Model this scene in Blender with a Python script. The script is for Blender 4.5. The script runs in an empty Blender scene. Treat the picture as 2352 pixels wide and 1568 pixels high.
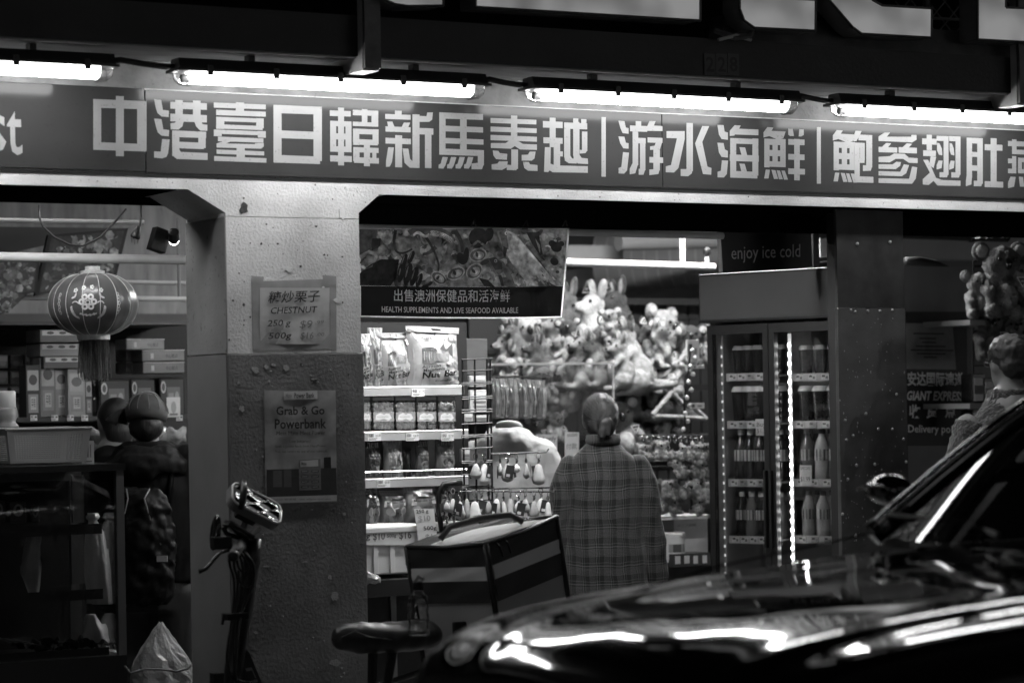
import bpy, bmesh, math, random
from mathutils import Vector, Matrix
random.seed(7)
SC = bpy.context.scene
COL = SC.collection
R = math.radians
# ---------------------------------------------------------------- camera (standing across the street, 90 mm lens)
A = R(29.5); RHO = .0175; F = 90/36*2352; CAMY = -8.75; CAMZ = 1.6; V0 = 1591*.57422
sa, ca = math.sin(A), math.cos(A)
cam_d = bpy.data.cameras.new('camera'); cam = bpy.data.objects.new('camera', cam_d); COL.objects.link(cam)
cam_d.lens = 90; cam_d.sensor_width = 36; cam_d.sensor_fit = 'HORIZONTAL'; cam_d.shift_y = (V0-784)/2352; cam_d.clip_end = 300
_r = Vector((ca, -sa, 0)); _u = Vector((0, 0, 1)); _f = Vector((sa, ca, 0))
_x = _r*math.cos(RHO)-_u*math.sin(RHO); _y = _r*math.sin(RHO)+_u*math.cos(RHO)
cam.matrix_world = Matrix(((_x.x, _y.x, -_f.x, 0), (_x.y, _y.y, -_f.y, CAMY), (_x.z, _y.z, -_f.z, CAMZ), (0, 0, 0, 1)))
cam_d.dof.use_dof = True; cam_d.dof.focus_distance = 10.4; cam_d.dof.aperture_fstop = 2.4
SC.camera = cam
# ---------------------------------------------------------------- night sky, almost no light of its own
world = bpy.data.worlds.new('World'); SC.world = world; world.use_nodes = True
nt = world.node_tree; bg = nt.nodes['Background']
sky = nt.nodes.new('ShaderNodeTexSky'); sky.sky_type = 'NISHITA'; sky.sun_disc = False
sky.sun_elevation = R(2); sky.sun_rotation = R(200)
bw = nt.nodes.new('ShaderNodeRGBToBW'); nt.links.new(sky.outputs[0], bw.inputs[0]); nt.links.new(bw.outputs[0], bg.inputs[0])
bg.inputs[1].default_value = .006
sun_d = bpy.data.lights.new('dim_sun', 'SUN'); sun_d.energy = .01; sun_d.angle = R(.5)  # added sun lamp, turned down to almost nothing for night
sun = bpy.data.objects.new('dim_sun', sun_d); COL.objects.link(sun); sun.rotation_euler = (R(55), 0, R(-20))
SC.view_settings.view_transform = 'Standard'; SC.view_settings.look = 'None'; SC.view_settings.gamma = 1
SC.view_settings.exposure = -.2
SC.view_settings.use_curve_mapping = False
SC.render.engine = 'CYCLES'
cy = SC.cycles; cy.use_denoising = True; cy.use_adaptive_sampling = True; cy.adaptive_threshold = .03; cy.max_bounces = 6; cy.diffuse_bounces = 3; cy.glossy_bounces = 3
cy.transmission_bounces = 5; cy.transparent_max_bounces = 12; cy.caustics_reflective = False; cy.caustics_refractive = False
cy.sample_clamp_indirect = 4; cy.use_light_tree = True
# ---------------------------------------------------------------- measuring helpers
def ray(u, v):
    x = (u-1176)/F; y = (V0-v)/F
    r = x*math.cos(RHO)+y*math.sin(RHO); up = -x*math.sin(RHO)+y*math.cos(RHO)
    return Vector((sa+r*ca, ca-r*sa, up))
C0 = Vector((0, CAMY, CAMZ))
def P(u, v, Y):
    d = ray(u, v); t = (Y-CAMY)/d.y
    return C0+d*t
def PD(u, v, d): return C0+ray(u, v)*d
def XZ(u0, v0, u1, v1, Y):
    um, vm = (u0+u1)/2, (v0+v1)/2
    return P(u0, vm, Y).x, P(u1, vm, Y).x, P(um, v1, Y).z, P(um, v0, Y).z
# ---------------------------------------------------------------- materials
MATS = {}
def mat(name, col=.5, rough=.6, metal=0, var=0, vs=6, bump=0, bs=60, coat=0, spec=.5, dirt=0, ds=30, dcol=.03, emit=0, alpha=1, stretch=None, trans=0, bd=.004, sheen=0, dth=.6):
    if name in MATS: return MATS[name]
    m = bpy.data.materials.new(name); MATS[name] = m; m.use_nodes = True
    n = m.node_tree; L = n.links.new; b = n.nodes['Principled BSDF']
    g = lambda c: (c, c, c, 1)
    b.inputs['Base Color'].default_value = g(col); b.inputs['Roughness'].default_value = rough
    b.inputs['Metallic'].default_value = metal; b.inputs['Specular IOR Level'].default_value = spec
    b.inputs['Coat Weight'].default_value = coat; b.inputs['Coat Roughness'].default_value = .08
    if sheen: b.inputs['Sheen Weight'].default_value = sheen
    if alpha < 1: b.inputs['Alpha'].default_value = alpha
    if trans: b.inputs['Transmission Weight'].default_value = trans
    if emit: b.inputs['Emission Color'].default_value = g(1); b.inputs['Emission Strength'].default_value = emit
    tc = n.nodes.new('ShaderNodeTexCoord'); src = tc.outputs['Object']
    if stretch:
        mp = n.nodes.new('ShaderNodeMapping'); mp.inputs['Scale'].default_value = stretch; L(src, mp.inputs[0]); src = mp.outputs[0]
    out = None
    if var or dirt:
        nz = n.nodes.new('ShaderNodeTexNoise'); nz.inputs['Scale'].default_value = vs; nz.inputs['Detail'].default_value = 5; L(src, nz.inputs[0])
        mr = n.nodes.new('ShaderNodeMapRange'); mr.inputs[1].default_value = .3; mr.inputs[2].default_value = .7
        mr.inputs[3].default_value = max(0, col*(1-var)); mr.inputs[4].default_value = col*(1+var*.6); L(nz.outputs[0], mr.inputs[0]); out = mr.outputs[0]
        if dirt:
            n2 = n.nodes.new('ShaderNodeTexNoise'); n2.inputs['Scale'].default_value = ds; n2.inputs['Detail'].default_value = 6; n2.inputs['Roughness'].default_value = .7; L(src, n2.inputs[0])
            m2 = n.nodes.new('ShaderNodeMapRange'); m2.inputs[1].default_value = dth; m2.inputs[2].default_value = dth+.06; m2.inputs[3].default_value = 0; m2.inputs[4].default_value = dirt; L(n2.outputs[0], m2.inputs[0])
            mx = n.nodes.new('ShaderNodeMix'); mx.inputs[3].default_value = dcol; L(m2.outputs[0], mx.inputs[0]); L(out, mx.inputs[2]); out = mx.outputs[0]
            mx.inputs[3].default_value = dcol
        L(out, b.inputs['Base Color'])
    if bump:
        nb = n.nodes.new('ShaderNodeTexNoise'); nb.inputs['Scale'].default_value = bs; nb.inputs['Detail'].default_value = 4; L(src, nb.inputs[0])
        bp = n.nodes.new('ShaderNodeBump'); bp.inputs['Strength'].default_value = bump; bp.inputs['Distance'].default_value = bd
        L(nb.outputs[0], bp.inputs['Height']); L(bp.outputs[0], b.inputs['Normal'])
    return m
def print_mat(name='print', rough=.45, var=.12, vs=25, coat=0):
    """flat print: grey value per face from the colour attribute"""
    if name in MATS: return MATS[name]
    m = bpy.data.materials.new(name); MATS[name] = m; m.use_nodes = True
    n = m.node_tree; L = n.links.new; b = n.nodes['Principled BSDF']; b.inputs['Roughness'].default_value = rough; b.inputs['Coat Weight'].default_value = coat
    at = n.nodes.new('ShaderNodeVertexColor'); at.layer_name = 'ink'
    tc = n.nodes.new('ShaderNodeTexCoord'); nz = n.nodes.new('ShaderNodeTexNoise'); nz.inputs['Scale'].default_value = vs; nz.inputs['Detail'].default_value = 5; L(tc.outputs['Object'], nz.inputs[0])
    mr = n.nodes.new('ShaderNodeMapRange'); mr.inputs[1].default_value = .3; mr.inputs[2].default_value = .7; mr.inputs[3].default_value = 1-var; mr.inputs[4].default_value = 1+var*.5; L(nz.outputs[0], mr.inputs[0])
    mx = n.nodes.new('ShaderNodeMix'); mx.data_type = 'RGBA'; mx.blend_type = 'MULTIPLY'; mx.inputs[0].default_value = 1
    L(at.outputs[0], mx.inputs[6]); L(mr.outputs[0], mx.inputs[7]); L(mx.outputs[2], b.inputs['Base Color'])
    return m
def glass_mat(name='clear_glass', refl=.06, tint=.9, rough=.02, top=.9):
    """thin pane: mostly clear, mirror-like at grazing angles"""
    if name in MATS: return MATS[name]
    m = bpy.data.materials.new(name); MATS[name] = m; m.use_nodes = True
    n = m.node_tree; L = n.links.new; o = n.nodes['Material Output']; n.nodes.remove(n.nodes['Principled BSDF'])
    t = n.nodes.new('ShaderNodeBsdfTransparent'); t.inputs[0].default_value = (tint, tint, tint, 1)
    g = n.nodes.new('ShaderNodeBsdfGlossy'); g.inputs['Roughness'].default_value = rough; g.inputs[0].default_value = (1, 1, 1, 1)
    fr = n.nodes.new('ShaderNodeLayerWeight'); fr.inputs[0].default_value = .25
    mr = n.nodes.new('ShaderNodeMapRange'); mr.inputs[3].default_value = refl; mr.inputs[4].default_value = top; L(fr.outputs['Fresnel'], mr.inputs[0])
    mx = n.nodes.new('ShaderNodeMixShader'); L(mr.outputs[0], mx.inputs[0]); L(t.outputs[0], mx.inputs[1]); L(g.outputs[0], mx.inputs[2]); L(mx.outputs[0], o.inputs[0])
    return m
# ---------------------------------------------------------------- object helpers
def tag(o, label=None, cat=None, group=None, kind=None):
    if label: o['label'] = label
    if cat: o['category'] = cat
    if group: o['group'] = group
    if kind: o['kind'] = kind
    return o
def thing(name, label, cat, loc=(0, 0, 0), rz=0, group=None):
    o = bpy.data.objects.new(name, None); COL.objects.link(o); o.empty_display_size = .1
    o.location = loc; o.rotation_euler = (0, 0, rz)
    return tag(o, label, cat, group)
def frame_of(o):
    m = Matrix.Translation(o.location) @ o.rotation_euler.to_matrix().to_4x4() @ Matrix.Diagonal((*o.scale, 1))
    return frame_of(o.parent) @ m if o.parent else m
class MB:
    """collects shapes; build() links them as one mesh object"""
    def __init__(s): s.v = []; s.f = []; s.c = []; s.mi = []; s.ink = None; s.m = 0
    def add(s, vs, fs, ink=None):
        k = len(s.v); s.v += [Vector(p) for p in vs]
        for f in fs: s.f.append([k+i for i in f]); s.c.append(s.ink if ink is None else ink); s.mi.append(s.m)
        return s
    def box(s, x0, y0, z0, x1, y1, z1, M=None, ink=None):
        vs = [(x, y, z) for x in (x0, x1) for y in (y0, y1) for z in (z0, z1)]
        if M is not None: vs = [M @ Vector(p) for p in vs]
        return s.add(vs, [(0, 1, 3, 2), (4, 6, 7, 5), (0, 4, 5, 1), (2, 3, 7, 6), (0, 2, 6, 4), (1, 5, 7, 3)], ink)
    def quad(s, *p, ink=None): return s.add(p, [tuple(range(len(p)))], ink)
    def prism(s, pts, off, ink=None):
        """polygon pts (3d) extruded by vector off"""
        n = len(pts); off = Vector(off); a = [Vector(p) for p in pts]
        return s.add(a+[p+off for p in a], [tuple(range(n))[::-1], tuple(range(n, 2*n))]+[(i, (i+1) % n, n+(i+1) % n, n+i) for i in range(n)], ink)
    def tube(s, pts, r, n=8, cap=True, ink=None):
        """r a number or a list"""
        pts = [Vector(p) for p in pts]; k = len(pts); rs = r if isinstance(r, (list, tuple)) else [r]*k
        vs = []; prev = None
        for i, p in enumerate(pts):
            t = (pts[min(i+1, k-1)]-pts[max(i-1, 0)]); t = t.normalized() if t.length else Vector((0, 0, 1))
            if prev is None:
                a = Vector((0, 0, 1)) if abs(t.z) < .9 else Vector((1, 0, 0)); nn = t.cross(a).normalized()
            else:
                nn = prev-t*prev.dot(t); nn = nn.normalized() if nn.length > 1e-6 else t.orthogonal().normalized()
            prev = nn; bb = t.cross(nn)
            vs += [p+(nn*math.cos(2*math.pi*j/n)+bb*math.sin(2*math.pi*j/n))*rs[i] for j in range(n)]
        fs = [(i*n+j, i*n+(j+1) % n, (i+1)*n+(j+1) % n, (i+1)*n+j) for i in range(k-1) for j in range(n)]
        if cap: fs += [tuple(range(n))[::-1], tuple(range((k-1)*n, k*n))]
        return s.add(vs, fs, ink)
    def lathe(s, prof, n=16, M=None, ink=None, sx=1, sy=1):
        """profile [(r,z)] round z"""
        vs = [(r*math.cos(2*math.pi*j/n)*sx, r*math.sin(2*math.pi*j/n)*sy, z) for r, z in prof for j in range(n)]
        if M is not None: vs = [M @ Vector(p) for p in vs]
        k = len(prof)
        fs = [(i*n+j, i*n+(j+1) % n, (i+1)*n+(j+1) % n, (i+1)*n+j) for i in range(k-1) for j in range(n)]
        if prof[0][0] > 1e-5: fs.append(tuple(range(n))[::-1])
        if prof[-1][0] > 1e-5: fs.append(tuple(range((k-1)*n, k*n)))
        return s.add(vs, fs, ink)
    def ball(s, c, r, n=12, m=8, M=None, ink=None):
        """ellipsoid, r = (rx, ry, rz)"""
        r = (r, r, r) if not hasattr(r, '__len__') else r; c = Vector(c)
        vs = []; 
        for i in range(m+1):
            t = math.pi*i/m
            for j in range(n):
                p = Vector((math.sin(t)*math.cos(2*math.pi*j/n)*r[0], math.sin(t)*math.sin(2*math.pi*j/n)*r[1], math.cos(t)*r[2]))
                vs.append((M @ p if M is not None else p)+c)
        return s.add(vs, [(i*n+j, (i+1)*n+j, (i+1)*n+(j+1) % n, i*n+(j+1) % n) for i in range(m) for j in range(n)], ink)
    def grid(s, fn, nu, nv, ink=None):
        vs = [fn(i/nu, j/nv) for i in range(nu+1) for j in range(nv+1)]; w = nv+1
        return s.add(vs, [(i*w+j, (i+1)*w+j, (i+1)*w+j+1, i*w+j+1) for i in range(nu) for j in range(nv)], ink)
    def mesh(s, name, mats, smooth=False):
        me = bpy.data.meshes.new(name); me.from_pydata(s.v, [], s.f); me.validate(clean_customdata=False)
        for m in (mats if isinstance(mats, (list, tuple)) else [mats]): me.materials.append(m)
        if len(me.polygons) == len(s.f):
            if any(s.mi): me.polygons.foreach_set('material_index', s.mi)
            if any(c is not None for c in s.c):
                at = me.color_attributes.new('ink', 'FLOAT_COLOR', 'CORNER'); d = []
                for p, c in zip(me.polygons, s.c):
                    c = .5 if c is None else c; d += [c, c, c, 1]*p.loop_total
                at.data.foreach_set('color', d)
        bm = bmesh.new(); bm.from_mesh(me); bmesh.ops.remove_doubles(bm, verts=bm.verts, dist=1e-6) if smooth else None
        if s.ink is None: bmesh.ops.recalc_face_normals(bm, faces=bm.faces)
        bm.to_mesh(me); bm.free()
        if smooth: me.polygons.foreach_set('use_smooth', [True]*len(me.polygons))
        me.update(); return me
    def build(s, name, mats, parent=None, smooth=False, local=False, bevel=0, angle=None):
        if parent is not None and not local:
            Mi = frame_of(parent).inverted(); s.v = [Mi @ p for p in s.v]
        me = s.mesh(name, mats, smooth); o = bpy.data.objects.new(name, me); COL.objects.link(o)
        if parent is not None: o.parent = parent
        if bevel:
            bm = bmesh.new(); bm.from_mesh(me); bmesh.ops.remove_doubles(bm, verts=bm.verts, dist=1e-6)
            bmesh.ops.bevel(bm, geom=[e for e in bm.edges if len(e.link_faces) == 2 and e.calc_face_angle(0) > .5], offset=bevel, segments=2, affect='EDGES', profile=.6); bm.to_mesh(me); bm.free()
            if smooth: me.polygons.foreach_set('use_smooth', [True]*len(me.polygons))
        if smooth and angle: me.set_sharp_from_angle(angle=R(angle))
        return o
def copy_tree(o, parent=None):
    c = o.copy(); COL.objects.link(c); c.parent = parent
    for ch in list(o.children): copy_tree(ch, c)
    return c
def text_mesh(txt, size, off=0, align='LEFT', xs=1, shear=0, spacing=1, line=1):
    """flat lettering as (verts2d, faces); the font falls back to the CJK face by itself"""
    cu = bpy.data.curves.new('lettering', 'FONT'); cu.body = txt; cu.size = size; cu.offset = off*size; cu.align_x = align; cu.resolution_u = 2
    cu.shear = shear; cu.space_character = spacing; cu.space_line = line
    o = bpy.data.objects.new('lettering', cu); COL.objects.link(o); dg = bpy.context.evaluated_depsgraph_get()
    me = o.evaluated_get(dg).to_mesh(); vs = [(v.co.x*xs, v.co.y) for v in me.vertices]; fs = [tuple(p.vertices) for p in me.polygons]
    o.evaluated_get(dg).to_mesh_clear(); bpy.data.objects.remove(o); bpy.data.curves.remove(cu)
    return vs, fs
def lettering(mb, txt, org, ex, ey, size, ink=None, fit=None, fith=None, **k):
    """adds lettering to mb: org = baseline left, ex/ey unit vectors; fit = wanted width, fith = wanted height"""
    vs, fs = text_mesh(txt, size, **k)
    if not vs: return
    if fit:
        x0 = min(v[0] for v in vs); x1 = max(v[0] for v in vs); vs = [((v[0]-x0)*fit/(x1-x0), v[1]) for v in vs]
    if fith:
        y0 = min(v[1] for v in vs); y1 = max(v[1] for v in vs); vs = [(v[0], (v[1]-y0)*fith/(y1-y0)) for v in vs]
    org = Vector(org); ex = Vector(ex); ey = Vector(ey)
    mb.add([org+ex*v[0]+ey*v[1] for v in vs], fs, ink)
def remesh(mb, name, mats, parent=None, vox=.012, smooth_it=4, local=False, disp=0, dscale=.05):
    """fuses overlapping shapes into one continuous skin"""
    o = mb.build(name, mats, parent, smooth=True, local=local)
    md = o.modifiers.new('r', 'REMESH'); md.mode = 'VOXEL'; md.voxel_size = vox; md.use_smooth_shade = True
    if smooth_it:
        sm = o.modifiers.new('s', 'SMOOTH'); sm.iterations = smooth_it; sm.factor = .5
    if disp:
        tx = bpy.data.textures.get('folds%g' % dscale) or bpy.data.textures.new('folds%g' % dscale, 'CLOUDS'); tx.noise_scale = dscale
        dm = o.modifiers.new('d', 'DISPLACE'); dm.texture = tx; dm.strength = disp; dm.mid_level = .5
    dg = bpy.context.evaluated_depsgraph_get(); me = bpy.data.meshes.new_from_object(o.evaluated_get(dg)); o.modifiers.clear()
    old = o.data; o.data = me; me.name = name; bpy.data.meshes.remove(old)
    me.polygons.foreach_set('use_smooth', [True]*len(me.polygons))
    return o
EX, EY, EZ = Vector((1, 0, 0)), Vector((0, 1, 0)), Vector((0, 0, 1))
# ================================================================ STRUCTURE: ground, building, canopy
pave = mat('pavement', .12, .8, var=.3, bump=.3); asphalt = mat('asphalt', .05, .8, var=.3, bump=.5, bs=200)
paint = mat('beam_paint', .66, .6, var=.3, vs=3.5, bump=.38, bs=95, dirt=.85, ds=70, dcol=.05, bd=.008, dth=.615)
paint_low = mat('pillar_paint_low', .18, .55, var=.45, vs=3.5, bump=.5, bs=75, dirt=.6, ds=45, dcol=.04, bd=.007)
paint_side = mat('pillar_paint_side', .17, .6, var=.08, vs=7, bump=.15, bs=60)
dark_paint = mat('dark_fascia', .022, .55, var=.3, vs=4, bump=.4, bs=60)
black = mat('black', .006, .6); lintel_dark = mat('soffit_dark', .008, 1, spec=0)  # plain black, and a near-black matte for the lintel
def slab(name, pts, z0, z1, m, **k):
    return tag(MB().prism([(x, y, z0) for x, y in pts], (0, 0, z1-z0)).build(name, m), kind='structure')
slab('road', [(-60, -40), (60, -40), (60, -1.75), (-60, -1.75)], -.35, -.13, asphalt)
slab('pavement', [(-60, -1.75), (60, -1.75), (60, .3), (-60, .3)], -.3, 0, pave)
slab('kerb', [(-60, -1.9), (60, -1.9), (60, -1.752), (-60, -1.752)], -.3, .002, mat('kerbstone', .25, .8, var=.2))
slab('shop_floor', [(0, .3), (17, .3), (17, 11), (0, 11)], -.3, -.002, mat('floor_tile', .10, .35, var=.15))
XL, XR = 0.5, 14
bld = thing('shop_building', 'concrete shop front with painted beam and pillar under a dark canopy', 'building', (4, 0, 0))
PX0, PX1 = 3.748, 4.295     # pillar
BZ0, BZ1 = 2.385, 2.849     # beam
# beam with chamfered haunches: outline in XZ extruded in depth
def prof(pts, y0, y1, name, m, par=bld): return MB().prism([(x, y0, z) for x, z in pts], (0, y1-y0, 0)).build(name, m, par)
beam = MB()
pts = [(XL, BZ1), (XL, BZ0), (3.60, BZ0), (PX0, 2.302), (PX0, 2.29), (PX1, 2.29), (PX1, 2.312), (4.385, BZ0), (XR, BZ0), (XR, BZ1)]
beam.prism([(x, 0, z) for x, z in pts], (0, .38, 0)); bm_o = beam.build('beam', paint, bld)
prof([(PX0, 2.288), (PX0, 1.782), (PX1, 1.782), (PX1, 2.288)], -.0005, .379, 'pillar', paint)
# lower pillar: rougher, darker coat standing a little proud
def lowp(a, b):
    return MB().grid(lambda i, j: (PX0-.004+i*(PX1-PX0+.008), -.012+.004*math.sin(37*i+11*j*3)*math.sin(23*j+5*i), j*1.781), 14, 40)
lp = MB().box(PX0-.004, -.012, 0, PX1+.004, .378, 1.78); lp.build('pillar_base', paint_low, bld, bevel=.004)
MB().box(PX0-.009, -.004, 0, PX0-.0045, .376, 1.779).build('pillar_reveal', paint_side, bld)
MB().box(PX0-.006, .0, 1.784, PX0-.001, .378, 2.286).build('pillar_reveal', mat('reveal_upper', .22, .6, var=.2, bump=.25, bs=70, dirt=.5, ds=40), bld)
# soffit of the canopy and its front fascia
MB().box(XL, -.397, BZ1, XR, .38, BZ1+.03).build('soffit', mat('soffit_paint', .28, .5, var=.3, vs=12, bump=.2, stretch=(.5, 3, 3)), bld)
fas = MB().box(XL, -.412, BZ1-.003, XR, -.398, 2.994); fas.build('fascia', dark_paint, bld)
MB().tube([(XL, -.404, BZ1-.006), (XR, -.404, BZ1-.006)], .006, 6).build('drip_edge', mat('drip_metal', .5, .35, metal=.6), bld)
MB().box(XL, -.397, 2.975, XR, .3, 2.988).build('canopy_top', black, bld)
# upper wall, set back, seen as darkness, with a concrete upstand at the right end
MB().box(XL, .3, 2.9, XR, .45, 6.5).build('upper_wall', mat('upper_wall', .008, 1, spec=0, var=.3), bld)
MB().prism([(5.72, -.37, 2.989), (5.74, -.37, 3.1), (XR, -.37, 3.1), (XR, -.37, 2.989)], (0, .1, 0)).build('upstand', mat('upstand_conc', .09, .8, var=.4, vs=8, bump=.4), bld)
MB().box(XL, -.004, 2.7475, XR, -.0005, BZ1-.001).build('shaded_band', mat('shaded_grime', .26, .7, var=.35, vs=9, bump=.7, bs=50, bd=.006, dirt=.6, ds=70, dcol=.06, dth=.62), bld)  # darker tone stands in for shade behind the lamp housings; specks are dirt
# party wall behind pillar, back wall, ceiling
inner = mat('shop_wall', .22, .7, var=.1); innerd = mat('shop_wall_dark', .12, .7, var=.15)
def stru(name, mb, m, **k): return tag(mb.build(name, m, **k), kind='structure')
stru('wall_back', MB().box(0, 8.2, 0, 17, 8.3, 3.6), inner)
stru('wall_left', MB().box(-.1, .4, 0, 0, 8.2, 3.6), inner)
stru('wall_right', MB().box(17, .4, 0, 17.1, 8.2, 3.6), inner)
stru('ceiling', MB().box(0, .46, 3.25, 17, 8.2, 3.35), mat('ceiling_paint', .3, .7, var=.15))
MB().box(3.9, .381, 2.303, XR, .46, 3.3).build('lintel', lintel_dark, bld); MB().box(XL, .381, 2.36, 3.9, .46, 3.3).build('lintel', lintel_dark, bld)
for xa, xb in ((XL, 3.56), (4.42, XR)): MB().box(xa, .010, BZ0-.004, xb, .46, BZ0-.0005).build('underside_shade', mat('shade_black', .006, 1, spec=0), bld)  # dark sheet under the painted beam, stands in for its shade
# chips and peeled patches on the pillar face
rnd = random.Random(3)
chip_d = mat('bare_concrete', .06, .9, var=.4, vs=60, bump=.5, bs=150); chip_l = mat('peeled_paint', .7, .6, var=.15, vs=40)
def blob(cx, cz, rx, rz, y, n=11, jag=.35, seed=0):
    q = random.Random(seed); return [(cx+math.cos(2*math.pi*i/n)*rx*(1-jag*q.random()), y, cz+math.sin(2*math.pi*i/n)*rz*(1-jag*q.random())) for i in range(n)]
for k, (u, v, ru, rv, dk) in enumerate([(560, 480, 13, 20, 1), (784, 492, 9, 17, 0), (662, 618, 10, 9, 0), (690, 612, 4, 4, 1), (697, 656, 4, 4, 1), (560, 455, 3, 3, 1), (726, 520, 5, 3, 1),
        (638, 560, 3, 3, 1), (600, 560, 3, 4, 1), (742, 660, 4, 3, 0), (773, 690, 11, 7, 0), (745, 585, 3, 3, 1), (786, 590, 3, 3, 1), (560, 700, 4, 5, 1), (535, 690, 3, 3, 1), (612, 515, 3, 3, 1),
        (585, 850, 10, 12, 2), (628, 838, 8, 5, 2), (656, 845, 9, 10, 2), (612, 842, 6, 6, 2), (556, 938, 8, 10, 2), (692, 836, 4, 4, 1), (640, 985, 6, 4, 2), (758, 1325, 6, 7, 2), (768, 1368, 12, 17, 2), (770, 1520, 16, 12, 2), (586, 1452, 6, 4, 2), (760, 1000, 8, 3, 2), (548, 880, 4, 4, 2), (790, 1180, 5, 5, 2), (700, 1290, 8, 3, 2), (610, 1300, 10, 2, 2), (720, 870, 8, 3, 2), (800, 860, 3, 3, 1)]):
    low = v > 815; yb = -.0125 if low else -.0012; c = P(u, v, yb); s = 9.4/F
    MB().prism(blob(c.x, c.z, ru*s*1.15, rv*s, yb, seed=k, jag=.55), (0, -.003 if dk != 1 else -.0008, 0)).build('paint_chip', chip_d if dk == 1 else chip_l if dk == 0 else mat('plaster_lump', .34, .7, bump=.6, bs=180), bld)
for k in range(46):   # fine raised specks of plaster
    u = rnd.uniform(535, 825); v = rnd.uniform(830, 1560); c = P(u, v, -.0125); r = rnd.uniform(.0025, .006)
    MB().ball((c.x, -.0125, c.z), (r, .003, r*rnd.uniform(.5, 1.2)), 6, 4).build('plaster_speck', mat('plaster_lump', .34), bld)
for k in range(70):   # pinholes on the upper face and beam
    u = rnd.uniform(525, 815) if k < 40 else rnd.uniform(0, 2300); v = rnd.uniform(455, 800) if k < 40 else rnd.uniform(395, 430)+u*.03
    c = P(u, v, -.0012); r = rnd.uniform(.0012, .0045)
    if c.z < BZ0+.004 and k >= 40: continue
    MB().prism(blob(c.x, c.z, r, r*rnd.uniform(.5, 1.4), -.0012, 6, .4, k), (0, -.0005, 0)).build('paint_chip', chip_d, bld)
# house number 228
hn = thing('house_number', 'small dark house number 228 plates on black fascia', 'house number', P(1655, 150, -.414))
for i, ch in enumerate('228'):
    a = P(1617+i*27, 172, -.4145); b = P(1617+i*27+25, 125, -.4145)
    pl = MB().box(a.x, -.418, a.z, b.x, -.4135, b.z).build('number_plate', mat('number_plate', .05, .5), hn)
    t = MB(); lettering(t, ch, (a.x+.008, -.4188, a.z+.012), EX, EZ, .08, fit=b.x-a.x-.016, fith=b.z-a.z-.024, off=.02); t.build('digit', mat('number_ink', .008, .5), pl)
# steel hanger brackets in front of the fascia
steel = mat('bracket_steel', .12, .5, metal=.3, var=.3, vs=20, bump=.2); steel_l = mat('bracket_light', .42, .5, var=.2)
for k, (u, lab) in enumerate([(852, 'steel L-shaped hanger bracket crossing the dark fascia above the light tubes'), (2348, 'steel hanger bracket cut by the frame edge beside the last light tube')]):
    c = P(u, 100, -.46); x = c.x
    t = thing('hanger_bracket', lab, 'bracket', (x, -.46, 2.80), group='canopy hanger brackets')
    MB().box(x-.034, -.48, 2.797, x+.03, -.462, 3.35).build('hanger_bar', steel, t)
    MB().box(x-.036, -.461, 2.797, x-.03, -.425, 3.35).build('hanger_flange', steel_l, t)
    MB().box(x-.034, -.461, 2.79, x+.03, -.12, 2.798).build('foot', steel_l, t)
    MB().box(x-.036, -.424, 2.7985, x-.03, -.12, 2.845).build('foot_flange', steel_l, t)
    MB().tube([(x-.01, -.14, 2.79), (x-.01, -.14, 2.775)], .008, 6).build('bolt', steel, t)
# ================================================================ SIGN BOARD
ink_dark = mat('sign_panel', .05, .14, var=.12, vs=5, spec=.16, dirt=.25, ds=60, dcol=.02, bump=.02, bs=20)
ink_white = mat('sign_vinyl', .33, .35, var=.07, vs=10, dirt=.5, ds=85, dcol=.10, spec=.2)
sign = thing('sign_board', 'long dark sign board with white Chinese characters along the beam', 'sign', (5, -.03, 2.44))
SY = -.011
panels = []
for x0, x1, dz in ((XL, 3.432, .004), (3.436, 5.664, 0), (5.668, XR, 0)):
    panels.append(MB().box(x0, SY, 2.441+dz, x1, -.001, 2.742+dz).build('sign_panel', ink_dark, sign, bevel=.0015))
MB().box(XL, -.008, 2.434, XR, -.0005, 2.4395).build('bottom_rail', black, sign)
ZOOM = {1: 0, 2: 1300, 3: 2696}
def rc(x0, y0, x1, y1): return (x0, y0, x1, y1)
fish = [[(628, 855), (668, 858), (655, 880), (750, 885), (735, 930), (700, 940), (640, 915), (602, 925), (602, 890)], (607, 935, 642, 1125), (714, 935, 750, 1120), (607, 935, 750, 975), (662, 935, 697, 1120), (607, 1010, 750, 1050), (607, 1085, 750, 1122),
        [(617, 1140), (645, 1142), (635, 1200), (606, 1200)], [(655, 1142), (682, 1145), (700, 1203), (672, 1203)], [(690, 1145), (712, 1147), (732, 1205), (706, 1205)], [(722, 1147), (745, 1148), (766, 1208), (740, 1208)]]
def sh(lst, dx, dy): return [tuple(a+(dx if i % 2 == 0 else dy) for i, a in enumerate(s)) if not isinstance(s, list) else [(x+dx, y+dy) for x, y in s] for s in lst]
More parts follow.
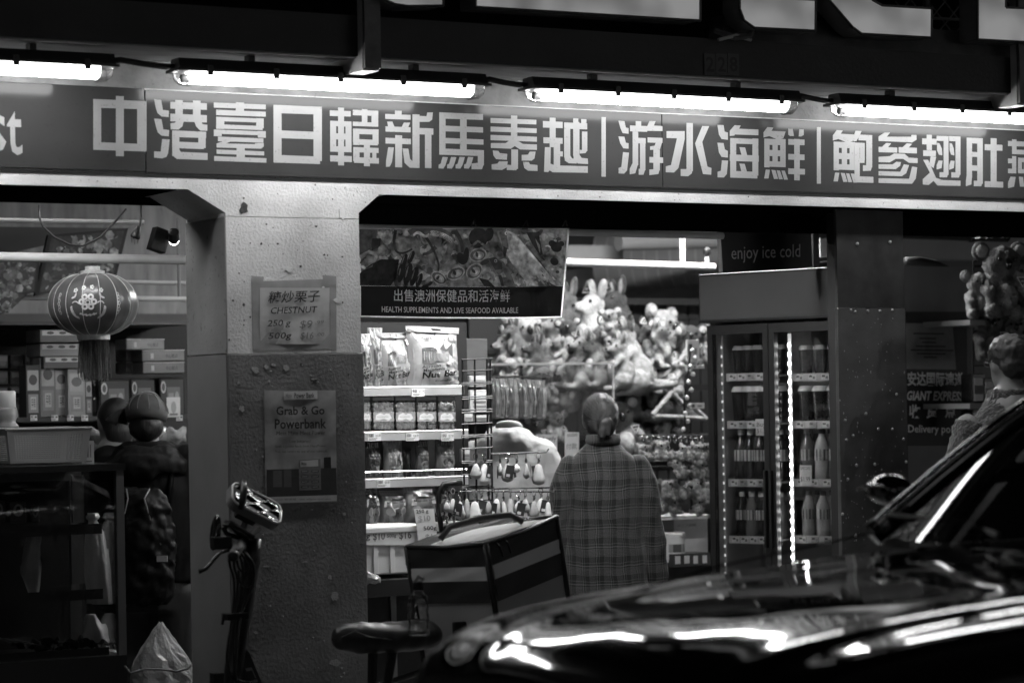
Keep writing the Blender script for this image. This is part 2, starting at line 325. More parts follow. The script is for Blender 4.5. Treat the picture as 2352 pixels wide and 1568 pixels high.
GL = {
'zhong': (1, [(627, 671, 680, 1006), (922, 683, 985, 1016), (627, 674, 985, 730), (627, 962, 985, 1013), (779, 647, 832, 1050)]),
'gang': (1, [[(1036, 668), (1083, 672), (1095, 740), (1135, 745), (1133, 788), (1085, 783), (1058, 760), (1046, 720)], [(1036, 798), (1085, 802), (1098, 870), (1137, 875), (1134, 917), (1085, 912), (1060, 890), (1048, 850)],
    [(1090, 935), (1140, 938), (1130, 1030), (1118, 1055), (1090, 1065), (1036, 1060), (1036, 1018), (1080, 1020)], (1178, 674, 1228, 800), (1297, 678, 1348, 806), (1145, 690, 1390, 735), (1145, 770, 1390, 820),
    [(1145, 830), (1178, 825), (1190, 800), (1240, 800), (1225, 850), (1200, 872), (1147, 870)], [(1300, 800), (1350, 800), (1360, 835), (1393, 840), (1393, 880), (1345, 878), (1318, 850)],
    (1157, 882, 1385, 925), (1157, 880, 1205, 1050), [(1157, 1000), (1205, 1005), (1215, 1022), (1395, 1030), (1395, 1076), (1190, 1070), (1165, 1050)], (1205, 957, 1370, 1000), (1333, 890, 1382, 995)]),
'tai': (1, [(1437, 697, 1786, 730), (1585, 690, 1640, 770), (1453, 745, 1786, 780), (1453, 792, 1772, 820), (1453, 842, 1765, 870), (1453, 792, 1507, 868), (1722, 796, 1772, 862), (1437, 878, 1786, 905), (1437, 878, 1490, 916), (1733, 882, 1786, 926),
    (1465, 925, 1770, 955), [(1456, 965), (1530, 940), (1565, 945), (1520, 965), (1715, 970), (1715, 962), (1772, 962), (1772, 985), (1755, 1000), (1456, 992)], (1590, 990, 1645, 1085), (1456, 1012, 1775, 1040), (1440, 1057, 1790, 1088)]),
'ri': (1, [(1838, 708, 1892, 1092), (2107, 720, 2163, 1082), (1838, 712, 2163, 766), (1838, 882, 2163, 933), (1838, 1047, 2150, 1098)]),
'han': (2, [(88, 725, 128, 1112), (33, 745, 173, 782), (35, 815, 178, 850), (35, 898, 178, 938), (35, 985, 178, 1022), (35, 813, 75, 1020), (138, 817, 178, 1022), (35, 1047, 180, 1088), (187, 742, 358, 778), (248, 735, 285, 850), (313, 745, 358, 850), (187, 822, 358, 850),
    (188, 868, 360, 903), (188, 938, 355, 975), (188, 868, 230, 975), (320, 870, 360, 970), (190, 992, 360, 1026), (190, 992, 232, 1085), (262, 975, 302, 1118), (196, 1060, 362, 1098), (318, 1000, 345, 1075)]),
'xin': (2, [(470, 745, 515, 775), (405, 770, 575, 803), [(418, 818), (452, 818), (468, 855), (425, 855)], [(515, 855), (530, 825), (572, 825), (560, 855)], (407, 853, 575, 888), (472, 910, 518, 1125), (407, 930, 577, 968), [(425, 990), (463, 992), (450, 1090), (435, 1120), (410, 1122), (410, 1085)],
    [(522, 998), (560, 1000), (572, 1070), (590, 1085), (635, 1090), (635, 1130), (570, 1128), (535, 1095)], (588, 770, 635, 1090), [(635, 780), (682, 782), (688, 757), (725, 757), (720, 805), (700, 820), (635, 820)], (635, 863, 728, 905), (672, 863, 715, 1130)]),
'ma': (2, [(768, 762, 1062, 802), (768, 850, 1062, 887), (768, 932, 1065, 968), (768, 1004, 1065, 1045), (768, 758, 810, 1040), (908, 766, 952, 1030), (1027, 1010, 1068, 1110), [(985, 1100), (1028, 1095), (1068, 1100), (1055, 1138), (985, 1138)]]+
    [[(790+d, 1055), (826+d, 1057), (810+d, 1110), (795+d, 1134), (764+d, 1132), (764+d, 1108), (778+d, 1100)] for d in (0, 57, 114, 171)]),
'thai': (2, [(1113, 800, 1420, 832), (1113, 858, 1422, 890), (1113, 914, 1424, 948), (1250, 778, 1292, 960), [(1240, 945), (1290, 945), (1305, 960), (1250, 1000), (1115, 995), (1115, 962), (1215, 962)], [(1265, 975), (1300, 950), (1330, 968), (1424, 972), (1424, 1008), (1310, 1005)],
    (1252, 1005, 1297, 1135), [(1222, 1108), (1255, 1110), (1297, 1115), (1285, 1145), (1222, 1143)], [(1128, 1012), (1165, 1015), (1175, 1030), (1225, 1035), (1222, 1075), (1150, 1070), (1132, 1045)], [(1228, 1085), (1222, 1125), (1190, 1143), (1120, 1140), (1120, 1105), (1160, 1100), (1170, 1085)],
    [(1375, 1020), (1415, 1020), (1408, 1065), (1390, 1080), (1322, 1080), (1322, 1042), (1365, 1040)], [(1330, 1088), (1370, 1090), (1378, 1105), (1428, 1110), (1428, 1150), (1365, 1148), (1340, 1130)]]),
'yue': (2, [(1510, 792, 1550, 990), (1465, 817, 1597, 860), (1468, 926, 1597, 965), (1537, 930, 1580, 1115), (1575, 1018, 1598, 1052), [(1478, 990), (1517, 990), (1515, 1100), (1545, 1112), (1766, 1118), (1766, 1162), (1530, 1158), (1510, 1145), (1500, 1157), (1472, 1155)],
    (1607, 825, 1648, 1060), [(1607, 1040), (1648, 1045), (1660, 1065), (1692, 1070), (1692, 1100), (1640, 1098), (1612, 1080)], (1607, 827, 1762, 868), (1668, 797, 1702, 850), (1722, 802, 1757, 840), (1668, 820, 1710, 1050), [(1668, 1030), (1710, 1040), (1725, 1062), (1766, 1066), (1768, 1103), (1700, 1100), (1672, 1070)],
    (1727, 885, 1763, 1015), [(1712, 1008), (1763, 1010), (1750, 1030), (1712, 1033)]]),
'bar': (2, [(1858, 788, 1887, 1188)]),
'you': (2, [[(1972, 812), (2012, 815), (2022, 858), (2040, 862), (2040, 900), (2000, 895), (1985, 860)], [(1972, 918), (2012, 920), (2022, 960), (2040, 963), (2040, 1000), (2005, 997), (1985, 965)], [(2003, 1023), (2043, 1027), (2030, 1145), (2010, 1168), (1973, 1166), (1973, 1130), (1992, 1122)],
    (2088, 815, 2125, 850), (2050, 846, 2165, 885), (2067, 885, 2105, 1110), [(2065, 1100), (2103, 1105), (2085, 1165), (2048, 1172), (2048, 1135)], (2105, 928, 2155, 965), (2117, 930, 2153, 1145), [(2108, 1135), (2153, 1135), (2140, 1175), (2108, 1175)],
    [(2180, 815), (2222, 815), (2210, 845), (2268, 848), (2268, 882), (2165, 880), (2165, 850)], (2168, 926, 2268, 960), [(2225, 955), (2265, 960), (2250, 1005), (2185, 1008), (2185, 985), (2215, 980)], (2207, 1005, 2250, 1145), (2180, 1057, 2272, 1095), [(2180, 1140), (2250, 1135), (2240, 1170), (2180, 1178)]]),
'shui': (3, [(84, 827, 127, 1150), [(45, 1137), (82, 1137), (90, 1115), (127, 1115), (120, 1165), (95, 1185), (45, 1183)], [(-50, 882), (72, 882), (72, 935), (30, 1130), (0, 1160), (-55, 1158), (-55, 1118), (-20, 1110), (20, 930), (-50, 928)], [(190, 848), (237, 848), (190, 955), (225, 1120), (252, 1130), (250, 1175), (195, 1170), (142, 965)]]),
'hai': (3, [[(292, 840), (333, 842), (340, 885), (362, 892), (362, 940), (320, 935), (302, 905)], [(292, 960), (333, 962), (342, 1005), (362, 1015), (362, 1060), (320, 1055), (302, 1025)], [(322, 1078), (363, 1080), (355, 1170), (335, 1193), (293, 1192), (293, 1155), (315, 1148)],
    (400, 868, 567, 907), [(408, 842), (448, 845), (430, 880), (405, 912), (375, 915), (375, 880)], (378, 930, 418, 1190), (378, 932, 567, 968), (527, 932, 567, 1180), (375, 1042, 570, 1085), (378, 1152, 560, 1197), [(440, 990), (478, 992), (492, 1045), (455, 1045)], [(440, 1100), (475, 1102), (492, 1160), (455, 1160)]]),
'xian': (3, fish+[[(768, 865), (798, 867), (806, 915), (780, 915), (768, 905)], [(842, 870), (872, 870), (872, 908), (855, 918), (838, 918)], (768, 937, 877, 975), (768, 1037, 877, 1075), (768, 1134, 880, 1172), (808, 935, 845, 1212)]),
'bar2': (3, [(960, 855, 987, 1235)]),
'bao': (3, sh(fish, 466, 20)+[[(1220, 880), (1260, 882), (1250, 907), (1225, 950), (1205, 950), (1205, 920)], (1240, 907, 1332, 945), (1292, 910, 1332, 1125), [(1270, 1110), (1332, 1115), (1322, 1148), (1270, 1150)], (1215, 960, 1280, 992), (1250, 962, 1282, 1080), (1213, 970, 1248, 1195), (1215, 1062, 1280, 1095), (1215, 1187, 1340, 1228)]),
'can': (3, [[(1415, 892), (1452, 892), (1430, 920), (1595, 920), (1595, 908), (1630, 908), (1630, 940), (1600, 958), (1375, 948), (1375, 918)], (1375, 990, 1500, 1025), [(1425, 962), (1460, 964), (1430, 1000), (1385, 1000)], (1510, 992, 1632, 1030), [(1565, 964), (1600, 968), (1565, 1005), (1520, 1005)],
    [(1375, 1055), (1450, 1050), (1480, 1032), (1550, 1035), (1580, 1060), (1637, 1064), (1637, 1097), (1580, 1095), (1540, 1068), (1490, 1068), (1450, 1092), (1375, 1090)], [(1375, 1105), (1470, 1105), (1495, 1088), (1525, 1090), (1520, 1115), (1490, 1137), (1375, 1135)], [(1375, 1150), (1520, 1155), (1545, 1105), (1580, 1110), (1560, 1165), (1530, 1185), (1375, 1180)], [(1375, 1198), (1580, 1202), (1600, 1120), (1635, 1125), (1625, 1200), (1600, 1235), (1375, 1230)]]),
'chi': (3, [(1668, 932, 1765, 972), (1698, 907, 1733, 1010), (1675, 1012, 1760, 1050), [(1675, 1075), (1708, 1075), (1760, 1195), (1800, 1210), (1925, 1215), (1925, 1250), (1770, 1247), (1745, 1215), (1712, 1243), (1672, 1240), (1672, 1205), (1720, 1160)], [(1725, 1050), (1762, 1055), (1745, 1130), (1715, 1110)],
    (1765, 915, 1845, 948), (1812, 917, 1845, 1175), [(1785, 1158), (1845, 1158), (1835, 1192), (1785, 1192)], [(1768, 960), (1785, 965), (1800, 1000), (1803, 1045), (1780, 1040), (1768, 1010)], [(1778, 1080), (1805, 1080), (1798, 1130), (1765, 1140), (1765, 1110)],
    (1849, 917, 1925, 950), (1892, 919, 1925, 1175), [(1864, 1158), (1925, 1160), (1915, 1194), (1864, 1194)], [(1852, 962), (1868, 966), (1880, 1000), (1884, 1045), (1862, 1040), (1852, 1010)], [(1860, 1080), (1886, 1082), (1880, 1130), (1850, 1142), (1850, 1110)]]),
'du': (3, [(1967, 928, 2075, 965), (2038, 930, 2075, 1235), (1967, 927, 2003, 1195), [(1967, 1180), (2003, 1180), (1998, 1240), (1962, 1252), (1962, 1215)], (1967, 1022, 2075, 1055), (1967, 1112, 2075, 1148), [(2015, 1215), (2075, 1215), (2065, 1252), (2015, 1252)], (2088, 972, 2207, 1012), (2128, 930, 2168, 1255), (2088, 1220, 2212, 1260)]),
'yan': (3, [(2245, 952, 2440, 985), (2272, 938, 2302, 1030), (2370, 942, 2400, 1034), (2272, 1008, 2400, 1038), (2245, 1067, 2300, 1098), (2272, 1050, 2300, 1165), (2245, 1135, 2300, 1165), (2312, 1062, 2380, 1090), (2312, 1062, 2338, 1165), (2352, 1062, 2380, 1165), (2312, 1138, 2380, 1165), (2395, 1060, 2422, 1170), [(2262, 1188), (2296, 1190), (2285, 1255), (2245, 1265), (2245, 1225)], [(2318, 1188), (2345, 1190), (2355, 1255), (2325, 1255)]])}
for key, (z, shapes) in GL.items():
    mb = MB(); n = 0
    xs = [x for s in shapes for x in ((s[0], s[2]) if not isinstance(s, list) else [p[0] for p in s])]
    for s in shapes:
        n += 1; y = SY-.0008-n*.00012
        if isinstance(s, list): pp = s
        else:
            x0, y0, x1, y1 = s; h = .021*(x1-x0); pp = [(x0, y0-h), (x1, y0+h), (x1, y1+h*.8), (x0, y1-h*.8)]
        q = [P((ZOOM[z]+x*.59524)*.57422, yy*.59524*.57422, y) for x, yy in pp]
        mb.prism([(p.x, y, p.z) for p in q], (0, .0004, 0))
    cx = (ZOOM[z]+sum(xs)/len(xs)*.59524)*.57422
    pan = panels[0] if key == 'zhong' else panels[1] if P(cx, 330, SY).x < 5.6 else panels[2]
    mb.build('divider' if key.startswith('bar') else 'character', ink_white, pan)
st = MB(); a = P(-20, 350, SY); lettering(st, 'S', (a.x-.03, SY-.001, a.z), EX, EZ, .2, off=.025, fith=.135, fit=.085); 
a = P(14, 353, SY); lettering(st, 't', (a.x+.004, SY-.001, a.z-.004), EX, EZ, .2, off=.012, fith=.155, fit=.056); st.build('lettering', ink_white, panels[0])
# ================================================================ FLUORESCENT TUBES
housing = mat('lamp_housing', .03, .45, var=.3); lamp_on = mat('lit_diffuser', .8, .5, emit=27); clear = glass_mat('diffuser_end', .12, .8, .05); capm = mat('tube_holder', .35, .4, metal=.5)
clipm = mat('clip', .02, .4)
LAMPS = [(1.96, 3.223, 'light tube at the far left end of the beam, cut by the frame'), (3.441, 4.706, 'light tube above the character for day and the bracket foot'), (4.886, 6.159, 'light tube above the vertical bar between two phrases'), (6.335, 7.60, 'light tube over the last characters at the right, running out of frame')]
for x0, x1, lab in LAMPS:
    t = thing('fluorescent_lamp', 'lit '+lab, 'lamp', ((x0+x1)/2, -0.2600, BZ1), group='fluorescent lamps under the canopy')
    def sect(dz, w, k): return [(0, -0.2600-w, dz), (0, -0.2600-w*.72, dz-k), (0, -0.2600+w*.72, dz-k), (0, -0.2600+w, dz)]
    h = MB().prism([(x0+.01, -0.3150, 2.7830), (x0+.01, -0.2950, 2.8250), (x0+.01, -0.2250, 2.8250), (x0+.01, -0.2050, 2.7830)], (x1-x0-.02, 0, 0)); h.build('housing', housing, t, bevel=.004)
    MB().prism([(x0, -0.3200, 2.7770), (x0, -0.3200, 2.7865), (x0, -0.2000, 2.7865), (x0, -0.2000, 2.7770)], (x1-x0, 0, 0)).build('gasket_rim', housing, t)
    n = 10
    def half(xa, xb, rr=.043, zz=2.7760, rz=.039):
        m = MB(); pr = [(-0.2600+rr*math.cos(math.pi*i/n), zz-rz*math.sin(math.pi*i/n)) for i in range(n+1)]
        m.prism([(xa, y, z) for y, z in pr], (xb-xa, 0, 0)); return m
    half(x0+.065, x1-.065).build('diffuser', lamp_on, t, smooth=True, angle=40)
    for e in (0, 1):
        xe, s = (x0, 1) if e == 0 else (x1, -1)
        m = MB(); ss = [(0.003, .2), (.012, .65), (.03, .93), (.0645, 1.0)]
        for i in range(len(ss)-1):
            for j in range(n):
                q = lambda a, b: (xe+s*a[0], -0.2600+.048*a[1]*math.cos(math.pi*b/n), 2.7760-.049*a[1]*math.sin(math.pi*b/n))
                m.quad(q(ss[i], j), q(ss[i], j+1), q(ss[i+1], j+1), q(ss[i+1], j))
        m.build('diffuser_end', clear, t, smooth=True)
        MB().tube([(xe+s*.034, -0.2600, 2.7550), (xe+s*.064, -0.2600, 2.7550)], .016, 12).build('tube_holder', capm, t)
    for k in range(5):
        xc = x0+.12+(x1-x0-.24)*k/4
        MB().box(xc-.011, -0.3265, 2.7620, xc+.011, -0.3205, 2.7990).build('clip', clipm, t)
    for xc in (x0+.3, x1-.3): MB().box(xc-.012, -0.2800, 2.8255, xc+.012, -0.2400, 2.8480).build('mount', clipm, t)
for i in range(3):
    a = LAMPS[i][1]; b = LAMPS[i+1][0]
    tag(MB().tube([(a-.02, -0.2500, 2.8020), (a+.03, -0.2500, 2.8110), (a+(b-a)*.5, -0.2500, 2.8020), (b-.02, -0.2500, 2.7950), (b+.02, -0.2500, 2.7970)], .011, 8).build('power_cable', mat('cable', .015, .5), smooth=True),
        'black cable linking the %s light tubes' % ('first and second', 'second and third', 'third and fourth')[i], 'cable', 'cables between the light tubes')
# ================================================================ LEFT SHOP (behind the first opening)
def bx(mb, u0, v0, u1, v1, Y, dy, **k):
    x0, x1, z0, z1 = XZ(u0, v0, u1, v1, Y); return mb.box(x0, Y, z0, x1, Y+dy, z1, **k)
def sph(c, r, n=10, m=7): return MB().ball(c, r, n, m)
PRINT = print_mat('print'); PRINT_GLOSS = print_mat('print_gloss', .18, .12, 25, .3); NOISY = print_mat('print_photo', .4, .75, 38); 
white_pl = mat('white_plastic', .75, .4); price_m = print_mat('price_card', .5, .05)
pipe_m = mat('pipe_paint', .62, .45, var=.1, vs=12); darkmetal = mat('dark_metal', .02, .4, metal=.4)
def price_tag(par, x, y, z, w=.05, h=.03, price=None, ry=0):
    """small shelf card with bar code"""
    m = MB(); m.ink = .78; m.box(x, y-.002, z, x+w, y, z+h)
    for i in range(6): m.box(x+w*(.06+.06*i), y-.0028, z+h*.48, x+w*(.06+.06*i)+w*(.02+.02*(i % 2)), y-.0022, z+h*.9, ink=.05)
    m.box(x+w*.06, y-.0028, z+h*.12, x+w*.6, y-.0022, z+h*.22, ink=.25); m.box(x+w*.06, y-.0028, z+h*.28, x+w*.7, y-.0022, z+h*.36, ink=.3)
    if price: lettering(m, price, (x+w*.58, y-.0027, z+h*.5), EX, EZ, h*.42, ink=.05, fit=w*.38)
    else: m.box(x+w*.6, y-.0028, z+h*.5, x+w*.92, y-.0022, z+h*.82, ink=.12)
    return m.build('price_tag', price_m, par)
# --- pipes under the ceiling
for u0, u1, v0, v1, r, Y, lab in [(-60, 470, 589, 600, .019, .95, 'thick white sprinkler pipe the lantern hangs from'), (-60, 330, 505, 510, .011, 2.0, 'thin white conduit high above the lantern'), (285, 470, 648, 652, .010, 2.3, 'short white conduit beside the lantern'), (-60, 470, 682, 690, .013, 3.4, 'pale pipe on the wall behind the lantern')]:
    a, b = P(u0, v0, Y), P(u1, v1, Y)
    tag(MB().tube([(a.x, Y, a.z), (b.x, Y, a.z*.5+b.z*.5)], r, 12).build('ceiling_pipe', pipe_m, smooth=True, angle=50), lab, 'pipe', 'pipes in the left shop')
# --- round lantern
lc = P(214, 699, .95); LR = 103*10.3/F
lan = thing('lantern', 'large round silk lantern with printed emblem and tassel', 'lantern', (lc.x, .95, lc.z))
silk = mat('lantern_silk', .11, .3, var=.08, spec=.5, sheen=.3); gold = mat('gold_print', .8, .35, var=.2, vs=60)
n = 72; prof_l = []
for i in range(25):
    t = math.pi*(.09+.82*i/24); prof_l.append((LR*math.sin(t)**.82, LR*.70*math.cos(t)))
m = MB(); vs = []
for r, z in prof_l:
    for j in range(n):
        ph = 2*math.pi*j/n; rr = r*(1-.028*abs(math.cos(ph*8))**3) ; vs.append((rr*math.cos(ph), rr*math.sin(ph), z))
m.add(vs, [(i*n+j, (i+1)*n+j, (i+1)*n+(j+1) % n, i*n+(j+1) % n) for i in range(24) for j in range(n)]); m.build('silk_cover', silk, lan, smooth=True, local=True)
for k in range(16):
    ph = 2*math.pi*(k+.5)/16; MB().tube([(r*1.0*math.cos(ph), r*1.0*math.sin(ph), z) for r, z in prof_l], .0016, 5).build('rib', gold, lan, local=True)
zt = prof_l[0][1]; zb = prof_l[-1][1]
MB().lathe([(.048, zt-.005), (.048, zt+.012), (.03, zt+.016), (.03, zt+.03)], 20).build('top_cap', gold, lan, smooth=True, local=True, angle=40)
MB().lathe([(.062, zb+.012), (.066, zb), (.064, zb-.02)], 24).build('bottom_cap', gold, lan, smooth=True, local=True, angle=40)
MB().tube([(0, 0, zt+.02), (0, 0, zt+.085), (.004, .0, zt+.105)], .0025, 6).build('hook', darkmetal, lan, local=True)
m = MB(); q = random.Random(4)
for k in range(150):
    ph = q.random()*6.28; rr = q.uniform(.015, .062); L_ = q.uniform(.12, .165); x, y = rr*math.cos(ph), rr*math.sin(ph); dx = q.uniform(-.012, .012)
    m.tube([(x, y, zb-.015), (x+dx*.5, y, zb-.02-L_*.5), (x+dx, y+dx*.5, zb-.02-L_)], .0016, 3, cap=False)
o = m.build('tassel', mat('tassel_thread', .16, .5, var=.4, vs=80), lan, local=True); o['kind'] = 'stuff'
# emblem: flower, fish and blossoms laid on the silk, facing the street
def on_silk(px, pz):
    z = pz; t = math.acos(max(-1, min(1, z/(LR*.70)))); r = LR*math.sin(t)**.82*1.004; ph = -math.pi/2-.47+px/LR; return (r*math.cos(ph), r*math.sin(ph), z)
m = MB()
def dab(px, pz, rx, rz, a=0, n=8):
    m.quad(*[on_silk(px+rx*math.cos(2*math.pi*i/n)*math.cos(a)-rz*math.sin(2*math.pi*i/n)*math.sin(a), pz+rx*math.cos(2*math.pi*i/n)*math.sin(a)+rz*math.sin(2*math.pi*i/n)*math.cos(a)) for i in range(n)])
def ring(px, pz, r0, r1, a0=0, a1=6.283, n=14):
    for i in range(n):
        b, c = a0+(a1-a0)*i/n, a0+(a1-a0)*(i+1)/n; m.quad(*[on_silk(px+r*math.cos(w), pz+r*math.sin(w)) for r, w in ((r0, b), (r1, b), (r1, c), (r0, c))])
for k in range(6): ring(.024*math.cos(k*1.05), .004+.022*math.sin(k*1.05), .005, .013)
ring(0, .002, .006, .010)
for px, pz in ((-.052, .05), (-.018, .06), (.018, .062), (.055, .05)):
    for k in range(5): dab(px+.006*math.cos(k*1.257), pz+.006*math.sin(k*1.257), .0042, .0042)
for s in (-1, 1):
    for k in range(9): a = -2.4+k*.28; dab(s*(.04+.028*math.cos(a*.6)), -.012+.045*math.sin(a*.62), .007, .004, s*(.8-k*.2))
    dab(s*.05, .03, .004, .011, s*.3); dab(s*.058, .022, .01, .004, s*-.4); ring(s*.05, -.008, .012, .016, .3, 2.6, 8)
for k in range(9): dab(-.032+k*.008, -.044-.004*math.cos((k-4)*.5), .0045, .003+.003*(k % 2), .5)
for s in (-1, 1):
    for k in range(7): ring(s*(.125+.004*(k % 2)), .035-.012*k, .004, .007, n=8)
m.build('emblem', gold, lan, local=True)['kind'] = 'stuff'
# --- loose cable and plug
tag(MB().tube([P(*p, .75) for p in ((90, 470), (91, 500), (100, 522), (125, 545), (160, 562), (190, 565), (230, 545), (262, 512), (290, 480))], .0045, 6).build('power_cable', mat('cable', .015, .5), smooth=True), 'black cable looping under the beam over the lantern', 'cable')
pg = thing('power_plug', 'black three-pin plug dangling on a cable from the beam', 'plug', P(312, 550, .7))
MB().tube([P(*p, .7) for p in ((324, 470), (324, 500), (322, 518), (318, 526))], .004, 6).build('cord', MATS['cable'], pg, smooth=True)
c = P(313, 537, .7); MB().tube([c+Vector((.012, 0, .03)), c+Vector((.004, 0, .008)), c+Vector((-.004, 0, -.012)), c+Vector((-.006, 0, -.018))], [.006, .016, .021, .017], 8).build('plug_body', MATS['cable'], pg, smooth=True)
for dx, dz in ((-.018, -.004), (-.006, -.012), (.006, -.008)): MB().box(c.x+dx-.003, .698, c.z+dz-.03, c.x+dx+.003, .702, c.z+dz-.004).build('pin', mat('brass_pin', .4, .3, metal=1), pg)
# --- spot lamp
sp = thing('spot_lamp', 'black track spot lamp shining beside the left opening', 'lamp', P(385, 548, 1.6))
c = P(365, 552, 1.6); MB().box(-.035, -.03, -.05, .035, .03, .05, M=Matrix.Translation(c) @ Matrix.Rotation(R(18), 4, 'Y')).build('driver_box', black, sp, bevel=.004)
c = P(399, 550, 1.55); MB().lathe([(.0, -.01), (.021, -.01), (.024, .0), (.022, .05), (.0, .06)], 16, M=Matrix.Translation(c) @ Matrix.Rotation(R(-25), 4, 'Y') @ Matrix.Rotation(R(48), 4, 'X')).build('lamp_head', darkmetal, sp, smooth=True, angle=40)
d_ = Vector((-.25, -.75, -.6)).normalized(); rot = d_.to_track_quat('Z', 'Y').to_matrix().to_4x4()
MB().lathe([(.021, 0), (.015, .004), (0, .005)], 16, M=Matrix.Translation(c+d_*.012) @ rot).build('lens', mat('spot_lens', .9, .3, emit=30), sp)
a = P(410, 575, 1.65); MB().tube([(a.x, 1.65, a.z+.14), (a.x, 1.65, a.z-.2)], .008, 8).build('stem', mat('grey_paint', .3, .5), sp)
# --- high walls, boards and pictures behind
LB = 5.0
bw_ = MB(); bx(bw_, -200, 720, 470, 1000, LB, .05); tag(bw_.build('wall_panel', innerd), kind='structure')
bw_ = MB(); bx(bw_, -200, 440, 470, 722, LB+.1, .05); tag(bw_.build('wall_left_upper', mat('upper_inner_wall', .4, .8, var=.35, vs=5, bump=.1, stretch=(4, 1, .6), dirt=.6, ds=9, dcol=.1)), kind='structure')
m = MB(); a, b, c2, d2 = P(-90, 640, 3.6), P(200, 545, 3.6), P(250, 535, 3.6), P(-90, 560, 3.6)
tag(MB().prism([P(-60, 600, 3.9), P(120, 560, 3.9), P(245, 530, 3.9), P(300, 524, 3.9), P(-60, 520, 3.9)][::-1], (0, .08, 0)).build('bulkhead_edge', mat('dark_duct', .06, .6)), 'dark sloping duct edge under the upper wall', 'duct')
for nm, quad, seed, lab in [('wall_picture', ((118, 545), (285, 530), (258, 640), (90, 672)), 1, 'dark framed picture of food hung behind the lantern'), ('wall_picture', ((-70, 575), (84, 600), (78, 668), (-70, 690)), 2, 'framed picture of dishes cut by the frame edge'), ('wall_picture', ((-70, 668), (58, 676), (20, 712), (-70, 750)), 3, 'low tilted picture below the other pictures')]:
    q = [P(u, v, 3.3) for u, v in quad]; cc = sum(q, Vector())/4
    t = thing(nm, lab, 'picture', cc, group='framed pictures in the left shop')
    MB().prism([p+(p-cc)*.10 for p in q], (0, .03, 0)).build('frame', black, t)
    m = MB(); q2 = random.Random(seed); m.ink = .03; m.quad(*[p+Vector((0, -.002, 0)) for p in q])
    for k in range(150):
        s, w = q2.uniform(.03, .95), q2.uniform(.04, .94); p = (q[0]*(1-s)+q[1]*s)*(1-w)+(q[3]*(1-s)+q[2]*s)*w; r = q2.uniform(.008, .028); p.y -= .0025+k*.00002; g = q2.choice((.01, .04, .1, .2, .34, .5)); an = q2.random()*3; el = q2.uniform(.3, 1)
        m.quad(*[p+Vector((r*math.cos(i*1.05)*math.cos(an)-r*el*math.sin(i*1.05)*math.sin(an), 0, r*math.cos(i*1.05)*math.sin(an)+r*el*math.sin(i*1.05)*math.cos(an))) for i in range(6)], ink=g)
    m.build('photo_print', NOISY, t)
# --- back shelf with boxes, gift bags and tins
SYL = 2.7
sh_l = thing('shop_shelf', 'dark shelf behind the lantern with price cards along its edge', 'shelf', P(200, 960, SYL))
for v in (965, 1180): m = MB(); bx(m, -80, v-9, 440, v+1, SYL-.02, .5); m.build('shelf_board', mat('shelf_metal', .05, .4, metal=.3), sh_l)
m = MB(); bx(m, -80, 745, 440, 1300, SYL+.5, .03); m.build('back_panel', mat('shelf_back', .02, .7), sh_l)
m = MB(); bx(m, -80, 738, 440, 746, SYL+.0, .5); m.build('top_board', MATS['shelf_metal'], sh_l)
for u in (70, 118, 154, 187, 246, 405, 20): p = P(u, 966, SYL-.022); price_tag(sh_l, p.x, SYL-.022, p.z, .032, .026)
def carton(name, lab, cat, grp, u0, v0, u1, v1, Y, dy, g, art, bev=.004, m_=None, glossy=False):
    x0, x1, z0, z1 = XZ(u0, v0, u1, v1, Y)
    t = thing(name, lab, cat, ((x0+x1)/2, Y, z0), group=grp)
    MB().box(x0, Y, z0, x1, Y+dy, z1).build('box_body', m_ or mat('carton_%02d' % int(g*100), g, .45, var=.1, vs=20), t, bevel=bev)
    m = MB(); m.ink = g
    w, h = x1-x0, z1-z0; k = 0
    for a in art:
        k += 1; y = Y-.001-.0003*k
        if a[0] == 'r': m.quad((x0+a[1]*w, y, z0+a[2]*h), (x0+a[3]*w, y, z0+a[2]*h), (x0+a[3]*w, y, z0+a[4]*h), (x0+a[1]*w, y, z0+a[4]*h), ink=a[5])
        elif a[0] == 'o':
            m.quad(*[(x0+a[1]*w+a[3]*w*math.cos(2*math.pi*i/12), y, z0+a[2]*h+a[4]*h*math.sin(2*math.pi*i/12)) for i in range(12)], ink=a[5])
        elif a[0] == 't': lettering(m, a[1], (x0+a[2]*w, y, z0+a[3]*h), EX, EZ, .03, ink=a[6], fit=a[4]*w, fith=a[5]*h)
    m.build('label_print', PRINT_GLOSS if glossy else PRINT, t)
    return t
tin_art = [('r', .02, .1, .12, .9, .16), ('r', .2, .25, .27, .7, .5), ('t', '中心糕点', .55, .3, .28, .35, .03), ('r', 0, .93, 1, 1, .5)]
tn = mat('tin_metal', .20, .3, metal=.5, var=.15, vs=15)
words = ['top', 'middle', 'lower']
for k, (u0, v0, u1, v1, lab) in enumerate([(290, 778, 378, 804, 'flat biscuit tin on top of the tin stack'), (290, 803, 352, 829, 'flat biscuit tin at the left of the second tier'), (326, 803, 424, 830, 'flat biscuit tin in the middle of the second tier'), (290, 830, 352, 858, 'flat biscuit tin at the left of the lower tier'), (328, 831, 424, 858, 'flat biscuit tin in the lower tier beside the pillar')]):
    carton('biscuit_tin', lab, 'tin', 'stacked biscuit tins', u0, v0, u1, v1, SYL-.05+.02*(k % 2)+(.12 if u1 == 352 else 0), .15, .2, tin_art, .006, tn)
box_art = [('r', .05, .55, .95, .95, .55), ('o', .25, .75, .09, .12, .08), ('o', .55, .75, .09, .12, .08), ('o', .82, .75, .09, .12, .08)]
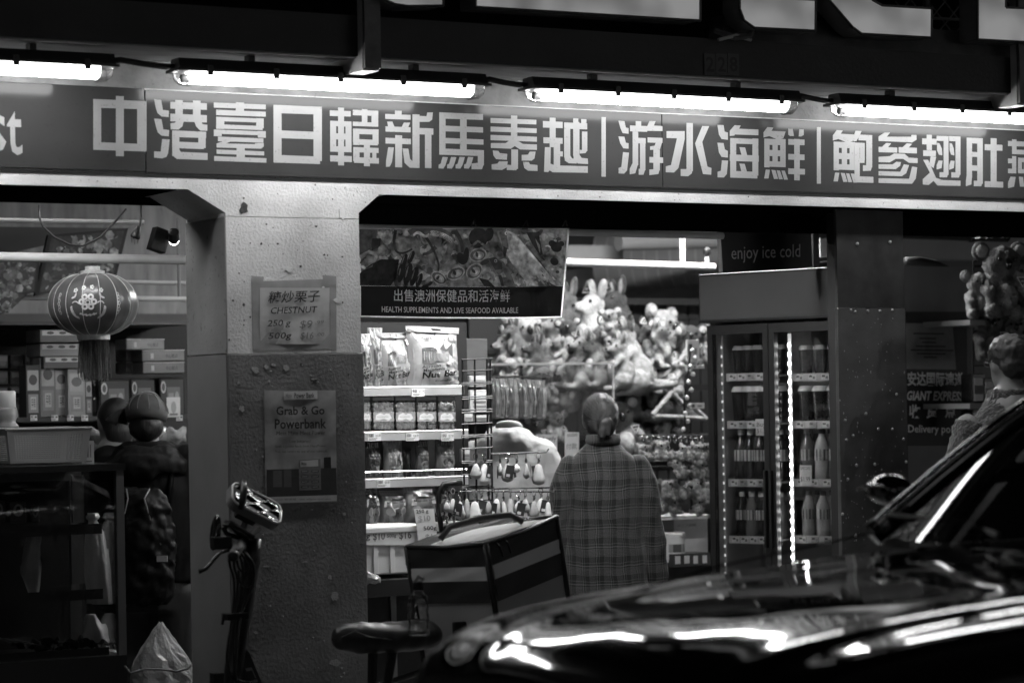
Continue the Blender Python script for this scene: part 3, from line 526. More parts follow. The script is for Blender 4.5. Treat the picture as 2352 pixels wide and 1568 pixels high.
for k, (u0, v0, u1, v1) in enumerate([(92, 757, 186, 786), (92, 789, 182, 818), (100, 819, 186, 846)]):
    carton('gift_box', 'patterned paper box, %s of the stack behind the lantern tassel' % ('topmost', 'middle', 'lowest')[k], 'box', 'stacked paper boxes', u0, v0, u1, v1, SYL-.02+.03*(k % 2), .2, (.14, .26, .10)[k], box_art)
bag_art = [('r', .1, .52, .9, .9, .5), ('o', .5, .72, .3, .1, .12), ('r', .15, .1, .85, .45, .35), ('r', .3, .16, .7, .4, .6), ('t', '年糕', .35, .2, .3, .18, .08)]
for k, (u0, v0, u1, v1, g, lab) in enumerate([(60, 838, 92, 960, .05, 'tall dark gift bag at the shelf end'), (92, 822, 128, 956, .22, 'tall gift bag with pale top left of the tassel'), (124, 838, 158, 954, .30, 'tall gift bag under the tassel with blossom print'), (156, 846, 196, 956, .38, 'pale tall gift bag right of the tassel'), (196, 868, 212, 956, .12, 'narrow dark bottle box beside the pale gift bag')]):
    carton('gift_bag', lab, 'gift bag', 'tall gift bags on the back shelf', u0, v0, u1, v1, SYL+.0+.02*(k % 3), .1, g, bag_art, .002, None, True)
for k, (u, v, s) in enumerate([(218, 868, 1.), (230, 880, .9)]):
    p = P(u, 957, SYL+.05); hh = (957-v)*11.6/F
    t = thing('sauce_bottle', 'glass bottle %s' % ('with metal cap just right of the lantern tassel', 'shorter one half hidden beside the framed tin')[k], 'bottle', p, group='bottles under the lantern')
    MB().lathe([(.026, 0), (.028, .01), (.028, hh*.6), (.012, hh*.78), (.011, hh*.9)], 14).build('bottle_glass', mat('dark_bottle', .03, .1, coat=.6), t, smooth=True, local=True, angle=50)
    MB().lathe([(.013, hh*.88), (.013, hh)], 12).build('cap', mat('cap_metal', .6, .25, metal=1), t, local=True)
for k, (u0, v0, u1, v1, lab) in enumerate([(228, 870, 300, 958, 'dark tin with oval portrait left of the cap'), (300, 868, 358, 958, 'dark tin with oval portrait behind the cap'), (366, 866, 425, 956, 'dark tin with ornate print beside the pillar')]):
    carton('tea_tin', lab, 'tin', 'dark tins with portraits', u0, v0, u1, v1, SYL-.02, .12, .04, [('r', .06, .06, .94, .94, .05), ('o', .16, .75, .1, .16, .55), ('o', .16, .75, .06, .1, .1), ('r', .3, .2, .8, .75, .16), ('r', .35, .3, .55, .6, .3), ('o', .68, .5, .08, .14, .35)], .01, mat('black_tin', .02, .25, coat=.4))
carton('price_sheet', 'white sheet leaning on the shelf right of the cap', 'price sheet', None, 383, 912, 414, 958, SYL-.06, .004, .7, [('o', .5, .5, .2, .3, .4), ('r', .2, .1, .8, .2, .2)], .001)
# left column of small jars and packs on the hook wall
q = random.Random(12)
for r_, v in enumerate((815, 852, 888, 925)):
    for c_, u in enumerate((-8, 24, 58)):
        carton('snack_pack', 'small packet, %s row from the top, %s column left of the lantern' % (('first', 'second', 'third', 'fourth')[r_], ('first', 'second', 'third')[c_]), 'packet', 'packets hung left of the lantern', u, v, u+27, v+30, SYL+.2, .04, q.uniform(.06, .25), [('r', .1, .5, .9, .9, q.uniform(.1, .5)), ('o', .5, .35, .3, .2, q.uniform(.05, .4))], .004, None, True)
# low shelf goods: bags of dried food behind the two heads
for k in range(9):
    u = 225+(k % 5)*45; v = 1000+(k//5)*28; p = P(u, v, SYL-.12+.03*(k//5))
    m = MB(); q = random.Random(40+k)
    m.grid(lambda i, j: (p.x+(i-.5)*.10, p.y-.03*math.sin(math.pi*i)*math.sin(math.pi*j)+q.uniform(-.006, .006), p.z+(j-.5)*.07+.01*math.sin(i*9)), 7, 6)
    tag(m.build('food_bag', mat('crinkly_plastic', .38, .2, var=.5, vs=25, coat=.3), smooth=True), 'crinkled clear bag of dried food, %s' % ['behind the peak of the cap', 'left of the cap', 'below the portrait tin', 'below the ornate tin', 'beside the pillar edge', 'in the lower row behind the basket', 'in the lower row left of the face', 'in the lower row behind the shoulder', 'in the lower row near the pillar'][k], 'food bag', 'bags of dried food on the lower shelf')
# --- glass display cabinet
CY0 = .42
x0, x1, z0, z1 = XZ(-140, 1070, 288, 1530, CY0); cx1 = x1
cab = thing('display_cabinet', 'glass display cabinet with dark frame and trays at the left', 'cabinet', ((x0+x1)/2, CY0, 0))
frm = mat('cabinet_frame', .14, .4, metal=.2); D = .55
zb = z0+.02
MB().box(x0, CY0, 0, x1, CY0+D, zb).build('base', mat('cabinet_base', .012, .5), cab)
for xx, yy in ((x1-.03, CY0), (x1-.03, CY0+D-.03), (x0, CY0), (x0, CY0+D-.03)): MB().box(xx, yy, zb+.001, xx+.03, yy+.03, z1-.026).build('post', frm, cab)
MB().box(x0-.01, CY0-.01, z1-.025, x1+.004, CY0+D+.01, z1).build('top', mat('cabinet_top', .02, .2, coat=.3), cab)
MB().box(x0, CY0+.004, zb+.012, x1-.031, CY0+.009, z1-.027).build('front_pane', glass_mat('clear_glass', .02, .93), cab)
MB().box(x1-.012, CY0+.031, zb+.012, x1-.008, CY0+D-.031, z1-.027).build('side_pane', MATS['clear_glass'], cab)
xs1 = P(205, 1280, CY0+.2).x
for k, v in enumerate((1205, 1355, 1490)):
    zz = P(150, v, CY0+.12).z
    tr = MB().box(x0+.03, CY0+.06, zz-.035, xs1 if k < 2 else x1-.05, CY0+D-.08, zz-.03); tr.build('tray', darkmetal, cab)
    MB().box(x0+.03, CY0+.055, zz-.035, xs1+.0 if k < 2 else x1-.05, CY0+.0598, zz+.004).build('tray_lip', mat('tray_lip', .10, .25, metal=.5), cab)
for k, (u0, v0, u1, v1) in enumerate([(166, 1092, 190, 1200), (164, 1215, 192, 1340), (162, 1362, 188, 1470)]):
    m = MB(); bx(m, u0, v0, u1, v1, CY0+D-.10, .01); m.build('inner_door', mat('inner_door', .09, .5, var=.2), cab)
m = MB(); bx(m, -40, 1080, 205, 1105, CY0+D-.07, .01); m.build('back_rail', mat('back_rail', .2, .5), cab)
MB().box(x0, CY0+D-.04, zb, x1-.04, CY0+D-.035, z1-.03).build('back_panel', mat('cab_back', .015, .6), cab)
# plastic bags and packs inside the cabinet
film = glass_mat('plastic_film', .22, .75, .18)
thin = mat('white_film', .55, .35, alpha=.45, bump=.4, bs=25, bd=.02); thin2 = mat('white_film_2', .9, .25, alpha=.8, bump=.5, bs=22, bd=.02)
def plastic_bag(name, lab, pts_uv, Y, m_, seed, cat='plastic bag', grp=None, depth=.06, parent=None):
    """hanging crumpled bag from its outline rows [(v, u0, u1)]"""
    q = random.Random(seed); rows = pts_uv; mb = MB(); n = 18
    vs = []
    for i, (v, u0, u1) in enumerate(rows):
        a, b = P(u0, v, Y), P(u1, v, Y); rx = (b.x-a.x)/2; c = (a+b)/2
        for j in range(n):
            th = 2*math.pi*j/n; f_ = 1+.16*math.sin(5*th+seed+i*.35)+q.uniform(-.07, .07)
            vs.append((c.x+rx*math.cos(th)*f_, Y+depth*min(1, rx/.04)*math.sin(th)*f_, c.z))
    k = len(rows); fs = [(i*n+j, i*n+(j+1) % n, (i+1)*n+(j+1) % n, (i+1)*n+j) for i in range(k-1) for j in range(n)]+[tuple(range(n))]
    mb.add(vs, fs); return tag(mb.build(name, m_, smooth=True), lab, cat, grp)
def interp_rows(rows, n=14):
    out = []
    for i in range(n):
        t = i/(n-1)*(len(rows)-1); k = min(int(t), len(rows)-2); w = t-k; out.append(tuple(a*(1-w)+b*w for a, b in zip(rows[k], rows[k+1])))
    return out
plastic_bag('plastic_bag', 'knotted clear plastic bag hanging high in the glass cabinet', interp_rows([(1178, 203, 222), (1188, 198, 226), (1195, 205, 220), (1215, 200, 232), (1300, 200, 242), (1385, 205, 252)]), CY0+.22, thin2, 3, grp='plastic bags in the cabinet')
plastic_bag('plastic_bag', 'clear plastic bag slumped at the bottom of the glass cabinet', interp_rows([(1410, 200, 218), (1430, 196, 228), (1460, 194, 250), (1495, 198, 268), (1520, 205, 274)]), CY0+.25, thin2, 8, grp='plastic bags in the cabinet')
plastic_bag('plastic_bag', 'limp clear bag hung from the tray at the cabinet left', interp_rows([(1225, 62, 92), (1260, 58, 90), (1310, 50, 92), (1370, 70, 86)]), CY0+.1, thin, 5, grp='plastic bags in the cabinet')
for k, (u0, v0, u1, v1) in enumerate([(-20, 1150, 14, 1198), (22, 1152, 62, 1200), (70, 1160, 92, 1200)]):
    t = carton('food_pack', 'small packet with oval label on the top tray, %s' % ('cut by the frame', 'middle one', 'right one')[k], 'packet', 'packets on the cabinet tray', u0, v0, u1, v1, CY0+.2, .05, .07, [('o', .5, .6, .3, .3, .5), ('o', .5, .62, .14, .18, .05)], .008, None, True)
m = MB(); q = random.Random(9)
p0, p1 = P(60, 1500, CY0+.2), P(250, 1500, CY0+.2)
m.grid(lambda i, j: (p0.x+(p1.x-p0.x)*i, CY0+.08+.3*j, p0.z+.01+.035*abs(math.sin(i*17+j*9))*q.uniform(.3, 1)), 26, 10)
tag(m.build('plastic_wrap', mat('black_film', .02, .12, coat=.5)), 'crumpled shiny black film lying in the cabinet bottom', 'film')
m = MB(); p0, p1 = P(-40, 1490, CY0+.15), P(75, 1490, CY0+.15); q = random.Random(10)
m.grid(lambda i, j: (p0.x+(p1.x-p0.x)*i, CY0+.06+.25*j, p0.z+.01+.05*(1-i)*q.uniform(.5, 1)), 8, 6)
tag(m.build('plastic_sheet', thin), 'folded clear plastic sheet in the cabinet corner', 'film')
m = MB(); a = P(0, 1092, CY0+D-.075); bx(m, -40, 1088, 190, 1100, CY0+D-.09, .01)
# --- perforated basket on the cabinet
bk = thing('plastic_basket', 'perforated pale plastic basket standing on the glass cabinet', 'basket', P(112, 1064, .62))
xb0, xb1, zb0, zb1 = XZ(16, 984, 210, 1062, .58); pl = mat('basket_plastic', .42, .4, var=.05)
def wall_perf(fr, fl, hz, inset, name, nx, nz, flip=False):
    """fr, fl: top corners; bottom corners inset; with real slots"""
    m = MB(); fr = Vector(fr); fl = Vector(fl); ctr = Vector(((xb0+xb1)/2, .72, 0))
    def pt(s, t):
        a = fl+(fr-fl)*s; b = a+(Vector((ctr.x, ctr.y, a.z))-a)*inset; p = b*(1-t)+a*t; p.z = zb0+(zb1-zb0)*t; return p
    ext = (fr-fl).cross(EZ).normalized()*.003
    e = [0]+[x for i in range(nx) for x in (.08+.84*i/nx, .08+.84*(i+.62)/nx)]+[1]
    g = [0]+[x for i in range(nz) for x in (.08+.76*i/nz, .08+.76*(i+.55)/nz)]+[1]
    for i in range(len(e)-1):
        for j in range(len(g)-1):
            if i % 2 == 1 and j % 2 == 1 and i < len(e)-2 and j < len(g)-2: continue
            m.quad(pt(e[i], g[j]), pt(e[i+1], g[j]), pt(e[i+1], g[j+1]), pt(e[i], g[j+1]))
    return m.build(name, pl, bk)
y0b, y1b = .58, .84
wall_perf((xb1, y0b, 0), (xb0, y0b, 0), 0, .10, 'side', 26, 13); wall_perf((xb0, y1b, 0), (xb1, y1b, 0), 0, .10, 'side', 26, 13)
wall_perf((xb0, y0b, 0), (xb0, y1b, 0), 0, .10, 'side', 14, 13); wall_perf((xb1, y1b, 0), (xb1, y0b, 0), 0, .10, 'side', 14, 13)
MB().tube([(xb0, y0b, zb1), (xb1, y0b, zb1), (xb1, y1b, zb1), (xb0, y1b, zb1), (xb0, y0b, zb1)], .006, 6).build('rim', pl, bk)
MB().box(xb0+.02, y0b+.02, zb0, xb1-.02, y1b-.02, zb0+.004).build('bottom', pl, bk)
t = carton('price_card', 'printed card leaning at the basket end', 'card', None, 188, 1012, 216, 1066, .60, .003, .6, [('r', .2, .1, .8, .15, .15), ('r', .4, .3, .55, .9, .2), ('r', .65, .3, .75, .85, .25)], .001)
# --- white roll in plastic at the frame edge
t = thing('wrapped_roll', 'white paper roll in a clear bag at the frame edge', 'roll', P(14, 985, .9))
c = P(16, 980, .9); MB().lathe([(.028, 0), (.03, .05), (.036, .07), (.036, .135), (.03, .14)], 20, M=Matrix.Translation((c.x, .9, c.z))).build('paper_roll', mat('paper_white', .7, .6), t, smooth=True, angle=50)
m = MB(); q = random.Random(2)
m.lathe([(.045+q.uniform(-.006, .006), .002+.012*i) for i in range(8)], 18, M=Matrix.Translation((c.x-.005, .9, c.z-.01))); m.build('clear_wrap', thin, t, smooth=True)
# --- crumpled white bag on the ground by the pillar
q = random.Random(21); m = MB(); tri = [(1428, 366, 374), (1445, 352, 384), (1480, 330, 408), (1520, 308, 434), (1555, 302, 440), (1600, 300, 440), (1660, 310, 436)]
rows = interp_rows(tri, 18); n = 28; vs = []
for i, (v, u0, u1) in enumerate(rows):
    a, b = P(u0, v, .55), P(u1, v, .55); rx = (b.x-a.x)/2; c = (a+b)/2
    for j in range(n):
        th = 2*math.pi*j/n; f_ = 1+.1*math.sin(4*th+i*.3)+.05*math.sin(9*th-i*.8)+q.uniform(-.05, .05); vs.append((c.x+rx*math.cos(th)*min(f_, 1.05), .55+rx*.6*math.sin(th)*f_, c.z+q.uniform(-.004, .004)))
m.add(vs, [(i*n+j, i*n+(j+1) % n, (i+1)*n+(j+1) % n, (i+1)*n+j) for i in range(len(rows)-1) for j in range(n)]+[tuple(range(n)), tuple(range((len(rows)-1)*n, len(rows)*n))])
tag(m.build('rubbish_bag', mat('bag_film', .36, .32, bump=.6, bs=20, bd=.02, var=.2, vs=12)), 'crumpled pale plastic bag on the floor beside the pillar', 'bag')
tag(MB().tube([P(*p, .42) for p in ((286, 1528), (300, 1545), (330, 1536), (370, 1536), (405, 1541), (430, 1535), (442, 1525))], .0045, 6).build('power_cable', mat('grey_cable', .12, .5), smooth=True), 'grey cable running across the rubbish bag', 'cable')
# ================================================================ MIDDLE SHOP
def uvtext(mb, txt, u0, v0, u1, v1, fn, ink, slope=0, **k):
    """lettering fitted into the box (u0,v0)-(u1,v1) of surface fn(u, v)"""
    vs, fs = text_mesh(txt, 1, **k)
    if not vs: return
    x0 = min(a for a, _ in vs); x1 = max(a for a, _ in vs); y0 = min(b for _, b in vs); y1 = max(b for _, b in vs)
    pts = []
    for a, b in vs:
        u = u0+(u1-u0)*(a-x0)/(x1-x0); pts.append(fn(u, v1-(v1-v0)*(b-y0)/(y1-y0)+slope*(u-u0)))
    mb.add(pts, fs, ink)
def uvpoly(mb, pts, fn, ink): mb.quad(*[fn(u, v) for u, v in pts], ink=ink)
def ell(cx, cy, rx, ry, a=0, n=14): return [(cx+rx*math.cos(t)*math.cos(a)-ry*math.sin(t)*math.sin(a), cy+rx*math.cos(t)*math.sin(a)+ry*math.sin(t)*math.cos(a)) for t in [2*math.pi*i/n for i in range(n)]]
def ribbon(path, w):
    """list of quads along a polyline of tapering width"""
    out = []; n = len(path); L_ = []; Rr = []
    for i, (x, y) in enumerate(path):
        ax, ay = path[max(i-1, 0)]; bx_, by_ = path[min(i+1, n-1)]; dx, dy = bx_-ax, by_-ay; l = math.hypot(dx, dy) or 1
        ww = w*(1-.55*i/(n-1))/2; L_.append((x-dy/l*ww, y+dx/l*ww)); Rr.append((x+dy/l*ww, y-dx/l*ww))
    for i in range(n-1): out.append([L_[i], L_[i+1], Rr[i+1], Rr[i]])
    return out
def smoothp(path, k=3):
    for _ in range(k):
        q = [path[0]]
        for a, b in zip(path, path[1:]): q += [(a[0]*.75+b[0]*.25, a[1]*.75+b[1]*.25), (a[0]*.25+b[0]*.75, a[1]*.25+b[1]*.75)]
        path = q+[path[-1]]
    return path
def backlit_mat(name, base):
    # thin vinyl: part of the light from behind comes through
    m = base.copy(); m.name = name; MATS[name] = m; n = m.node_tree; L = n.links.new; b = n.nodes['Principled BSDF']; o = n.nodes['Material Output']
    t = n.nodes.new('ShaderNodeBsdfTranslucent'); lk = b.inputs['Base Color'].links
    if lk: L(lk[0].from_socket, t.inputs[0])
    else: t.inputs[0].default_value = b.inputs['Base Color'].default_value
    mx = n.nodes.new('ShaderNodeMixShader'); mx.inputs[0].default_value = .55; L(b.outputs[0], mx.inputs[1]); L(t.outputs[0], mx.inputs[2]); L(mx.outputs[0], o.inputs[0])
    return m
# --- seafood banner
BY = .09
ban = thing('seafood_banner', 'hanging banner with a seafood photograph over a black text band', 'banner', P(1065, 730, BY))
def bn(off):
    def f(u, v):
        s = max(0, (u-1130)/175); w = .012*math.sin((u-826)/26)*s*(.4+.6*(v-520)/210)+.05*s**3*0+.003*math.sin((u-826)/40)
        return P(u-17*s**2*max(0, (v-530)/200), v+6*math.sin((u-850)/160)*((v-520)/210)*.6, BY+w-off)
    return f
f0 = bn(0); m = MB(); m.grid(lambda i, j: f0(826+i*482, 524+j*204), 60, 8); 
m.build('vinyl_sheet', backlit_mat('banner_vinyl', mat('banner_back', .85, .5)), ban, smooth=True)
f1 = bn(.004); m = MB(); m.ink = .02
def gridpoly(u0, v0, u1, v1, fn, ink, n=40):
    for i in range(n): a = u0+(u1-u0)*i/n; b = u0+(u1-u0)*(i+1)/n; m.quad(fn(a, v0), fn(b, v0), fn(b, v1), fn(a, v1), ink=ink)
gridpoly(829, 526, 1304, 656, f1, .16)
f2 = bn(.0043); 
def ZB(p): return ((1400+p[0]*.4145)*.57422, (850+p[1]*.4145)*.57422)
lay = [0]
def zp(pts, ink):
    lay[0] += 1; fn = bn(.0044+lay[0]*.00004); pts = [(x, min(max(y, 152), 708)) for x, y in pts if 85 < x < 2085]
    if len(pts) > 2: uvpoly(m, [ZB(p) for p in pts], fn, ink)
q = random.Random(5)
for k in range(260): zp(ell(q.uniform(110, 2050), q.uniform(160, 700), q.uniform(12, 60), q.uniform(10, 40), q.random()*3, 8), q.choice((.06, .16, .24, .32, .42)))
zp([(90, 590), (200, 500), (300, 450), (475, 450), (450, 620), (390, 705), (90, 705)], .012); zp([(120, 560), (290, 462), (440, 462), (300, 480), (180, 540)], .10)
zp([(90, 160), (250, 170), (260, 260), (200, 350), (90, 420)], .05); zp([(200, 250), (300, 250), (290, 330), (210, 370)], .015)
zp(ell(360, 240, 50, 72, .1), .32); zp(ell(310, 370, 45, 55), .2)
for path, w, g in [([(580, 215), (640, 175), (760, 175), (870, 175), (960, 220), (1000, 280)], 95, .05), ([(600, 210), (660, 300), (650, 400), (720, 430), (800, 520)], 55, .14), ([(960, 230), (975, 340), (930, 430), (880, 490)], 80, .12), ([(440, 170), (420, 300), (450, 390), (530, 390), (600, 350)], 32, .02), ([(1010, 170), (1075, 270), (1085, 380)], 48, .03),
        ([(90, 440), (180, 380), (260, 400), (240, 470), (150, 470)], 45, .22), ([(830, 330), (760, 390), (700, 400)], 45, .05), ([(700, 200), (780, 300), (860, 480), (850, 560)], 30, .03)]:
    for qd in ribbon(smoothp(path), w): zp(qd, g)
for k in range(26):
    t = k/25; x = 790+190*t-10*(k % 2); y = 185+70*t*t+(24 if k % 2 else 0); zp(ell(x, y, 13, 11), .38); zp(ell(x, y, 6, 5), .06)
for k in range(16): x = 600+20*k*.5; zp(ell(620+k*9, 200-18*math.sin(k*.4)+12, 9, 16, .4), .3)
for x, y, a, s in [(495, 570, .22, 1.05), (560, 590, .25, 1.1), (620, 610, .3, 1), (668, 650, .35, .75), (520, 470, .35, .8), (590, 430, .4, .7), (745, 690, 1.1, .6)]:
    zp(ell(x, y, 34*s, 100*s, a), .008); zp(ell(x-10*s, y-20*s, 6*s, 55*s, a), .13)
for x, y, rx, ry, a in [(858, 625, 85, 58, .6), (1235, 405, 88, 66, -.2), (1020, 580, 95, 60, -.4), (1200, 560, 90, 70, -.7)]:
    zp(ell(x, y, rx, ry, a), .30); zp(ell(x, y, rx*.86, ry*.82, a), .07); zp(ell(x+6, y+4, rx*.6, ry*.58, a), .28); zp(ell(x+12, y+8, rx*.3, ry*.25, a), .45); zp(ell(x-10, y-4, rx*.16, ry*.4, a), .03)
zp(ell(1075, 440, 42, 62, -.5), .008); zp(ell(1120, 410, 28, 78, .1), .01)
zp(ell(1240, 240, 95, 95, .7), .014); zp(ell(1340, 210, 45, 70, .3), .01); zp(ell(1215, 290, 12, 60, .9), .1); zp(ell(1275, 300, 60, 12, .6), .14)
zp([(1440, 190), (1500, 150), (1590, 200), (1700, 320), (1850, 470), (1990, 640), (2030, 708), (1760, 708), (1640, 590), (1540, 450), (1465, 330)], .34)
zp([(1530, 170), (1590, 200), (1700, 320), (1850, 470), (1990, 640), (2030, 708), (1930, 708), (1800, 560), (1640, 400), (1570, 320)], .045)
zp([(1560, 330), (1640, 410), (1790, 570), (1900, 700), (1840, 700), (1700, 560), (1600, 450)], .14)
zp([(1440, 190), (1500, 150), (1575, 190), (1590, 290), (1540, 360), (1470, 330)], .10); zp(ell(1510, 200, 17, 17), .5); zp(ell(1510, 200, 8, 8), .01); zp([(1480, 320), (1520, 340), (1500, 430), (1478, 400)], .02)
for k in range(60): t = q.random(); x = 1600+380*t+q.uniform(-40, 25); y = 360+320*t+q.uniform(-25, 25); zp(ell(x, y, 12, 4, .8), q.choice((.03, .22, .3)))
zp([(1335, 440), (1400, 420), (1480, 470), (1550, 570), (1605, 708), (1490, 708), (1440, 600), (1370, 530)], .10); zp([(1440, 600), (1480, 560), (1560, 708), (1490, 708)], .3); zp([(1340, 440), (1400, 425), (1470, 480), (1470, 540), (1400, 550)], .03); zp(ell(1405, 462, 16, 16), .25); zp(ell(1405, 462, 7, 7), .01); zp([(1430, 600), (1460, 590), (1490, 700), (1460, 700)], .02)
zp([(1700, 190), (1820, 190), (1870, 400), (1840, 412), (1760, 300)], .02); zp([(1790, 250), (1850, 330), (1840, 390)], .2)
for x, y, r in [(2000, 330, 60), (1990, 470, 45), (1960, 300, 40), (2050, 300, 30)]: zp(ell(x, y, r, r*.8, .5), .012)
zp([(1910, 530), (1970, 505), (2070, 540), (2075, 690), (1990, 620)], .22); zp(ell(1975, 545, 12, 12), .5); zp(ell(2030, 570, 20, 14), .03); zp([(1240, 620), (1330, 640), (1400, 708), (1300, 705)], .012)
for k in range(40): zp(ell(q.choice((q.uniform(1600, 1720), q.uniform(1700, 1900))), q.uniform(620, 700), 14, 10, q.random()), q.choice((.4, .5, .3)))
m.c = [None if c is None else min(.9, c*1.9) for c in m.c]; m.build('photo_print', backlit_mat('banner_print', NOISY), ban); m = MB(); m.ink = .01; fb = bn(.0195); gridpoly(829, 656.5, 1304, 725, fb, .008); ft = bn(.0202)
uvtext(m, '出售澳洲保健品和活海鲜', 905, 663, 1172, 691, ft, .9, off=.003)
uvtext(m, 'HEALTH SUPPLEMENTS AND LIVE SEAFOOD AVAILABLE', 877, 703, 1192, 716, ft, .95, off=.008)
m.build('text_band', backlit_mat('banner_band', PRINT), ban)
for u in (1300, 1210, 1090): MB().tube([f0(u, 530)+Vector((0, -.012, .018)), f0(u, 520)+Vector((0, 0, .024)), f0(u, 530)+Vector((0, .03, .018))], .003, 5).build('tie', black, ban)
def hpipe(u0, v0, u1, v1, Y, r, lab, name='ceiling_pipe', m_=None, Y1=None):
    a, b = P(u0, v0, Y), P(u1, v1, Y1 or Y); return tag(MB().tube([a, b], r, 14).build(name, m_ or pipe_m, smooth=True, angle=50), lab, 'pipe')
hpipe(822, 523, 1660, 542, .14, .014, 'pale pipe under the beam that the seafood banner hangs from')
hpipe(1240, 601, 1640, 613, 2.6, .020, 'white sprinkler pipe above the plush toys')
# sprinkler and strap
t = thing('sprinkler_head', 'dark sprinkler head standing on the white pipe end', 'sprinkler', P(1624, 604, 2.6))
c = P(1624, 603, 2.6); MB().tube([c, c+Vector((0, 0, .03))], .012, 8).build('stem', pipe_m, t); MB().lathe([(.008, .03), (.022, .05), (.02, .075), (.006, .085)], 10, M=Matrix.Translation(c)).build('head', darkmetal, t, smooth=True)
t = thing('pipe_strap', 'perforated white strap holding up the sprinkler pipe', 'strap', P(1562, 605, 2.6))
a, b = P(1557, 540, 2.6), P(1569, 606, 2.6); sl = (b.x-a.x); m = MB(); nh = 8
for i in range(nh):
    z1_, z0_ = a.z+(b.z-a.z)*i/nh, a.z+(b.z-a.z)*(i+1)/nh; h = z1_-z0_
    m.box(a.x, 2.58, z0_, b.x, 2.583, z0_+h*.6); m.box(a.x, 2.58, z0_+h*.6, a.x+sl*.35, 2.583, z1_); m.box(b.x-sl*.35, 2.58, z0_+h*.6, b.x, 2.583, z1_)
m.build('perforated_bar', white_pl, t)
# ducts and bulkheads under the ceiling
duct = mat('duct_paint', .36, .5, var=.1)
m = MB(); bx(m, 1100, 562, 1432, 604, 4.4, 1.0); tag(m.build('bulkhead', mat('bulkhead_paint', .42, .7, var=.08)), 'square boxed bulkhead under the ceiling behind the banner', 'bulkhead')
d = thing('spiral_duct', 'large spiral air duct running under the ceiling', 'duct', P(1560, 600, 5.4))
a, b = P(1380, 600, 5.6), P(1760, 583, 4.8); dv = (b-a); MB().tube([a, b], .19, 28).build('duct_body', duct, d, smooth=True, angle=50)
for k in range(14): c = a+dv*(k/13); MB().tube([c-dv.normalized()*.004, c+dv.normalized()*.004], .196, 28).build('seam', mat('duct_seam', .5, .4), d)
hpipe(1100, 640, 1700, 585+40, 6.4, .12, 'wide pale duct below the spiral duct', 'air_duct', duct)
hpipe(1420, 557, 1760, 549, 4.2, .05, 'smaller pale duct above the spiral duct', 'air_duct', duct)
m = MB(); bx(m, 1100, 620, 1720, 695, 7.4, .1); tag(m.build('wall_upper', mat('upper_back', .45, .7, var=.1)), kind='structure')
# slotted dark back wall
wb = thing('slat_wall', 'dark panelled wall behind the plush toys', 'wall panel', P(1500, 900, 4.3))
m = MB(); bx(m, 1080, 695, 1760, 1100, 4.35, .05); m.build('backing', mat('slat_dark', .03, .6), wb)
for k in range(14): m = MB(); u = 1300+k*26; bx(m, u, 700, u+22, 1100, 4.32, .02); m.build('panel', mat('slat_panel', .035, .5, var=.2), wb)
m = MB(); bx(m, 1300, 685, 1760, 700, 4.2, .05); m.build('rail', MATS['slat_dark'], wb)
for k in range(7): a, b = P(1440+k*22, 742, 4.15), P(1440+k*22, 800, 4.15); MB().tube([a, (a.x, 4.15, b.z)], .004, 5).build('grid_wire', darkmetal, wb)
a, b = P(1436, 742, 4.15), P(1600, 732, 4.15); MB().tube([a, b], .004, 5).build('grid_wire', darkmetal, wb)
# ---------------------------------------------------------------- product shelf beside the pillar
SY1 = 1.08
ps = thing('product_shelf', 'bright metal shelf unit full of nut snacks beside the pillar', 'shelf', P(940, 1300, SY1))
strip = mat('shelf_strip', .55, .3, metal=.5, var=.1)
LV = {1: 898, 2: 1000, 3: 1107, 4: 1212}
for k, v in LV.items():
    x0, x1, z0, z1 = XZ(810, v-9, 1063+(10 if k > 1 else 0), v+10, SY1)
    MB().box(x0, SY1, z1-.012, x1, SY1+.42, z1).build('shelf_board', mat('shelf_cream', .3, .4), ps); MB().box(x0, SY1-.012, z0, x1, SY1-.001, z1-.004).build('price_strip', strip, ps)
    MB().tube([(x0, SY1-.006, z1), (x1, SY1-.006, z1)], .006, 6).build('front_lip', mat('lip_white', .75, .3), ps)
x0, x1, z0, z1 = XZ(800, 740, 1075, 1300, SY1+.43); MB().box(x0, SY1+.425, .1, x1, SY1+.44, z1).build('back_panel', mat('shelf_back_mid', .015, .6), ps)
for u, k, pr in [(945, 1, '$31.90'), (845, 2, '$15.99'), (932, 2, '$28.99'), (1013, 2, '$27.90'), (866, 3, '$20.80')]:
    p = P(u, LV[k]+6, SY1-.013); price_tag(ps, p.x, SY1-.0135, p.z-.012, .062, .034, pr)
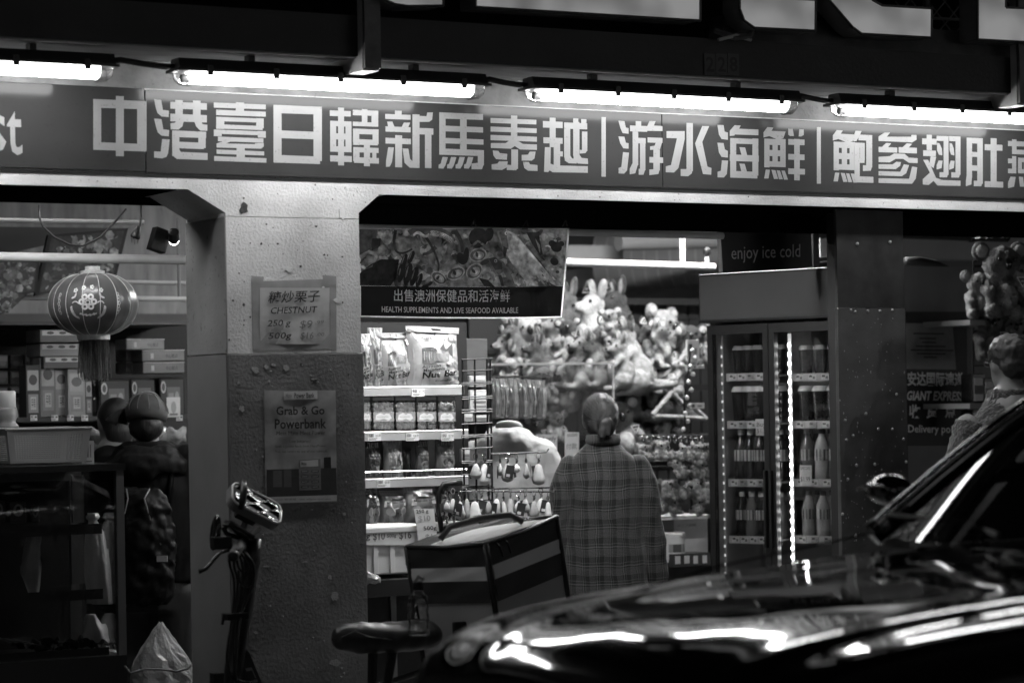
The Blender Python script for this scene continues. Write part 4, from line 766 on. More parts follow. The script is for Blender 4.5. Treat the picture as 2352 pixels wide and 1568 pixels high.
# wire fence on the third shelf
a = P(828, 1083, SY1); b = P(1072, 1079, SY1); zt_ = (a.z+b.z)/2; zb_ = XZ(810, 1098, 1073, 1117, SY1)[3]
MB().tube([(a.x, SY1, zt_), (b.x, SY1, zt_)], .004, 6).build('fence_rail', mat('chrome', .6, .2, metal=1), ps)
for k in range(22): x = a.x+(b.x-a.x)*k/21; MB().tube([(x, SY1, zb_), (x, SY1, zt_)], .0018, 4).build('fence_wire', MATS['chrome'], ps)
def pouch(name, lab, cat, grp, u0, v0, u1, v1, Y, art, g=.3, dep=.05, m_=None, seed=0, top=.0, tilt=0, hole=False):
    """pillow pack standing on a shelf; art is drawn in 0..1 coordinates on its bulging front"""
    x0, x1, z0, z1 = XZ(u0, v0, u1, v1, Y); w, h = x1-x0, z1-z0; q = random.Random(seed)
    t = thing(name, lab, cat, ((x0+x1)/2, Y, z0), group=grp)
    n = [q.uniform(0, 6) for _ in range(4)]
    def bul(a, b): return dep*(max(0, math.sin(math.pi*min(max(a, 0), 1)))**.5)*(max(0, math.sin(math.pi*min(1, .12+b*.88)))**.7)*(1+.12*math.sin(9*a+n[0])*math.sin(7*b+n[1]))+.003*math.sin(25*a+n[2]+12*b)
    def fr(a, b, o=0):
        nar = 1-.05*math.sin(math.pi*b)
        return Vector((x0+w*(.5+(a-.5)*nar), Y+dep*.5-bul(a, b)-o, z0+h*b+tilt*(a-.5)*w))
    def bk_(a, b): p = fr(a, b); p.y = Y+dep*.5+bul(a, b)*.7+.001; return p
    mb = MB(); mb.grid(lambda i, j: fr(i, j), 14, 14); mb.grid(lambda i, j: bk_(1-i, j), 8, 8); mb.build('pack', m_ or mat('foil_%02d' % int(g*100), g, .24, var=.25, vs=14, coat=.35, bump=.15, bs=28, bd=.01), t, smooth=True)
    if art:
        mb = MB(); mb.ink = g; k = 0
        for a in art:
            k += 1; o = .0012+k*.00025
            fn = lambda u, v, o=o: fr(u, 1-v, o)
            if a[0] == 'r':
                for i in range(6): s0, s1 = a[1]+(a[3]-a[1])*i/6, a[1]+(a[3]-a[1])*(i+1)/6; uvpoly(mb, [(s0, 1-a[2]), (s1, 1-a[2]), (s1, 1-(a[2]+a[4])/2), (s1, 1-a[4]), (s0, 1-a[4]), (s0, 1-(a[2]+a[4])/2)], fn, a[5])
            elif a[0] == 'o': uvpoly(mb, [(x, 1-y) for x, y in ell(a[1], a[2], a[3], a[4], a[6] if len(a) > 6 else 0)], fn, a[5])
            elif a[0] == 'p': uvpoly(mb, [(x, 1-y) for x, y in a[1]], fn, a[2])
            elif a[0] == 't': uvtext(mb, a[1], a[2], 1-a[5], a[4], 1-a[3], fn, a[6], slope=a[7] if len(a) > 7 else 0, off=.02)
        mb.build('label_print', PRINT_GLOSS, t)
    return t
def nutbar(q):
    r = random.Random(q); art = [('r', .06, .0, .94, .98, .30), ('p', [(.32, .62), (.50, .92), (.53, .60)], .10), ('p', [(.50, .62), (.66, .8), (.66, .58)], .12), ('p', [(.62, .60), (.82, .74), (.8, .5)], .10), ('r', .18, .38, .42, .62, .16), ('o', .3, .62, .12, .04, .08), ('r', .36, .42, .70, .55, .24, ), ('p', [(.36, .44), (.68, .47), (.70, .60), (.40, .56)], .33), ('r', .06, .0, .94, .36, .36)]
    for k in range(42): art.append(('o', r.uniform(.62, .92), r.uniform(.04, .42), .035, .028, r.choice((.25, .4, .5, .55))))
    return art+[('t', 'Australian', .16, .29, .48, .35, .03, -.12), ('t', 'Macadamia', .19, .235, .56, .29, .03, -.12), ('t', 'Nut Bar', .18, .12, .84, .23, .015, -.12), ('t', 'Crunchy!', .42, .07, .72, .11, .05, -.1), ('t', 'NuCare', .10, .78, .36, .83, .1), ('r', .74, .78, .80, .88, .7), ('r', .83, .78, .9, .87, .4)]
bagm = mat('clear_foil', .42, .18, var=.3, vs=10, coat=.5, bump=.2, bs=22, bd=.012)
hnd = [('r', .0, .90, 1, 1.0, .42), ('r', .36, .935, .62, .965, .02)]
pouch('snack_bag', 'narrow nut bar bag squeezed against the pillar', 'snack bag', 'macadamia nut bar bags', 824, 766, 856, 888, SY1+.06, nutbar(1), .4, .04, bagm, 1)
pouch('snack_bag', 'second nut bar bag from the pillar, half covered', 'snack bag', 'macadamia nut bar bags', 850, 752, 884, 888, SY1+.10, nutbar(2), .4, .04, bagm, 2)
pouch('snack_bag', 'nut bar bag behind the big handled one', 'snack bag', 'macadamia nut bar bags', 872, 764, 950, 888, SY1+.08, nutbar(3)+hnd[:1], .4, .06, bagm, 3)
pouch('snack_bag', 'big nut bar bag with a cut-out carry handle', 'snack bag', 'macadamia nut bar bags', 942, 750, 1061, 888, SY1+.03, nutbar(4)+hnd, .42, .08, bagm, 4, tilt=-.04)
carton('storage_box', 'plain grey box behind the nut bar bags', 'box', None, 1062, 778, 1120, 860, 1.9, .2, .25, [], .004)
# nut jars
nut = mat('nut', .62, .45, var=.25, vs=60); jarm = glass_mat('jar_plastic', .05, .97, .04)
def nut_jar(u0, v0, u1, v1, Y, lab, seed, clear_=True):
    x0, x1, z0, z1 = XZ(u0, v0, u1, v1, Y); w, h = x1-x0, z1-z0; q = random.Random(seed)
    t = thing('nut_jar', lab, 'jar', ((x0+x1)/2, Y, z0), group='square macadamia jars')
    MB().box(x0, Y, z0, x1, Y+w, z1-h*.14).build('jar_body', jarm, t, bevel=.006)
    MB().box(x0+.002, Y+.002, z1-h*.13, x1-.002, Y+w-.002, z1).build('lid', mat('jar_lid', .5, .35, var=.1), t, bevel=.004)
    m = MB()
    for k in range(110):
        r = q.uniform(.008, .0105); m.ball((q.uniform(x0+.01, x1-.01), Y+.002+r+q.random()**3*.03, q.uniform(z0+.01, z1-h*.17)), r, 7, 5)
    o = m.build('nuts', nut, t, smooth=True); o['kind'] = 'stuff'
    MB().box(x0+.006, Y+.034, z0+.004, x1-.006, Y+w-.01, z1-h*.2).build('nut_fill', mat('nut_fill', .05, .7, var=.5, vs=60), t)
    m = MB(); m.ink = .3; y = Y-.0015
    m.quad((x0+w*.02, y, z0+h*.26), (x1-w*.05, y, z0+h*.26), (x1-w*.05, y, z0+h*.54), (x0+w*.02, y, z0+h*.54), ink=.24)
    m.quad(*[(x0+w*a, y-.0004, z0+h*b) for a, b in ((.1, .32), (.3, .3), (.5, .34), (.7, .28), (.85, .36), (.75, .48), (.6, .5), (.5, .46), (.35, .52), (.15, .46))], ink=.62)
    lettering(m, 'MACADAMIA', (x0+w*.2, y-.0008, z0+h*.38), EX, EZ, .01, ink=.2, fit=w*.5, fith=h*.04); m.build('label_print', PRINT_GLOSS, t)
for k, (u0, u1, lab) in enumerate([(833, 853, 'dark nut jar cut by the pillar edge'), (856, 907, 'first full nut jar from the pillar'), (908, 956, 'second full nut jar from the pillar'), (957, 1004, 'third full nut jar from the pillar'), (1006, 1048, 'nut jar at the shelf end beside the wire rack')]): nut_jar(u0, 910, u1, 988, SY1+.008, lab, k)
# third shelf pouches
nw = lambda s: [('r', .05, .0, .95, .98, .2), ('r', .15, .5, .9, .72, .16), ('t', 'nutworks', .15, .58, .85, .64, .55), ('t', 'MACADAMIA', .2, .5, .8, .53, .35), ('o', .5, .32, .3, .12, .35), ('o', .5, .36, .28, .1, .06), ('o', .42, .26, .1, .05, .45), ('o', .62, .25, .12, .05, .5), ('o', .5, .2, .3, .07, .5)]+[('p', [(.1+.1*i, .8), (.16+.1*i, .8), (.26+.1*i, .95), (.2+.1*i, .95)], .5) for i in range(7)]
for k, (u0, v0, u1, v1, g, lab) in enumerate([(840, 1012, 876, 1094, .06, 'dark snack pouch nearest the pillar on the fenced shelf'), (884, 1004, 928, 1096, .36, 'pale snack pouch with a nut bowl on the fenced shelf'), (958, 1008, 988, 1094, .14, 'narrow grey snack pouch in the middle of the fenced shelf'), (1003, 1004, 1048, 1092, .16, 'striped snack pouch at the end of the fenced shelf')]):
    pouch('snack_pouch', lab, 'pouch', 'pouches on the fenced shelf', u0, v0, u1, v1, SY1+.03, [(a[:5]+(a[5]*(g/.2)**.5,)+a[6:]) if a[0] in 'ro' else a for a in nw(k)], g, .04, None, 20+k)
pouch('snack_stick', 'slim stick pack between the pouches on the fenced shelf', 'snack stick', None, 930, 1032, 946, 1096, SY1+.1, [('r', .1, .1, .9, .9, .3), ('o', .5, .3, .3, .2, .1)], .25, .02, None, 31)
# bottom shelf: koala pouches
ko = lambda s: [('r', .03, .0, .97, .98, .22)]+[('p', [(.02+.065*i, .82+.04*j), (.06+.065*i, .82+.04*j), (.085+.065*i, .85+.04*j), (.045+.065*i, .85+.04*j)], .62) for i in range(14) for j in range(3)]+[('r', .2, .72, .8, .78, .05), ('p', [(.12, .5), (.88, .53), (.85, .70), (.15, .66)], .5), ('t', s, .2, .56, .84, .64, .04, -.05), ('o', .5, .24, .26, .24, .3), ('o', .28, .38, .12, .11, .34), ('o', .72, .38, .12, .11, .34), ('o', .5, .24, .07, .11, .03), ('o', .38, .30, .03, .03, .01), ('o', .62, .30, .03, .03, .01), ('o', .5, .05, .2, .06, .55)]
for k, (u0, v0, u1, v1, g, s, lab) in enumerate([(832, 1116, 872, 1210, .07, 'Salt', 'dark koala pouch half behind the pillar'), (868, 1120, 938, 1206, .2, 'Manuka Honey', 'koala pouch left of the middle one on the bottom shelf'), (930, 1112, 1008, 1206, .24, 'Manuka Honey', 'widest koala pouch above the foam box'), (1004, 1114, 1040, 1206, .12, 'Sea Salt', 'koala pouch behind the handwritten price slip')]):
    pouch('snack_pouch', lab, 'pouch', 'koala pouches on the bottom shelf', u0, v0, u1, v1, SY1+.02-.02*(k == 2), ko(s), g, .07, mat('koala_foil_%d' % k, g, .2, var=.4, vs=9, coat=.6, bump=.2, bs=20, bd=.012), 50+k)
# ---------------------------------------------------------------- foam box with price notes
FY = .78
fo = thing('foam_box', 'white foam box with handwritten price notes below the pouches', 'foam box', P(915, 1330, FY))
foam = mat('foam', .72, .7, var=.06, bump=.3, bs=220, bd=.001)
x0, x1, z0, z1 = XZ(815, 1212, 990, 1318, FY); MB().box(x0, FY, z0, x1, FY+.34, z1-.022).build('box_wall', foam, fo, bevel=.008)
MB().box(x0-.01, FY-.012, z1-.021, x1+.012, FY+.35, z1+.006).build('rim', foam, fo, bevel=.006)
for u in (862, 900, 958): a = P(u, 1260, FY); MB().box(a.x-.012, FY-.006, z0+.004, a.x+.012, FY-.0005, z1-.024).build('rib', foam, fo, bevel=.003)
note = mat('note_paper', .74, .6)
def note_card(par, u0, v0, u1, v1, Y, texts, sk=0, g=.72, name='price_note'):
    m = MB(); m.ink = g; fn = lambda u, v, o=0: P(u+sk*(v-v0), v, Y-o)
    m.quad(fn(u0, v0), fn(u1, v0), fn(u1, v1), fn(u0, v1)); m.quad(*[fn(a, b, -.001) for a, b in ((u0, v0), (u0, v1), (u1, v1), (u1, v0))])
    for s, a, b, c, d, i in texts: uvtext(m, s, a, b, c, d, lambda u, v: fn(u, v, .0012), i, off=.015, slope=-.06)
    return m.build(name, price_m, par) if par else m
note_card(fo, 836, 1222, 984, 1251, FY-.009, [('g', 841, 1228, 850, 1242, .06), ('$10', 857, 1222, 884, 1243, .12), ('500g', 889, 1226, 910, 1236, .08), ('$16', 917, 1219, 945, 1240, .12)], 0, .74)
t = tag(note_card(None, 951, 1168, 996, 1250, FY-.02, [('250 g', 955, 1170, 983, 1181, .02), ('$10', 958, 1184, 986, 1199, .38), ('500g', 967, 1208, 997, 1220, .02), ('$16', 969, 1226, 998, 1242, .3)], .13).build('price_slip', price_m), 'tall white price slip reading 250 g and 500 g above the foam box', 'price slip')
p = P(1010, 1236, SY1-.05); t = price_tag(None, p.x, p.y, p.z-.02, .085, .045, '$16.99'); tag(t, 'shelf price card beside the tall price slip', 'price card'); t.name = 'price_card'
# crates below
cr = thing('black_crate', 'low black box under the foam box beside the pillar', 'crate', P(905, 1380, .72))
x0, x1, z0, z1 = XZ(812, 1335, 1000, 1352, .72); MB().box(x0, .72, z0-.03, x1, 1.2, z1+.01).build('lid', mat('crate_lid', .03, .25, coat=.3), cr, bevel=.004)
x0, x1, z0, z1 = XZ(812, 1356, 1000, 1480, .75); MB().box(x0, .75, .0, x1, 1.15, z1).build('crate_body', mat('crate_body', .015, .3, var=.6, vs=12, coat=.3), cr)
a = P(902, 1420, .74); MB().box(a.x-.008, .736, .1, a.x+.016, .749, z1-.005).build('corner_edge', mat('crate_edge', .2, .3, metal=.6), cr)
m = MB(); q = random.Random(3); p0 = P(836, 1330, .7); m.grid(lambda i, j: (p0.x+i*.075, .7-.03*math.sin(3*i)*math.sin(3*j), p0.z-.02+.06*j*(1-.6*i)+q.uniform(-.005, .005)), 6, 5); tag(m.build('torn_packet', mat('torn_foil', .4, .25, coat=.3)), 'small crumpled packet at the foam box foot', 'packet')
ORDN = ['first', 'second', 'third', 'fourth', 'fifth', 'sixth', 'seventh', 'eighth', 'ninth', 'tenth', 'eleventh', 'twelfth']
# ================================================================ PEOPLE
def capsule(mb, a, b, r0, r1, n=12, k=6):
    a, b = Vector(a), Vector(b); mb.tube([a+(b-a)*i/k for i in range(k+1)], [r0+(r1-r0)*i/k for i in range(k+1)], n); mb.ball(a, r0, n, 8); mb.ball(b, r1, n, 8); return mb
skin = mat('skin', .22, .5, var=.08, vs=30); 
def strand_mat(name, col, sc=(45, 45, 4)): return mat(name, col, .55, var=.6, vs=2.5, bump=.35, bs=3, bd=.006, stretch=sc, spec=.6)
def plaid_mat():
    m = bpy.data.materials.new('plaid_wool'); m.use_nodes = True; n = m.node_tree; L = n.links.new; b = n.nodes['Principled BSDF']; b.inputs['Roughness'].default_value = .85; b.inputs['Specular IOR Level'].default_value = .2; b.inputs['Sheen Weight'].default_value = .15
    tc = n.nodes.new('ShaderNodeTexCoord'); sx = n.nodes.new('ShaderNodeSeparateXYZ'); L(tc.outputs['Object'], sx.inputs[0])
    def math_(op, a, b_=None, c=None):
        q = n.nodes.new('ShaderNodeMath'); q.operation = op
        for i, v in enumerate((a, b_, c)):
            if v is None: continue
            if isinstance(v, (int, float)): q.inputs[i].default_value = v
            else: L(v, q.inputs[i])
        return q.outputs[0]
    nz = n.nodes.new('ShaderNodeTexNoise'); nz.inputs['Scale'].default_value = 6; L(tc.outputs['Object'], nz.inputs[0])
    wob = math_('MULTIPLY', math_('SUBTRACT', nz.outputs[0], .5), .04)
    def lines(co, per):
        t = math_('FRACT', math_('DIVIDE', math_('ADD', math_('ADD', co, wob), 10), per))
        band = math_('MULTIPLY', math_('LESS_THAN', t, .42), math_('LESS_THAN', math_('FRACT', math_('MULTIPLY', t, 14)), .45))
        one = math_('LESS_THAN', math_('ABSOLUTE', math_('SUBTRACT', t, .5)), .022)
        two = math_('LESS_THAN', math_('ABSOLUTE', math_('SUBTRACT', t, .66)), .016)
        return math_('ADD', math_('MULTIPLY', band, .55), math_('ADD', math_('MULTIPLY', one, .75), math_('MULTIPLY', two, .5)))
    v = math_('ADD', lines(sx.outputs[0], .062), lines(sx.outputs[2], .085)); n2 = n.nodes.new('ShaderNodeTexNoise'); n2.inputs['Scale'].default_value = 240; L(tc.outputs['Object'], n2.inputs[0])
    v = math_('ADD', math_('MULTIPLY', v, .062), math_('MULTIPLY', n2.outputs[0], .012)); v = math_('ADD', v, .001)
    cb = n.nodes.new('ShaderNodeCombineColor'); [L(v, cb.inputs[i]) for i in range(3)]; L(cb.outputs[0], b.inputs['Base Color'])
    nb = n.nodes.new('ShaderNodeTexNoise'); nb.inputs['Scale'].default_value = 300; L(tc.outputs['Object'], nb.inputs[0]); bp = n.nodes.new('ShaderNodeBump'); bp.inputs['Strength'].default_value = .2; bp.inputs['Distance'].default_value = .002; L(nb.outputs[0], bp.inputs['Height']); L(bp.outputs[0], b.inputs['Normal'])
    return m
def hand(mb, w, s, fwd=Vector((0, .2, -1))):
    """palm and five fingers hanging from wrist w"""
    w = Vector(w); capsule(mb, w, w+Vector((0, .01, -.08)), .022, .034)
    for i, l in enumerate((.058, .068, .064, .05)):
        a = w+Vector((0, -.026+.019*i, -.095)); k = a+Vector((-s*.006, .004, -l*.55)); capsule(mb, a, k, .009, .0085, 8, 3); capsule(mb, k, k+Vector((-s*.014, .006, -l*.5)), .0085, .0075, 8, 3)
    a = w+Vector((0, .034, -.04)); capsule(mb, a, a+Vector((-s*.008, .03, -.035)), .011, .0095, 8, 3); capsule(mb, a+Vector((-s*.008, .03, -.035)), a+Vector((-s*.016, .036, -.062)), .0095, .008, 8, 3)
def head_shape(mb, c, tilt=0):
    """skull, jaw, nose, ears, brow facing +y"""
    c = Vector(c); mb.ball(c+Vector((0, 0, .02)), (.074, .092, .092), 16, 12); mb.ball(c+Vector((0, .025, -.045)), (.056, .062, .065), 14, 10); mb.ball(c+Vector((0, .1, -.012)), (.014, .018, .024), 8, 6)
    mb.ball(c+Vector((0, .075, -.085)), (.025, .02, .016), 8, 6)
    for s in (-1, 1): mb.ball(c+Vector((s*.076, -.008, -.01)), (.01, .02, .032), 8, 6)
    capsule(mb, c+Vector((0, -.02, -.06)), c+Vector((0, -.03, -.17)), .05, .056)
def face(par, c):
    c = Vector(c)
    for s in (-1, 1): MB().ball(c+Vector((s*.03, .086, .008)), (.012, .008, .007), 8, 6).build('eye', mat('eye', .03, .2), par, smooth=True, local=True)
    MB().ball(c+Vector((0, .089, -.058)), (.024, .008, .006), 10, 6).build('mouth', mat('lips', .18, .4), par, smooth=True, local=True)
# --- woman in the plaid jacket, back to the street
wl = PD(1385, 1000, 11.7); WX, WYy = wl.x, wl.y
wo = thing('person', 'person in a long plaid jacket seen from behind at the shop entrance', 'person', (WX, WYy, 0), -A+R(4))
b_ = MB(); head_shape(b_, (-.01, .03, 1.495)); capsule(b_, (0, -.0, 1.31), (0, 0, .95), .07, .08)
for s in (-1, 1):
    capsule(b_, (s*.085, 0, .9), (s*.09, .01, .5), .085, .06); capsule(b_, (s*.09, .01, .5), (s*.09, -.01, .08), .058, .038); capsule(b_, (s*.09, -.02, .05), (s*.1, .14, .035), .042, .034)
    capsule(b_, (s*.15, 0, 1.27), (s*.195, -.005, 1.0), .042, .036); capsule(b_, (s*.195, -.005, 1.0), (s*.225, .02, .76), .034, .026); hand(b_, (s*.228, .025, .75), s)
remesh(b_, 'body', skin, wo, .014, 3, local=True); face(wo, (-.01, .03, 1.495))
h_ = MB(); hc = Vector((-.01, .02, 1.52)); h_.ball(hc, (.081, .098, .096), 18, 14); h_.ball(hc+Vector((0, -.03, -.05)), (.07, .07, .07), 14, 10); h_.ball(hc+Vector((.014, -.10, -.04)), (.036, .03, .03), 12, 8)
for k in range(7): a = hc+Vector((.012+.006*(k-3), -.115, -.05)); capsule(h_, a, a+Vector((.005*(k-3)-.006, .0-.003*(k % 3), -.045-.01*(k % 4))), .011, .004, 7, 4)
remesh(h_, 'hair', strand_mat('hair_brown', .014), wo, .008, 2, local=True, disp=.006, dscale=.02)
m = MB(); q = random.Random(77); bun = hc+Vector((.012, -.098, -.038))
for k in range(240):
    az = q.uniform(-2.6, 2.6); el = q.uniform(-.35, 1.35); rr_ = (.083, .1, .098); st_ = Vector((math.sin(az)*math.cos(el)*rr_[0], math.cos(az)*math.cos(el)*rr_[1], math.sin(el)*rr_[2]))
    pts = []
    for i in range(7):
        w = i/6; v_ = st_*(1-w)+(bun-hc)*w; L_ = math.sqrt((v_.x/rr_[0])**2+(v_.y/rr_[1])**2+(v_.z/rr_[2])**2) or 1; v_ = v_/L_*(1.0+.012*math.sin(i+k)) if w < .85 else v_; pts.append(hc+v_)
    m.tube(pts, .0012, 3, cap=False)
o = m.build('hair_strands', strand_mat('hair_strand', .03), wo, local=True, smooth=True); o['kind'] = 'stuff'
MB().tube([hc+Vector((.012+.025*math.cos(t*.7), -.108+.008*math.sin(t*.7), -.045+.02*math.sin(t*.7))) for t in range(10)], .007, 6).build('hair_tie', black, wo, smooth=True, local=True)
j_ = MB(); secs = [(.64, .205, .14), (.8, .196, .136), (.95, .183, .128), (1.1, .172, .12), (1.22, .168, .11), (1.285, .162, .1), (1.33, .135, .086), (1.37, .085, .07), (1.40, .064, .064)]
def loft(mb, secs, n=24, y0=0):
    vs = [(rx*math.cos(2*math.pi*j/n), y0+ry*math.sin(2*math.pi*j/n), z) for z, rx, ry in secs for j in range(n)]; k = len(secs)
    mb.add(vs, [(i*n+j, i*n+(j+1) % n, (i+1)*n+(j+1) % n, (i+1)*n+j) for i in range(k-1) for j in range(n)]+[tuple(range(n))[::-1], tuple(range((k-1)*n, k*n))])
loft(j_, secs)
for s in (-1, 1):
    continue
    mb_pts = [(s*.135, 0, 1.30), (s*.172, -.005, 1.20), (s*.196, -.005, 1.05), (s*.212, .0, .9), (s*.228, .015, .735)]; j_.tube(mb_pts, [.06, .06, .056, .05, .052], 14); j_.ball(mb_pts[0], .06)
remesh(j_, 'jacket', plaid_mat(), wo, .010, 3, local=True, disp=.02, dscale=.12)
for s in (-1, 1):
    sl_ = MB(); sp_s = [(s*.155, 0, 1.285), (s*.188, -.005, 1.20), (s*.208, -.008, 1.05), (s*.226, .0, .9), (s*.246, .02, .73)]; sl_.tube(sp_s, [.052, .058, .058, .056, .056], 16); sl_.ball(sp_s[0], .052); remesh(sl_, 'sleeve', bpy.data.materials['plaid_wool'], wo, .010, 3, local=True, disp=.02, dscale=.09)
c_ = MB(); n = 20; pr = [(.072, 1.375), (.078, 1.40), (.074, 1.425), (.068, 1.428), (.066, 1.40)]
c_.lathe(pr, n, sx=1.05, sy=1.05); c_.build('collar', bpy.data.materials['plaid_wool'], wo, smooth=True, local=True)
p_ = MB(); loft(p_, [(.66, .13, .1), (.9, .13, .1)]); 
for s in (-1, 1): p_.tube([(s*.075, 0, .72), (s*.09, .01, .45), (s*.09, -.01, .09)], [.075, .075, .07], 14)
remesh(p_, 'trousers', mat('dark_trousers', .02, .8, var=.2), wo, .014, 3, local=True)
for s in (-1, 1): MB().ball((s*.095, .05, .04), (.045, .13, .045), 12, 8).build('shoe', black, wo, smooth=True, local=True)
# --- person in a white shirt bending over the counter
wp = PD(1168, 1000, 12.5)
ws = thing('person', 'person in a white shirt stooping behind the wire rack', 'person', (wp.x, wp.y, 0), -A-R(8))
b_ = MB(); head_shape(b_, (-.05, .30, 1.36)); capsule(b_, (0, .03, 1.28), (0, 0, .95), .09, .1)
for s in (-1, 1):
    capsule(b_, (s*.09, 0, .92), (s*.09, .02, .5), .09, .06); capsule(b_, (s*.09, .02, .5), (s*.09, 0, .08), .06, .04); capsule(b_, (s*.09, 0, .05), (s*.1, .16, .035), .042, .034)
    capsule(b_, (s*.18, 0, 1.28), (s*.24, .05, 1.06), .045, .04); capsule(b_, (s*.24, .05, 1.06), (s*.2, .3, .96), .038, .03); hand(b_, (s*.2, .32, .96), s)
remesh(b_, 'body', skin, ws, .016, 3, local=True); face(ws, (-.05, .30, 1.36))
MB().ball((-.05, .28, 1.385), (.082, .098, .08), 14, 10).build('hair', strand_mat('hair_black', .015), ws, smooth=True, local=True)
s_ = MB(); loft(s_, [(.78, .185, .13), (.9, .19, .135), (1.05, .2, .14), (1.2, .212, .14), (1.31, .21, .13), (1.385, .175, .115), (1.435, .11, .09), (1.455, .08, .07)])
for s in (-1, 1): s_.tube([(s*.165, 0, 1.32), (s*.222, .01, 1.2), (s*.245, .05, 1.05), (s*.225, .2, .97)], [.075, .068, .06, .052], 14); s_.ball((s*.165, 0, 1.32), .075)
remesh(s_, 'shirt', mat('white_shirt', .42, .7, var=.05, bump=.4, bs=9, bd=.03), ws, .011, 3, local=True, disp=.035, dscale=.09)
MB().lathe([(.066, -.01), (.068, .012), (.06, .022), (.056, .01)], 18, M=Matrix.Translation((0, .02, 1.452)) @ Matrix.Rotation(R(-18), 4, 'X')).build('collar', MATS['white_shirt'], ws, smooth=True, local=True)
p_ = MB(); loft(p_, [(.72, .16, .12), (.9, .165, .122)]); [p_.tube([(s*.085, 0, .8), (s*.09, .02, .45), (s*.09, 0, .09)], [.1, .08, .07], 12) for s in (-1, 1)]; remesh(p_, 'trousers', MATS['dark_trousers'], ws, .016, 3, local=True)
# --- man with cap and backpack in the left shop, second face beside him
ml = PD(338, 1000, 11.2)
mn = thing('person', 'person with a cap and dark backpack standing behind the glass cabinet', 'person', (ml.x, ml.y, 0), -A-R(2))
MH = .005
b_ = MB(); head_shape(b_, (0, .03, 1.545+MH)); capsule(b_, (0, 0, 1.33), (0, 0, .95), .08, .1)
for s in (-1, 1):
    capsule(b_, (s*.095, 0, .92), (s*.1, .02, .5), .09, .06); capsule(b_, (s*.1, .02, .5), (s*.1, 0, .08), .06, .04); capsule(b_, (s*.1, 0, .05), (s*.11, .16, .035), .044, .036)
    capsule(b_, (s*.21, 0, 1.33), (s*.26, .02, 1.06), .052, .045); capsule(b_, (s*.26, .02, 1.06), (s*.2, .22, .98), .043, .03); hand(b_, (s*.2, .24, .97), s)
remesh(b_, 'body', skin, mn, .015, 3, local=True)
h_ = MB(); h_.ball((0, .018, 1.55+MH), (.078, .095, .085), 16, 12); h_.ball((0, -.03, 1.50+MH), (.078, .068, .07), 14, 10); remesh(h_, 'hair', strand_mat('hair_black', .015), mn, .011, 2, local=True, disp=.01, dscale=.02)
capb = mat('cap_cloth', .07, .75, var=.15, vs=40, bump=.2, bs=200)
cb_ = MB(); n = 20
for i in range(7):
    pass
pr = [(.096*math.cos(-.42+(math.pi/2+.42)*i/8), .086*math.sin(-.42+(math.pi/2+.42)*i/8)) for i in range(9)]
cb_.lathe(pr, 24, M=Matrix.Translation((.0, .0, 1.555+MH)) @ Matrix.Rotation(R(-12), 4, 'X'), sx=.96, sy=1.14); cb_.build('cap_crown', capb, mn, smooth=True, local=True)
m = MB(); m.grid(lambda i, j: (-.075+.15*i, .095+(.02+.075*math.sin(math.pi*i))*j, 1.60+MH-.05*j*j-.025*(2*i-1)**2), 12, 6); 
o = m.build('cap_peak', capb, mn, smooth=True, local=True); o.rotation_euler = (0, 0, R(82)); o.location = (0, 0, -.02); sd = o.modifiers.new('t', 'SOLIDIFY'); sd.thickness = .004
for k in range(6): a_ = k*math.pi/6+.3; MB().tube([(math.cos(a_)*.094*math.cos(e), math.sin(a_)*.108*math.cos(e), 1.558+MH+.0875*math.sin(e)-.2*math.sin(a_)*.1*math.cos(e)) for e in [math.pi*i/14 for i in range(15)]], .0022, 4).build('cap_seam', mat('cap_seam', .12, .7), mn, local=True)
m = MB(); m.tube([(.05*math.cos(t)+.0, -.098-.01*math.sin(t), 1.595+MH-.03*math.sin(t)) for t in [math.pi*k/8 for k in range(9)]], .006, 6); None
j_ = MB(); loft(j_, [(.82, .2, .15), (.95, .205, .15), (1.1, .21, .145), (1.25, .22, .135), (1.34, .21, .12), (1.40, .15, .1), (1.44, .1, .09)])
for s in (-1, 1): j_.tube([(s*.18, 0, 1.35), (s*.25, 0, 1.2), (s*.275, .03, 1.05), (s*.2, .2, .98)], [.075, .075, .068, .055], 14); j_.ball((s*.18, 0, 1.35), .075)
remesh(j_, 'jacket', mat('black_jacket', .005, .7, var=.3, vs=10, spec=.2), mn, .013, 4, local=True, disp=.02, dscale=.1)
hd = MB(); hd.lathe([(.17, 1.30), (.175, 1.345), (.14, 1.385), (.10, 1.42), (.085, 1.43), (.07, 1.40), (.06, 1.33)], 24, M=Matrix.Translation((0, -.03, 0)), sx=1.15, sy=.8); hd.ball((0, -.14, 1.33), (.10, .04, .06))
remesh(hd, 'hood', mat('hood_cloth', .008, .7, var=.2, spec=.2), mn, .010, 2, local=True, disp=.03, dscale=.06)
p_ = MB(); loft(p_, [(.7, .18, .14), (.92, .185, .14)]); [p_.tube([(s*.1, 0, .8), (s*.1, .02, .45), (s*.1, 0, .09)], [.11, .09, .075], 12) for s in (-1, 1)]; remesh(p_, 'trousers', MATS['dark_trousers'], mn, .016, 3, local=True)
bpk = thing('backpack', 'glossy dark backpack with straps worn over the black jacket', 'backpack', mn.location, mn.rotation_euler[2])
m = MB()
loft(m, [(.74, .11, .07), (.78, .14, .10), (.9, .15, .115), (1.05, .15, .11), (1.18, .13, .085), (1.24, .09, .05)], y0=-.2)
remesh(m, 'bag_body', mat('bag_nylon', .004, .5, var=.4, spec=.15), bpk, .011, 3, local=True, disp=.045, dscale=.05)
